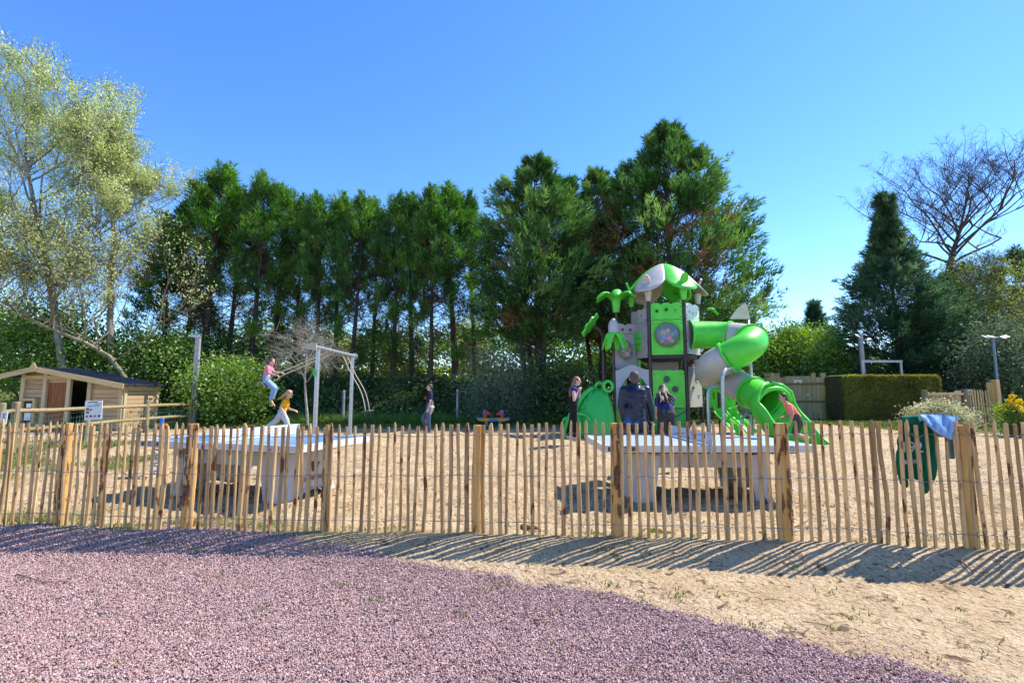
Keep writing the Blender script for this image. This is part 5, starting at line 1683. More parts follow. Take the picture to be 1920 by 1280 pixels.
def bubble(F4, w, zc, r, flowers, ringmat, par, squash=.45):
    Mb = F4 @ Matrix.Translation((w / 2, -.03, zc)) @ Matrix.Rotation(R(90), 4, 'X')
    prof = [(r * math.cos(a), r * squash * math.sin(a)) for a in np.linspace(0, math.pi / 2 * .98, 9)]
    MB().lathe(prof, 28, Mb).build('bubble_window', glass, par, True)
    MB().lathe([(r * 1.13, -.01), (r * 1.13, .03), (r * 1.06, .055), (r, .03), (r, -.01)], 28, Mb).build('bubble_ring', ringmat, par, True, 50)
    for i, (fx, fz, fr, ci) in enumerate(flowers):
        pts = []
        for k in range(40):
            a = 2 * math.pi * k / 40
            rr = fr * (1 + .14 * math.cos(8 * a)); pts.append((w / 2 + fx + rr * math.cos(a), zc + fz + rr * math.sin(a)))
        o = MB().prism(pts, .03, F4 @ Matrix.Translation((0, -.10, 0))).build('flower', flower_cols[ci], par)
        MB().prism(circle(w / 2 + fx, zc + fz, fr * .34, 10), .05, F4 @ Matrix.Translation((0, -.105, 0))).build('flower_centre', flower_cols[(ci + 4) % 6], o)
zc = zt(628)
F4, w, po = panel(A_, B_, zt(665), zt(601), G, 'front_panel', (3, .035), [(.5, zc, .385)], off=-.02)
bubble(F4, w, zc, .385, [(-.12, .07, .075, 1), (.03, .13, .075, 0), (.0, .0, .065, 5), (-.11, -.09, .085, 2), (.05, -.12, .085, 0), (.25, .08, .06, 2), (.15, .01, .05, 5), (-.24, .06, .05, 5), (-.16, -.20, .06, 3), (.14, -.20, .055, 1)], GL, po)
panel(A_, B_, zt(599.5), zt(570), G, 'crest_panel', (3, .06), [(.2, zt(583), .045), (.5, zt(581), .05), (.8, zt(583), .02)], off=-.02, bottom=lambda a, b: wavy(a, b, zt(600), .035, 3))
# ---- upper left: narrow grey wall with green lattice window
F4, w, po = panel(C_, A_, zt(669), zt(603), TD, 'side_panel', (2, .04), off=-.02)
panel(C_, A_, zt(602), zt(577), TD, 'crest_panel', (3, .06), [(.35, zt(588), .04), (.7, zt(587), .04)], off=-.02, bottom=lambda a, b: wavy(a, b, zt(602.5), .04, 2))
lat = MB()
for i in range(2):
    for j in range(3):
        lat.box(F4 @ Vector((.25 + .30 * i, -.05, zt(624) - .20 * j)), (.26, .05, .175), F4.to_3x3(), .02)
lo = lat.build('lattice_window', G, po); lo['kind'] = 'stuff'
# ---- upper right: grey panel the slide leaves through, sunlit paleness put into its colour
F4r, wr, po = panel(B_, D_, zt(663), zt(597), CR, 'slide_panel', (2, .05), off=-.02)
panel(B_, D_, zt(595.5), zt(570), CR, 'crest_panel', (2, .07), [(.25, zt(584), .045), (.5, zt(586), .045), (.78, zt(584), .045)], off=-.02, bottom=lambda a, b: wavy(a, b, zt(596.5), .05, 2))
# rear walls
panel(E_, C_, zt(663), zt(592), TA, 'rear_panel', (3, .05)); panel(F_, E_, zt(663), zt(592), G, 'rear_panel', (3, .05)); panel(D_, F_, zt(663), zt(592), TA, 'rear_panel', (3, .05))
# ---- lower storey
panel(A_, B_, zt(764), zt(695), G, 'lower_panel', (3, .03), [(.44, zt(711), .10), (.69, zt(729.5), .095)], off=-.03)
F4, w, po = panel(A_, B_, .17, zt(765.5), G2, 'skirt_panel', off=.02)
MB().prism([(-.17, -.09), (-.15, -.10), (.16, .08), (.17, .10), (.15, .10), (-.16, -.07)], .02, F4 @ Matrix.Translation((w * .77, -.04, zt(777)))).build('grip_slot', BK, po)
panel(B_, D_, zt(763), zt(688), TA, 'side_panel', holes=[(.62, zt(708), .10), (.30, zt(727), .055), (.72, zt(742), .03)], off=-.02)
panel(E_, F_, zt(742), zt(672), TD, 'rear_panel'); panel(C_, E_, zt(742), zt(700), G2, 'rear_panel')
# ---- lower left bay: arch, flower bubble, stair sides
w_a = (A_ - Pp).length
arch = [(.05, zt(764)), (.05, zt(693))] + [(.05 + (w_a - .1) * t, zt(693) + .16 * math.sin(math.pi * t) ** 2) for t in np.linspace(.08, .92, 14)] + [(w_a - .05, zt(693)), (w_a - .05, zt(764)), (w_a - .14, zt(764))] + \
    [(w_a * .55 + .43 * math.cos(a), zt(740) + .60 * math.sin(a)) for a in np.linspace(0, math.pi, 16)] + [(w_a * .55 - .43, zt(764))]
MB().prism(arch, .10, frame((Pp.x, Pp.y, 0), EX)).build('arch_panel', plastic('blue_grey_plastic', (.34, .36, .40)), tower)
pa = P(1149, 700, 15.75); pb = P(1197, 700, 16.0)
F4, w, po = panel(pa, pb, zt(690), zt(622), TD, 'flower_panel', (2, .04), [(.5, zt(653), .30)], inset=.02)
panel(pa, pb, zt(620.5), zt(603), TD, 'crest_panel', (2, .07), [(.40, zt(612), .04), (.72, zt(612), .04)], inset=.02, bottom=lambda a, b: wavy(a, b, zt(621), .04, 2))
bubble(F4, w, zt(653), .30, [(.0, .20, .06, 1), (.02, .10, .055, 5), (-.09, .05, .065, 3), (.10, .0, .07, 3), (-.08, -.08, .055, 2), (.04, -.11, .075, 4), (-.10, -.18, .05, 3), (.13, -.18, .04, 2), (-.18, .04, .035, 5)], TA, po)
MB().prism([(0, zt(748)), (.07, zt(748)), (.07, zt(600)), (0, zt(600))], .06, frame(Vector((pb.x, pb.y - .05, 0)), EX)).build('edge_strip', G, tower)
for d_ in (0.0, .92):
    q_ = Lp + EY * .02 - EX * (-.04) + EX * .0 - EY * d_ * .35
    MB().box((q_.x + .03 + .26 * d_, q_.y, (zt(806) + zt(690)) / 2), (.07, .05, zt(690) - zt(806)), None, .01).build('stair_side', GL, tower)
MB().box((Lp.x + .17, Lp.y + .05, zt(720)), (.26, .04, 1.0), None, .01).build('stair_back', TD, tower)
for k in range(4):
    MB().box((Pp.x + .35 + .12 * k, Pp.y + .55, .35 + .2 * k), (.10, .6, .04), None, .01).build('stair_tread', TD, tower)
for k in range(3):
    MB().box((Pp.x + .28 + .16 * k, Pp.y + .95, zt(728)), (.05, .04, .75), None, .01).build('baluster', TA if k != 1 else BK, tower)
MB().prism([(0, .17), (.45, .17), (.30, .5), (.08, .95), (0, 1.0)], .05, frame((Pp.x + .05, Pp.y + .12, 0), EX)).build('ramp_side', GL, tower)

# ---- petal roof
apex = C0 + Vector((0, 0, P(1262, 497, 16.0).z))
Rr = 1.36
order = [('A', TA), ('B', G), ('D', TA), ('F', G), ('E', TA), ('C', G)]
zrim = zt(551)
for nm, mt in order:
    d = (HXP[nm] - C0); a0 = math.atan2(d.y, d.x)
    nr_, na = 12, 13; vs, fs = [], []
    for i in range(nr_ + 1):
        f = i / nr_
        for k in range(na):
            t = -1 + 2 * k / (na - 1)
            a = a0 + t * R(31)
            Re = Rr * (.70 + .30 * (1 - abs(t) ** 2.6))           # rounded petal edge
            r = f * Re
            crown = .07 * math.cos(t * math.pi / 2) * min(1, f * 2)
            z = apex.z - (apex.z - zrim + .06) * (r / Rr) ** 1.55 + crown + (.05 * ((f - .85) / .15) if f > .85 else 0) * (1 - t * t)
            vs.append((C0.x + r * math.cos(a), C0.y + r * math.sin(a), z))
    for i in range(nr_):
        for k in range(na - 1):
            fs.append((i * na + k, i * na + k + 1, (i + 1) * na + k + 1, (i + 1) * na + k))
    mb = MB(); mb.add(vs, fs)
    o = mb.build('roof_petal', mt, tower, True)
    sm = o.modifiers.new('thickness', 'SOLIDIFY'); sm.thickness = .035
    u_ = Vector((math.cos(a0), math.sin(a0), 0)); pc = HXP[nm] + u_ * .06
    MB().lathe([(.075, -.22), (.10, -.05), (.13, .12)], 14, Matrix.Translation((HXP[nm].x, HXP[nm].y, rim + .02))).build('post_cap', mt, o, True)
    ear = MB(); ear.prism([(-.12, -.10), (.12, -.10), (.13, .08), (.09, .20), (0, .25), (-.09, .20), (-.13, .08)], .06, frame((pc.x, pc.y, zrim + .40), Vector((-u_.y, u_.x, 0)), (u_.x * .35, u_.y * .35, 1)))
    ear.build('roof_ear', mt, o)

# ---- toppers: palm head, corn cob, tilted leaf
def frond(base, d, L, rise, droop, w, th, mat, parent, name='frond', lobes=3):
    d = Vector(d).normalized(); s = Vector((-d.y, d.x, 0)); n = 14; vs, fs = [], []
    for i in range(n + 1):
        t = i / n
        c = base + d * (L * t) + Vector((0, 0, rise * math.sin(min(1, t * 1.35) * math.pi / 2) - droop * max(0, t - .45) ** 1.6 * 2.2))
        ww = w * (.45 + .75 * math.sin(math.pi * min(1, t * .85 + .12))) * (1 + .13 * math.sin(t * math.pi * 2 * lobes)) * (1 if t < .93 else .55)
        for k in (-1, -.5, 0, .5, 1):
            vs.append(c + s * (ww * k) + Vector((0, 0, -.22 * ww * k * k * 2)))
    for i in range(n):
        for k in range(4):
            fs.append((i * 5 + k, i * 5 + k + 1, (i + 1) * 5 + k + 1, (i + 1) * 5 + k))
    mb = MB(); mb.add(vs, fs); o = mb.build(name, mat, parent, True)
    sm = o.modifiers.new('thickness', 'SOLIDIFY'); sm.thickness = th
    return o
pp_ = HXP['A'] - EX * 1.02 + EY * .55
pz0, pz1 = zt(577) - .0, zt(545)
MB().lathe([(.0, 0), (.105, 0), (.12, .12), (.14, .3), (.17, pz1 - pz0 + .02), (.10, pz1 - pz0 + .08), (0, pz1 - pz0 + .06)], 18, Matrix.Translation((pp_.x, pp_.y, pz0))).build('palm_trunk', G, tower, True, 50)
for k in range(6):
    a = R(60 * k + 20); frond(Vector((pp_.x, pp_.y, pz1 - .12)) + Vector((math.cos(a), math.sin(a), 0)) * .06, (math.cos(a), math.sin(a), 0), .66, .27, .32, .13, .03, G, tower)
frond(Vector((pp_.x - .02, pp_.y - .1, pz1 - .1)), (0.05, -1, 0), .18, .30, .1, .13, .03, G, tower)
cb = P(1150.5, 625, 15.15)
mb = MB(); prof = []
for i in range(25):
    t = i / 24; prof.append((.165 * (1 - max(0, t - .45) ** 2 * 2.6) * (1 - .05 * (i % 2)) + .001 if t < .98 else .02, .48 * t))
mb.lathe(prof, 22, Matrix.Translation((cb.x, cb.y, cb.z))); mb.build('corn_cob', plastic('grey_cob', (.40, .40, .43)), tower, True)
for a, L in ((R(180), .32), (R(0), .36), (R(230), .30), (R(310), .34), (R(60), .3), (R(120), .3)):
    frond(cb + Vector((.03 * math.cos(a), .03 * math.sin(a), -.02)), (math.cos(a), math.sin(a), 0), L, .03, .62, .12, .03, G if a != R(120) else GL, tower, 'husk_leaf', 1)
# bent pole with tilted leaf
pb0 = P(1131, 690, 15.6); lf = P(1107, 609, 15.6)
MB().tube(catmull([Vector((pb0.x, pb0.y, gz0)), Vector((pb0.x, pb0.y, P(1131, 650, 15.6).z)), P(1130.5, 632, 15.6), P(1124, 619, 15.6), P(1113, 612, 15.6)], 6), .042, 10).build('bent_pole', BR, tower, True)
pts = []
for k in range(48):
    a = 2 * math.pi * k / 48; rr = .40 * (1 + .16 * math.cos(8 * a)); pts.append((rr * math.cos(a), rr * .92 * math.sin(a)))
Mt = Matrix.Translation(lf) @ Matrix.Rotation(R(-52), 4, 'Y') @ Matrix.Rotation(R(90), 4, 'X') @ Matrix.Rotation(R(0), 4, 'Z')
MB().prism(pts, .06, Matrix.Translation(lf) @ Matrix.Rotation(R(-25), 4, 'X') @ Matrix.Rotation(R(-50), 4, 'Y') @ Matrix.Rotation(R(90), 4, 'X')).build('tilted_leaf', G, tower)
# sail-shaped leaf and pole behind the slide
sp = [P(u, v, 15.9) for u, v in ((1368, 598), (1374, 588), (1384, 577), (1397, 568), (1401, 576), (1406, 598))]
MB().prism([(p.x - sp[0].x, p.z) for p in sp], .05, frame((sp[0].x, 15.9, 0), (1, 0, 0))).build('sail_leaf', plastic('cream_leaf', (.50, .50, .36)), tower)
p = P(1406, 660, 15.9); MB().tube([(p.x, 15.9, .1), (p.x, 15.9, P(1406, 600, 15.9).z)], .05, 10).build('post', galv, tower, True)
MB().box((p.x - .06, 15.9, P(1403, 655, 15.9).z), (.07, .07, 1.1), None, .02).build('edge_strip', G, tower)
p = P(1334, 580, 16.3); frond(p - Vector((.15, 0, -.02)), (1, 0, 0), .34, .0, .25, .07, .04, G, tower)

# ---- low bay on the right: slotted rail and double wave slide
ra, rb = P(1329, 760, 16.2), P(1379, 760, 16.0)
ztr = lambda v: P(1353, v, 16.1).z
wd_ = (Vector((rb.x, rb.y, 0)) - Vector((ra.x, ra.y, 0))).length
hl = [circle(wd_ * f, ztr(742), .035, 12, .13) for f in (.2, .38, .56, .74, .9)]
MB().prism([(0, ztr(764)), (wd_, ztr(764)), (wd_, ztr(731)), (wd_ * .5, ztr(724)), (0, ztr(722))], .06, frame((ra.x, ra.y, 0), (rb.x - ra.x, rb.y - ra.y, 0)), hl).build('slotted_rail', G, tower)
for u_ in (1349, 1381, 1326):
    p = P(u_, 760, 16.1); post(p, ztr(722), .05)
for (x0, x1) in ((1331, 1351), (1354, 1376)):
    vs, fs = [], []
    for i in range(13):
        t = i / 12; z = ztr(764) * (1 - t) + .18 * t; y = 16.0 - .15 - 1.0 * t ** 1.7 + .15 * math.sin(t * 6)
        xa, xb = P(x0, 760, 16.0).x, P(x1, 760, 16.0).x
        for k in range(7):
            s_ = k / 6; vs.append((xa + (xb - xa) * s_ + .1 * t, y - .10 * (abs(2 * s_ - 1) ** 3), z + .10 * abs(2 * s_ - 1) ** 3))
    for i in range(12):
        for k in range(6): fs.append((i * 7 + k, i * 7 + k + 1, (i + 1) * 7 + k + 1, (i + 1) * 7 + k))
    mb = MB(); mb.add(vs, fs); o = mb.build('wave_slide', G, tower, True); sm = o.modifiers.new('thickness', 'SOLIDIFY'); sm.thickness = .03

# ---- tube slide
ctl = [(5.60, 15.22, 3.24), (6.10, 15.20, 3.24), (6.60, 15.06, 3.20), (6.98, 14.62, 3.08), (6.99, 14.08, 2.92), (6.58, 13.68, 2.68), (6.12, 13.80, 2.42), (5.86, 14.20, 2.20), (6.00, 14.72, 2.02), (6.40, 14.84, 1.86), (6.64, 14.38, 1.66), (6.76, 13.78, 1.43), (6.86, 13.20, 1.20)]
cl = catmull([Vector(c) for c in ctl], 7)
rad = .43
def tube_section(i0, i1, mat, name='slide_tube'):
    pts = cl[i0:i1 + 1]
    mb = MB(); mb.tube(pts, rad, 28, caps=False)
    o = mb.build(name, mat, tower, True); sm = o.modifiers.new('thickness', 'SOLIDIFY'); sm.thickness = .03; sm.offset = -1
    return o
seams = [0, 16, 26, 42, 58, 68, 77, len(cl) - 1]
mts = [G, TA, G, TA, G, TA, G]
for i in range(len(seams) - 1):
    o = tube_section(seams[i], seams[i + 1], mts[i])
    j = seams[i]
    t = (cl[min(j + 1, len(cl) - 1)] - cl[max(j - 1, 0)]).normalized()
    rg = MB(); rg.tube([cl[j] - t * .035, cl[j] - t * .03, cl[j] + t * .03, cl[j] + t * .035], [rad + .005, rad + .05, rad + .05, rad + .005], 28, caps=False)
    rg.build('flange', mts[i] if i % 2 == 0 else G, o, True, 40)
# flared mouth and open run-out
e = cl[-1]; td = (cl[-1] - cl[-3]).normalized()
run = [e - td * .05, e + td * .28, Vector((7.02, 12.62, .72)), Vector((7.14, 12.25, .46)), Vector((7.25, 11.90, .34)), Vector((7.36, 11.52, .31))]
run = catmull(run, 5)
vs, fs = [], []; na = 25
for i, p in enumerate(run):
    f = i / (len(run) - 1)
    tt = (run[min(i + 1, len(run) - 1)] - run[max(i - 1, 0)]); th_ = Vector((tt.x, tt.y, 0)).normalized()
    sd = Vector((th_.y, -th_.x, 0))
    tn_ = tt.normalized(); up_ = sd.cross(tn_) if sd.cross(tn_).z > 0 else -sd.cross(tn_)
    if i < 6: half = math.pi * (1 - .02 * i) if i < 2 else math.pi * (.96 - .13 * (i - 2))
    else: half = R(96 - 14 * f)
    rr = rad * (1.04 + .34 * min(1, i / 4)) * (1 - .10 * max(0, f - .6))
    dp = 1.0 if f < .45 else 1.0 - .62 * (f - .45) / .55                # trough gets shallower
    if half < R(100): half = R(100)
    if f > .35: half = R(100 - 15 * (f - .35))
    for k in range(na):
        a = -half + 2 * half * k / (na - 1)
        vs.append(p + sd * (rr * math.sin(a)) - up_ * (rr * math.cos(a) * dp) + up_ * (0 if f < .45 else -rr * (1 - dp) * .9))
for i in range(len(run) - 1):
    for k in range(na - 1): fs.append((i * na + k, i * na + k + 1, (i + 1) * na + k + 1, (i + 1) * na + k))
mb = MB(); mb.add(vs, fs); o = mb.build('slide_mouth', G, tower, True); sm = o.modifiers.new('thickness', 'SOLIDIFY'); sm.thickness = .05; sm.offset = 1
edge = [vs[i * na] for i in range(2, len(run))] + [vs[(len(run) - 1) * na + k] for k in range(1, na)] + [vs[i * na + na - 1] for i in range(len(run) - 2, 1, -1)]
MB().tube(edge, .045, 8).build('mouth_rim', G, o, True)
# hooded lip over the mouth
hood = []
for k in range(15):
    a = R(100) + R(160) * k / 14
    hood.append(e + td * (.30 + .12 * math.sin(k / 14 * math.pi)) + Vector((td.y, -td.x, 0)).normalized() * (rad * 1.15 * math.sin(a)) + Vector((0, 0, -1)) * (rad * 1.15 * math.cos(a)) )
MB().tube(hood, .06, 8).build('mouth_lip', G, o, True)
# supports
def prop(pts, r=.05): MB().tube(catmull([Vector(p) for p in pts], 6), r, 10).build('slide_prop', galv, tower, True)
def drop(u, v, Y): 
    p = P(u, v, Y); return p
a = P(1354, 712, 13.0); prop([(a.x, 13.0, .1), (a.x, 13.0, a.z - .1), P(1357, 698, 13.05), P(1365, 691, 13.2), P(1376, 690, 13.6)])
a = P(1327, 740, 13.6); prop([(a.x, 13.6, .1), (a.x, 13.6, a.z - .1), P(1330, 728, 13.65), P(1338, 723, 13.8), P(1348, 722, 14.1)])
a = P(1409, 790, 13.3); prop([(a.x, 13.3, .1), (a.x, 13.3, P(1409, 768, 13.3).z)])
prop([P(1391, 800, 13.0) * 1.0, P(1391, 787, 13.0), P(1396, 779, 13.05), P(1404, 775, 13.1), P(1415, 775, 13.3)], .04)

# ---- climbing dome shaped like a crouching shell
dc = P(1128, 806, 14.6); dcx, dcy = dc.x, 14.75
zd = gz0 - .02
rx, ry, rz_ = 1.00, .85, 1.42
def dome_pt(a, e, k=1.0, grow_=0.0):
    """a: azimuth, e: elevation on a squashed shell that steepens to the right"""
    x = -math.cos(a) * math.cos(e); y = -math.sin(a) * math.cos(e); z = math.sin(e)
    sx_ = rx * (1.0 if x < 0 else .42)
    z_ = z * rz_ * (1 + .10 * x if x > 0 else 1 + .02 * x)
    ind = 1 - .10 * math.exp(-((a - 1.9) / .35) ** 2) * math.exp(-((e - .45) / .5) ** 2)     # a fold near the front
    return Vector((dcx + x * (sx_ + grow_) * ind, dcy + y * (ry + grow_) * ind, zd + z_ * ind + grow_ * z))
vs, fs = [], []; nu, nv = 40, 16
for j in range(nv + 1):
    e_ = math.pi / 2 * j / nv
    for i in range(nu): vs.append(dome_pt(2 * math.pi * i / nu, e_))
for j in range(nv):
    for i in range(nu): fs.append((j * nu + i, j * nu + (i + 1) % nu, (j + 1) * nu + (i + 1) % nu, (j + 1) * nu + i))
mb = MB(); mb.add(vs, fs); dm = mb.build('climbing_dome', plastic('dome_green', (.045, .50, .075)), tower, True)
dgreen = MATS['dome_green']
for az, r_ in ((R(28), .075), (R(-40), .065)):
    pts = [dome_pt(az, e_, 1, .07) for e_ in np.linspace(.0, 1.35, 12)]
    rb = MB().tube(pts, r_, 10).build('dome_ridge', dgreen, dm, True)
for az in (R(55),):
    for e0, e1 in ((.22, .5), (.62, .9), (1.0, 1.2)):
        MB().tube([dome_pt(az - .20, e_, 1, .012) for e_ in np.linspace(e0, e1, 5)], .045, 8).build('slot', G2, dm, True)
for az in (R(8),):
    for e0, e1 in ((.35, .55), (.7, .95)):
        MB().tube([dome_pt(az, e_, 1, .03) for e_ in np.linspace(e0, e1, 5)], .04, 8).build('slot', BK, dm, True)
for (u_, v_, Y_, rr) in ((1124, 726, 14.7, .12), (1140, 724, 14.4, .13)):
    c = P(u_, v_, Y_); MB().tube([c + Vector((rr * math.cos(a), 0, rr * 1.15 * math.sin(a))) for a in np.linspace(0, 6.283, 19)[:-1]], .05, 8, closed=True).build('grip_ring', dgreen, dm, True)
for (u_, v_, Y_, rr) in ((1076, 786, 14.2, .34), (1062, 796, 14.4, .24), (1068, 797, 13.9, .22)):
    c = P(u_, v_ + 12, Y_); c.z = zd
    MB().tube([c + Vector((-rr * .55 * math.cos(a), .1 * math.cos(a), rr * 2.3 * math.sin(a))) for a in np.linspace(0, math.pi, 14)], .06, 8).build('foot_arch', dgreen, dm, True)
c = P(1085, 790, 14.0); MB().tube([c + Vector((.30 * math.cos(a), -.05, .22 * math.sin(a))) for a in np.linspace(0, math.pi, 12)], .05, 8).build('foot_arch', dgreen, dm, True)
# ================================================================== people
def remesh(mb, name, mat, parent, voxel=.011, smooth=5, fac=.5):
    me = mb.mesh('tmp'); tmp = bpy.data.objects.new('tmp', me); col.objects.link(tmp)
    m1 = tmp.modifiers.new('r', 'REMESH'); m1.mode = 'VOXEL'; m1.voxel_size = voxel
    if smooth:
        m2 = tmp.modifiers.new('s', 'SMOOTH'); m2.iterations = smooth; m2.factor = fac
    dg = bpy.context.evaluated_depsgraph_get(); dg.update()
    out = bpy.data.meshes.new_from_object(tmp.evaluated_get(dg))
    bpy.data.objects.remove(tmp)
    out.materials.clear(); out.materials.append(mat)
    out.polygons.foreach_set('use_smooth', [True] * len(out.polygons))
    return link(name, out, parent)
def capsule(mb, a, ra, b, rb):
    a, b = Vector(a), Vector(b); d = b - a; L = d.length
    if L < 1e-4: mb.ball(a, ra, 10, 6); return
    d /= L; n = 5; pts = []; rr = []
    for i in range(n): 
        t = math.pi / 2 * (1 - i / n); pts.append(a - d * ra * math.sin(t)); rr.append(max(ra * math.cos(t), .0008))
    pts.append(a); rr.append(ra); pts.append(b); rr.append(rb)
    for i in range(1, n + 1):
        t = math.pi / 2 * i / n; pts.append(b + d * rb * math.sin(t)); rr.append(max(rb * math.cos(t), .0008))
    mb.tube(pts, rr, 12)
skin1 = simple('skin_fair', (.58, .36, .27), .55, .06, 20); skin2 = simple('skin_tan', (.44, .25, .17), .55, .06, 20)
def cloth(name, c, rough=.85, bump=.3): return simple(name, c, rough, .14, 9, bump=bump, bscale=26, spec=.2)
hair_brown = simple('hair_brown', (.10, .055, .03), .6, .4, 22, bump=.6, bscale=50, stretch=(1, 1, .2)); hair_blond = simple('hair_blond', (.42, .27, .13), .6, .35, 22, bump=.6, bscale=50, stretch=(1, 1, .2)); hair_dark = simple('hair_dark', (.025, .02, .018), .55, .3, 22, bump=.6, bscale=50)
hair_grey = simple('hair_grey_brown', (.075, .048, .032), .7, .35, 30, bump=.5, bscale=60)
def person(label, J, Y, s, face, skin, shirt, legs, feet, hair, cat='person', sleeve=.55, look=0.0, jacket=False, hairstyle='short', barefoot=False, hairpts=(), shortlegs=False, hairw=.045, vest=False, crop=0.0, legscale=1.0):
    """J: joints as (column, row, dY) in the photograph at Y metres; s: body scale; face: unit vector the face looks along"""
    W = {k: P(v[0], v[1], Y + (v[2] if len(v) > 2 else 0)) for k, v in J.items()}
    f = Vector(face).normalized(); side = Vector((f.y, -f.x, 0)).normalized(); up = side.cross(f).normalized()
    if up.z < 0: up = -up
    b = MB(); h = W['head']
    M3 = Matrix((side, f, up)).transposed()
    # head: skull, jaw, nose, ears, brow
    b.ball(h + up * .018 * s, (.074 * s, .092 * s, .098 * s), 18, 12, M3)
    capsule(b, h + f * .030 * s - up * .045 * s, .056 * s, h + f * .045 * s - up * .082 * s, .036 * s)
    capsule(b, h + f * .088 * s + up * .01 * s, .010 * s, h + f * .106 * s - up * .024 * s, .014 * s)
    capsule(b, h + f * .080 * s - up * .058 * s + side * .015 * s, .010 * s, h + f * .080 * s - up * .058 * s - side * .015 * s, .010 * s)
    for sg in (-1, 1):
        capsule(b, h + side * sg * .076 * s + up * .015 * s - f * .01 * s, .014 * s, h + side * sg * .074 * s - up * .025 * s - f * .005 * s, .011 * s)
    capsule(b, h - up * .05 * s - f * .015 * s, .048 * s, W['neck'], .054 * s)
    sl, sr = W['shl'], W['shr']; mid = (sl + sr) / 2; hips = (W['hipl'] + W['hipr']) / 2; waist = W['waist']
    def torso(mb, g):
        capsule(mb, W['neck'] - Vector((0, 0, .02 * s)), .055 * s + g, mid, .085 * s + g)
        capsule(mb, sl, .058 * s + g, sr, .058 * s + g)
        for t in (.15, .45):
            a = sl.lerp(sr, .22).lerp(waist + (sl - sr) * .18, t); c = sl.lerp(sr, .78).lerp(waist - (sl - sr) * .18, t)
            capsule(mb, a, .092 * s + g, c, .092 * s + g)
        capsule(mb, mid.lerp(waist, .3), .10 * s + g, waist, .098 * s + g)
        d_ = (sl - sr) * .17
        capsule(mb, waist + d_, .085 * s + g, waist - d_, .085 * s + g)
    def pelvis(mb, g):
        capsule(mb, waist + (W['hipl'] - W['hipr']) * .35, .085 * s + g, W['hipl'], .094 * s + g); capsule(mb, waist - (W['hipl'] - W['hipr']) * .35, .085 * s + g, W['hipr'], .094 * s + g)
        capsule(mb, W['hipl'], .098 * s + g, W['hipr'], .098 * s + g)
    torso(b, 0); pelvis(b, 0)
    for k in 'lr':
        sh, el, ha = W['sh' + k], W['el' + k], W['ha' + k]
        capsule(b, sh, .047 * s, el, .036 * s); wr = el.lerp(ha, .82); capsule(b, el, .036 * s, wr, .025 * s)
        d = (ha - el).normalized(); pal = wr + d * .055 * s
        px_ = d.cross(Vector((0, 0, 1))) if abs(d.z) < .9 else Vector((1, 0, 0)) 
        if abs(d.z) >= .9: px_ = f - d * f.dot(d)
        px_.normalize(); pn_ = d.cross(px_).normalized()
        capsule(b, wr + px_ * .012 * s, .024 * s, pal + px_ * .018 * s, .022 * s); capsule(b, wr - px_ * .012 * s, .024 * s, pal - px_ * .018 * s, .022 * s)
        for i, o_ in enumerate((-.028, -.010, .010, .028)):
            ln = (.050, .062, .066, .055)[i] * s; p0 = pal + px_ * o_ * s; p1 = p0 + d * ln * .6 + pn_ * .012 * s; p2 = p1 + d * ln * .25 + pn_ * .028 * s
            capsule(b, p0, .0105 * s, p1, .0098 * s); capsule(b, p1, .0098 * s, p2, .0088 * s)
        capsule(b, wr + d * .02 * s + px_ * .028 * s, .013 * s, wr + d * .055 * s + px_ * .05 * s + pn_ * .02 * s, .0105 * s)
        hp, kn, an, to = W['hip' + k], W['kn' + k], W['an' + k], W['to' + k]
        capsule(b, hp, .088 * s, kn, .056 * s); capsule(b, kn, .056 * s, kn.lerp(an, .35), .054 * s); capsule(b, kn.lerp(an, .35), .054 * s, an, .034 * s)
        heel = an - Vector((0, 0, .05 * s)) - (to - an) * .12
        capsule(b, an, .034 * s, heel, .034 * s); capsule(b, heel, .034 * s, to, .026 * s)
        if barefoot:
            for i in range(4):
                q_ = (to - heel).normalized(); sd_ = q_.cross(Vector((0, 0, 1))).normalized()
                capsule(b, to + sd_ * (.012 * (i - 1.5)) * s, .010 * s, to + q_ * .03 * s + sd_ * (.013 * (i - 1.5)) * s, .009 * s)
    body = remesh(b, 'person', skin, None, .0085, 4, .5)
    tag(body, label, cat)
    # eyes and brows
    for sg in (-1, 1):
        e_ = h + f * .082 * s + side * sg * .031 * s + up * .006 * s
        o = MB().ball(e_, (.012 * s, .008 * s, .008 * s), 8, 6, M3).build('eye', black_ink, body, True)
    mo = MB(); capsule(mo, h + f * .092 * s - up * .058 * s + side * .018 * s, .005 * s, h + f * .092 * s - up * .058 * s - side * .018 * s, .005 * s); mo.build('mouth', lip_mat, body, True)
    # shirt
    t = MB(); g = .022 * s if jacket else .013 * s
    torso(t, g)
    hem = waist.lerp(hips, .95 if not crop else crop)
    if jacket: hem = hips - Vector((0, 0, .05 * s))
    capsule(t, waist + (sl - sr) * .17, .088 * s + g, hem + (W['hipl'] - W['hipr']) * .42, .086 * s + g); capsule(t, waist - (sl - sr) * .17, .088 * s + g, hem - (W['hipl'] - W['hipr']) * .42, .086 * s + g)
    if jacket:
        capsule(t, hem + (W['hipl'] - W['hipr']) * .55, .10 * s + g, hem - (W['hipl'] - W['hipr']) * .55, .10 * s + g)
        for k in range(7):                                     # folds
            q_ = random.Random(k); a = mid.lerp(hem, q_.uniform(.25, .8)) + (sr - sl) * q_.uniform(-.4, .4) - f * .12 * s
            capsule(t, a, .012, a + Vector((q_.uniform(-.12, .12), 0, q_.uniform(-.16, -.05))), .008)
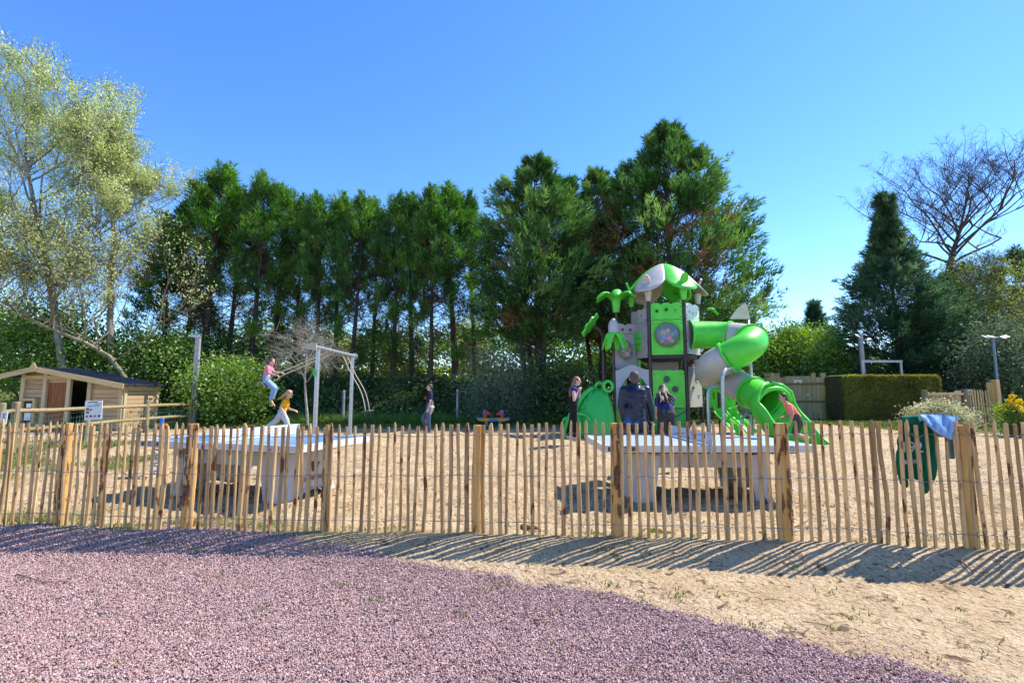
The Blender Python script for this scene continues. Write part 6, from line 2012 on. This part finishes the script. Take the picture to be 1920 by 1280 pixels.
    if not vest:
        for k in 'lr':
            sh, el, ha = W['sh' + k], W['el' + k], W['ha' + k]
            if sleeve >= 1:
                capsule(t, sh, .058 * s + g, el, .047 * s + g); capsule(t, el, .047 * s + g, el.lerp(ha, .80), .036 * s + g)
            else:
                capsule(t, sh, .054 * s + g, sh.lerp(el, sleeve), .048 * s + g)
    if jacket:
        ct_ = MB(); capsule(ct_, W['neck'] + side * .06 * s, .035 * s, W['neck'] - side * .06 * s, .035 * s); capsule(ct_, W['neck'] + f * .05 * s + side * .05 * s, .03 * s, W['neck'] + f * .05 * s - side * .05 * s, .03 * s)
        remesh(ct_, 'collar', shirt, body, .01, 3)
        yk = [sl.lerp(sr, x) - f * (.125 + .03 * math.sin(math.pi * x)) * s - Vector((0, 0, .10 * s)) for x in np.linspace(.05, .95, 9)]
        MB().tube(yk, .006, 5).build('yoke_seam', shirt, body, True)
    so_ = remesh(t, 'jacket' if jacket else 'top' if vest else 'shirt', shirt, body, .011, 4, .5)
    # trousers
    t = MB(); g = .014 * s
    pelvis(t, g)
    for k in 'lr':
        hp, kn, an = W['hip' + k], W['kn' + k], W['an' + k]
        if shortlegs: capsule(t, hp, .094 * s + g, hp.lerp(kn, .80), .076 * s + g)
        else:
            capsule(t, hp, .092 * s + g, kn, .060 * s * legscale + g); capsule(t, kn, .060 * s * legscale + g, an + (kn - an) * .06, .046 * s * legscale + g)
    remesh(t, 'shorts' if shortlegs else 'trousers', legs, body, .011, 4, .5)
    if not barefoot:
        for k in 'lr':
            an, to = W['an' + k], W['to' + k]; t = MB(); heel = an - Vector((0, 0, .05 * s)) - (to - an) * .14
            capsule(t, an - Vector((0, 0, .015)), .042 * s, heel, .043 * s); capsule(t, heel, .043 * s, to, .036 * s); capsule(t, an.lerp(to, .3), .044 * s, to, .038 * s)
            remesh(t, 'shoe', feet, body, .009, 3, .5)
    # hair
    t = MB(); 
    Mh = Matrix((side, f, up)).transposed()
    t.ball(h + up * .036 * s - f * .020 * s, (.086 * s, .094 * s, .096 * s), 18, 12, Mh)
    t.ball(h - up * .005 * s - f * .048 * s, (.082 * s, .066 * s, .088 * s), 16, 10, Mh)
    if hairstyle != 'short':
        pts = [P(u, v, Y + (dy if True else 0)) for u, v, dy in hairpts]
        rad0 = .070 * s
        chain = [h + up * .02 * s - f * .05 * s] + pts
        q_ = random.Random(int(h.x * 100))
        for st in range(9):
            off = (side * (2 * st / 8 - 1) + f * q_.uniform(-.4, .4)) * hairw * s
            prev = chain[0] + off * .6
            for i in range(1, len(chain)):
                c_ = chain[i] + off * (1 + .35 * i) + Vector((q_.uniform(-.02, .02), q_.uniform(-.02, .02), q_.uniform(-.02, .02)))
                capsule(t, prev, .034 * s * (1 - .12 * i), c_, .030 * s * (1 - .18 * i)); prev = c_
        capsule(t, chain[0], rad0, chain[min(1, len(chain) - 1)], rad0 * .8)
    # keep the face clear
    remesh(t, 'hair', hair, body, .009, 2, .4)
    return body, W
lip_mat = simple('lip', (.38, .14, .12), .5, .05, 9)
jeans = cloth('blue_jeans', (.22, .34, .56)); paljeans = cloth('pale_jeans', (.42, .48, .56)); slate = cloth('slate_trousers', (.075, .11, .17)); blackc = cloth('black_cloth', (.012, .012, .014)); charcoal = cloth('charcoal_cloth', (.055, .048, .048))
pink = cloth('pink_cotton', (.75, .22, .30)); mustard = cloth('mustard_cotton', (.72, .36, .01)); navy = cloth('navy_cotton', (.018, .022, .07)); navy2 = cloth('blue_cotton', (.022, .028, .15)); coral = cloth('coral_cotton', (.80, .22, .17)); khaki = cloth('olive_shorts', (.075, .068, .055))
leather = simple('navy_leather', (.006, .011, .026), .38, .12, 7, bump=.5, bscale=16, spec=.4); trainers = cloth('blue_white_trainers', (.35, .38, .48)); darkshoe = cloth('dark_shoe', (.04, .04, .05)); greyj = cloth('grey_knit', (.36, .38, .46)); denim_dark = cloth('dark_denim', (.03, .08, .20))
R_ = (1, 0, 0); L_ = (-1, 0, 0)
person('barefoot girl in pink shirt and jeans flying high on the rope swing',
       dict(head=(509.5, 678.5), neck=(506, 685), shl=(502, 689, -.15), shr=(506.5, 689, .15), waist=(500, 705), hipl=(499, 714, -.09), hipr=(500, 714, .09), ell=(504, 699, -.2), hal=(521, 704, -.22), elr=(514, 697, .2), har=(530, 699, .22),
            knl=(514.5, 728, -.07), anl=(508, 748, -.06), tol=(514, 759.5, -.06), knr=(517, 727, .09), anr=(509.5, 748, .07), tor=(510, 759, .1)), 13.25, .86, (1, -.2, -.25), skin1, pink, jeans, None, hair_brown, barefoot=True, sleeve=.5, hairstyle='tail', hairpts=((502.5, 680, 0),), legscale=1.05)
person('girl in mustard top and pale jeans running past the swing',
       dict(head=(543, 738.5), neck=(538.5, 747.5), shl=(535, 752, -.15), shr=(538, 752, .15), waist=(531, 767), hipl=(528, 773, -.09), hipr=(529, 773, .09), ell=(526, 763.5, -.24), hal=(535.5, 778, -.22), elr=(541.5, 766, .22), har=(555, 770, .2),
            knl=(537, 788, -.08), anl=(543, 812, -.08), tol=(551, 818, -.08), knr=(517, 789, .09), anr=(500, 801, .09), tor=(499, 811, .09)), 13.0, .88, (1, -.1, -.12), skin1, mustard, paljeans, trainers, hair_blond, sleeve=.5, hairstyle='long', hairpts=((534, 740, 0), (529, 747, 0)), crop=.1, legscale=1.15)
bn, Wb = person('boy in navy T-shirt standing on one leg by the bank',
       dict(head=(805.5, 726), neck=(806.5, 733.5), shl=(807, 739, -.17), shr=(807, 739, .17), waist=(804.5, 758), hipl=(804, 767, -.09), hipr=(804, 767, .09), ell=(807, 753, -.25), hal=(801.5, 771, -.22), elr=(810.5, 753, .24), har=(811, 769, .2),
            knl=(803, 787, -.09), anl=(805, 807.5, -.09), tol=(800.5, 812, -.09), knr=(793, 785, .08), anr=(800.5, 799, .09), tor=(797, 806, .1)), 16.2, .92, (-1, -.25, .05), skin1, navy, slate, trainers, hair_brown, sleeve=.55, legscale=1.1)
t = MB(); hh = (Wb['hipl'] + Wb['hipr']) / 2
capsule(t, hh + Vector((.10, -.12, .06)), .07, hh + Vector((.10, .12, .06)), .07); capsule(t, hh + Vector((.10, -.14, .05)), .06, hh + Vector((.08, -.15, -.14)), .04)
remesh(t, 'tied_jumper', greyj, bn, .012, 3)
MB().prism([(-.05, -.05), (.05, -.05), (.05, .01), (.02, .07), (-.04, .01)], .012, frame(Wb['waist'].lerp(Wb['neck'], .45) + Vector((-.125, -.06, .03)), (.6, -.8, 0))).build('shirt_print', red_p, bn)
person('long-haired girl in navy vest and black trousers by the green dome',
       dict(head=(1082, 714.5), neck=(1079, 724.5), shl=(1075.5, 729.5, -.15), shr=(1079, 729.5, .15), waist=(1077, 746), hipl=(1075, 759, -.09), hipr=(1076, 759, .09), ell=(1076.5, 750, -.24), hal=(1086.5, 727.5, -.12), elr=(1086, 743, .2), har=(1088, 728, .05),
            knl=(1077, 787, -.09), anl=(1078, 818, -.09), tol=(1087, 825, -.1), knr=(1072, 787, .09), anr=(1064.5, 815, .1), tor=(1071, 824, .08)), 12.1, .95, (1, -.25, -.05), skin1, navy2, blackc, trainers, simple('hair_auburn', (.22, .11, .05), .6, .4, 22, bump=.6, bscale=50), vest=True, hairstyle='long', hairpts=((1074, 722, 0), (1070, 733, 0), (1069, 742, 0)))
person('man in dark leather jacket standing with his back turned behind the table',
       dict(head=(1189.5, 710), neck=(1189.5, 721), shl=(1170.5, 731.5), shr=(1211.5, 731), waist=(1191.5, 768), hipl=(1182, 795), hipr=(1202, 795), ell=(1165.5, 762, .02), hal=(1172, 793, .08), elr=(1219.5, 763, .03), har=(1222, 790, .1),
            knl=(1181, 846), anl=(1180, 891), tol=(1179, 893, .18), knr=(1204, 846), anr=(1205, 891), tor=(1206, 893, .18)), 8.25, 1.02, (0.05, 1, -.03), skin1, leather, denim_dark, darkshoe, hair_grey, jacket=True, sleeve=1.0)
person('girl with long wavy hair in dark T-shirt leaning forward beside the man',
       dict(head=(1242.5, 732.5, .30), neck=(1245, 743, .22), shl=(1233.5, 750, .16), shr=(1257, 750, .16), waist=(1248, 766, .02), hipl=(1242.5, 778, -.03), hipr=(1257, 778, -.03), ell=(1231.5, 764, .16), hal=(1232, 782, .22), elr=(1260.5, 764, .16), har=(1261.5, 778, .24),
            knl=(1240, 826), anl=(1238, 868), tol=(1237, 873, .16), knr=(1257, 826), anr=(1258, 868), tor=(1259, 873, .16)), 8.75, .90, (-.05, 1, -.35), skin1, navy2, charcoal, darkshoe, hair_brown, sleeve=.5, hairstyle='long', hairpts=((1243, 738, .12), (1247, 746, .03), (1249.5, 754, -.05)), hairw=.085, crop=.05, legscale=1.15)
bo, Wc = person('boy in coral T-shirt and dark shorts kneeling at the slide exit',
       dict(head=(1467.5, 745.5), neck=(1473.5, 755), shl=(1480, 761.5, -.14), shr=(1478, 761.5, .14), waist=(1493, 781), hipl=(1498, 792, -.09), hipr=(1498, 792, .09), ell=(1486, 778, -.22), hal=(1480, 795, -.2), elr=(1477, 779, .2), har=(1465, 782.5, .2),
            knl=(1489.5, 814, -.1), anl=(1505, 818, -.1), tol=(1515, 821.5, -.1), knr=(1491, 814, .1), anr=(1507, 817, .1), tor=(1517, 820, .1)), 11.5, .90, (-1, -.1, -.1), skin2, coral, khaki, None, hair_dark, sleeve=.55, barefoot=True, shortlegs=True)
MB().prism(circle(0, 0, .055, 12, .08), .010, frame(Wc['waist'].lerp(Wc['neck'], .40) + Vector((-.085, -.10, -.035)), (.8, -.6, 0))).build('shirt_print', greyj, bo)
person('small child looking out from the middle deck of the tower',
       dict(head=(1304, 677), neck=(1305, 684), shl=(1300, 688), shr=(1309, 688), waist=(1305, 702), hipl=(1302, 710), hipr=(1308, 710), ell=(1298, 690, -.15), hal=(1299.5, 684, -.22), elr=(1311, 697, -.1), har=(1308, 690, -.2),
            knl=(1302, 725), anl=(1302, 737), tol=(1302, 740, -.12), knr=(1308, 725), anr=(1308, 737), tor=(1308, 740, -.12)), 15.62, .72, (-.3, -1, -.1), skin1, white_board, jeans, darkshoe, hair_blond, sleeve=.5)

# ================================================================== hoodie and sun hat hung on the fence
YH = float(np.interp(1725, _FU, _FY)) + .035
hood_mat = cloth('green_sweatshirt', (.004, .135, .075)); hat_mat = cloth('light_blue_cotton', (.24, .40, .62)); pole_grey = cloth('grey_green_strap', (.28, .38, .40))
hd = thing('green_hoodie', P(1725, 800, YH), 'green hooded sweatshirt with white print hanging on the paling fence', 'clothing')
outl = [(1686, 806), (1688, 795), (1692, 785), (1700, 780), (1712, 781), (1722, 787), (1735, 790), (1748, 800), (1753, 815), (1757, 838), (1760, 850), (1754, 860), (1752, 885), (1747, 905), (1741, 916), (1733, 908), (1722, 901), (1710, 897), (1700, 899), (1690, 896), (1686, 890), (1684, 870), (1682, 845), (1681, 825)]
Mx = 34; q = np.random.default_rng(2)
us = np.linspace(1678, 1764, 64); vs_ = np.linspace(776, 926, 110)
def inside(x, y):
    c = False; n = len(outl); j = n - 1
    for i in range(n):
        if ((outl[i][1] > y) != (outl[j][1] > y)) and (x < (outl[j][0] - outl[i][0]) * (y - outl[i][1]) / (outl[j][1] - outl[i][1] + 1e-9) + outl[i][0]): c = not c
        j = i
    return c
bmv = {}; vs2 = []; fs2 = []
def fold(u, v): return .034 * math.sin(u * .24 + .03 * v) + .014 * math.sin(u * .55 - v * .045 + 1) + .012 * math.sin(v * .12 + u * .1) + .030 * math.exp(-((v - 786) / 7) ** 2)
for i in range(len(us) - 1):
    for j in range(len(vs_) - 1):
        cu, cv = (us[i] + us[i + 1]) / 2, (vs_[j] + vs_[j + 1]) / 2
        if inside(cu, cv):
            idx = []
            for (a, b_) in ((i, j), (i, j + 1), (i + 1, j + 1), (i + 1, j)):
                if (a, b_) not in bmv:
                    bmv[(a, b_)] = len(vs2); vs2.append(P(us[a], vs_[b_], YH + .045 + (.6 * abs(fold(us[a], vs_[b_])) if not (1690 < us[a] < 1730 and 822 < vs_[b_] < 862) else .10 * abs(fold(us[a], vs_[b_])))))
                idx.append(bmv[(a, b_)])
            fs2.append(tuple(idx))
mb = MB(); mb.add(vs2, fs2); o = mb.build('sweatshirt', hood_mat, hd, True)
sm = o.modifiers.new('thickness', 'SOLIDIFY'); sm.thickness = .018; sm.offset = 0
sb = o.modifiers.new('soft', 'SMOOTH'); sb.iterations = 14
# the hood rolled over the picket tips
t = MB()
for k in range(5):
    a = P(1690 + 9 * k, 794 - 5 * math.sin(k), YH + .045); b_ = P(1700 + 9 * k, 787 + (k % 2) * 4, YH + .08); capsule(t, a, .035, b_, .036)
capsule(t, P(1694, 785, YH + .03), .028, P(1716, 783, YH + .03), .028)
remesh(t, 'hood', hood_mat, hd, .012, 5)
for a_, b_, c_ in (((1692, 850), (1690, 880), (1696, 908)), ((1748, 850), (1745, 890), (1733, 919))):      # sleeves
    t = MB(); capsule(t, P(*a_, YH + .085), .05, P(*b_, YH + .08), .042); capsule(t, P(*b_, YH + .08), .042, P(*c_, YH + .07), .032)
    remesh(t, 'sleeve', hood_mat, hd, .012, 4)
# printed figures and a word patch on the back
Fp = frame(P(1709, 843, YH + .024), (1, 0, 0))
pr = text_mesh('192', .135, Fp @ Matrix.Translation((.005, 0, .02)), white_line, 'print', hd, .003)
MB().prism([(-.075, -.125), (.075, -.115), (.08, -.08), (-.07, -.09)], .004, Fp).build('print_patch', white_line, hd)
text_mesh('WICK', .045, Fp @ Matrix.Translation((0, -.006, -.103)), black_ink, 'print', hd, .001)
# sun hat
ht = thing('sun_hat', P(1760, 785, YH), 'light blue cloth sun hat tossed over the picket tips', 'hat')
cols_ = [ # left edge to right edge: top v, bottom v
    (1725, 778, 781), (1733, 776, 788), (1742, 775.5, 797), (1752, 777, 806), (1762, 776, 813), (1772, 776.5, 818), (1781, 777, 822), (1789, 778.5, 822), (1795, 780, 814)]
cu_ = np.array([c[0] for c in cols_], float); ct_ = np.array([c[1] for c in cols_], float); cb_ = np.array([c[2] for c in cols_], float)
vs2, fs2 = [], []; nI, nJ = 26, 12
for sgn in (-1, 1):
    for i in range(nI):
        u = 1725 + 70 * i / (nI - 1); tp_, bt_ = np.interp(u, cu_, ct_), np.interp(u, cu_, cb_)
        for j in range(nJ):
            f = j / (nJ - 1); v = tp_ + (bt_ - tp_) * (f if sgn < 0 else f * .72)
            bulge = .075 * math.sin(math.pi * (.12 + .80 * i / (nI - 1))) * math.sin(math.pi * min(1, f * .5 + .0) + .05) + .012 * math.sin(u * .5 + f * 4) + .010 * math.sin(u * .21 - f * 6)
            vs2.append(P(u, v, YH - .02 + sgn * (bulge + .012)))
for s_ in range(2):
    o_ = s_ * nI * nJ
    for i in range(nI - 1):
        for j in range(nJ - 1):
            f = (o_ + i * nJ + j, o_ + (i + 1) * nJ + j, o_ + (i + 1) * nJ + j + 1, o_ + i * nJ + j + 1); fs2.append(f)
for i in range(nI - 1): fs2.append((i * nJ, (i + 1) * nJ, nI * nJ + (i + 1) * nJ, nI * nJ + i * nJ))
mb = MB(); mb.add(vs2, fs2); o = mb.build('crown', hat_mat, ht, True); sm = o.modifiers.new('thickness', 'SOLIDIFY'); sm.thickness = .006
brim = [P(u, np.interp(u, cu_, cb_), YH - .035 - .06 * math.sin(math.pi * (u - 1725) / 70)) for u in np.linspace(1727, 1795, 24)]
MB().tube(brim, .009, 6).build('brim_hem', hat_mat, ht, True)
st = thing('grey_strap', P(1782, 850, YH), 'grey cloth strap hanging below the blue hat', 'strap')
MB().prism([(-.02, -.14), (.02, -.14), (.022, .08), (-.022, .08)], .02, frame(P(1782, 830, YH + .03), (1, 0, 0))).build('strap', pole_grey, st)

# ================================================================== odds and ends on the ground
stick_m = simple('dead_stick', (.20, .13, .07), .9, .3, 30)
def stick(pts, r, label, name='stick'):
    w_ = [Vector((p.x, p.y, gz(p.x, p.y) + dz)) for p, dz in pts]
    return tag(MB().tube(w_, [r * (1 - .4 * i / max(1, len(w_) - 1)) for i in range(len(w_))], 6).build(name, stick_m, None, True), label, 'stick')
stick([(PZ(1478, 996, 0), .03), (PZ(1500, 990, 0), .05), (PZ(1525, 984, 0), .10)], .012, 'reddish broken branch lying behind the fence right of the bark-covered stake')
stick([(PZ(30, 1085, -.09), .02), (PZ(80, 1097, -.09), .015), (PZ(128, 1099, -.09), .02)], .006, 'thin curved twig on the gravel at the left edge')
stick([(PZ(978, 1003, -.02), .03), (PZ(1008, 1014, -.04), .035)], .03, 'short grey piece of wood against the foot of the fence')
stick([(PZ(1805, 1081, -.09), .02), (PZ(1826, 1092, -.09), .02)], .008, 'short brown stick on the sand at the right')
stick([(PZ(1000, 1171, -.09), .02), (PZ(1033, 1168, -.09), .02)], .007, 'pale wood splinter lying on the mauve gravel')
# scraps of roots and twigs trodden into the sand
q = random.Random(12); mb = MB()
for k in range(420):
    y = q.uniform(2.9, 9.5); x = q.uniform(-1.05, 1.1) * y
    if gravel_mask(np.array([x]), np.array([y]))[0] > .1: continue
    a = q.uniform(0, 6.28); L = q.uniform(.03, .16); z = gz(x, y) + .006
    x2, y2 = x + L * math.cos(a), y + L * math.sin(a); xm, ym = (x + x2) / 2 + q.uniform(-.02, .02), (y + y2) / 2
    mb.tube([(x, y, z), (xm, ym, gz(xm, ym) + q.uniform(.006, .02)), (x2, y2, gz(x2, y2) + .005)], q.uniform(.0015, .004), 4)
tag(mb.build('litter', stick_m), 'dry roots and twigs scattered over the sand', 'litter', kind='stuff')
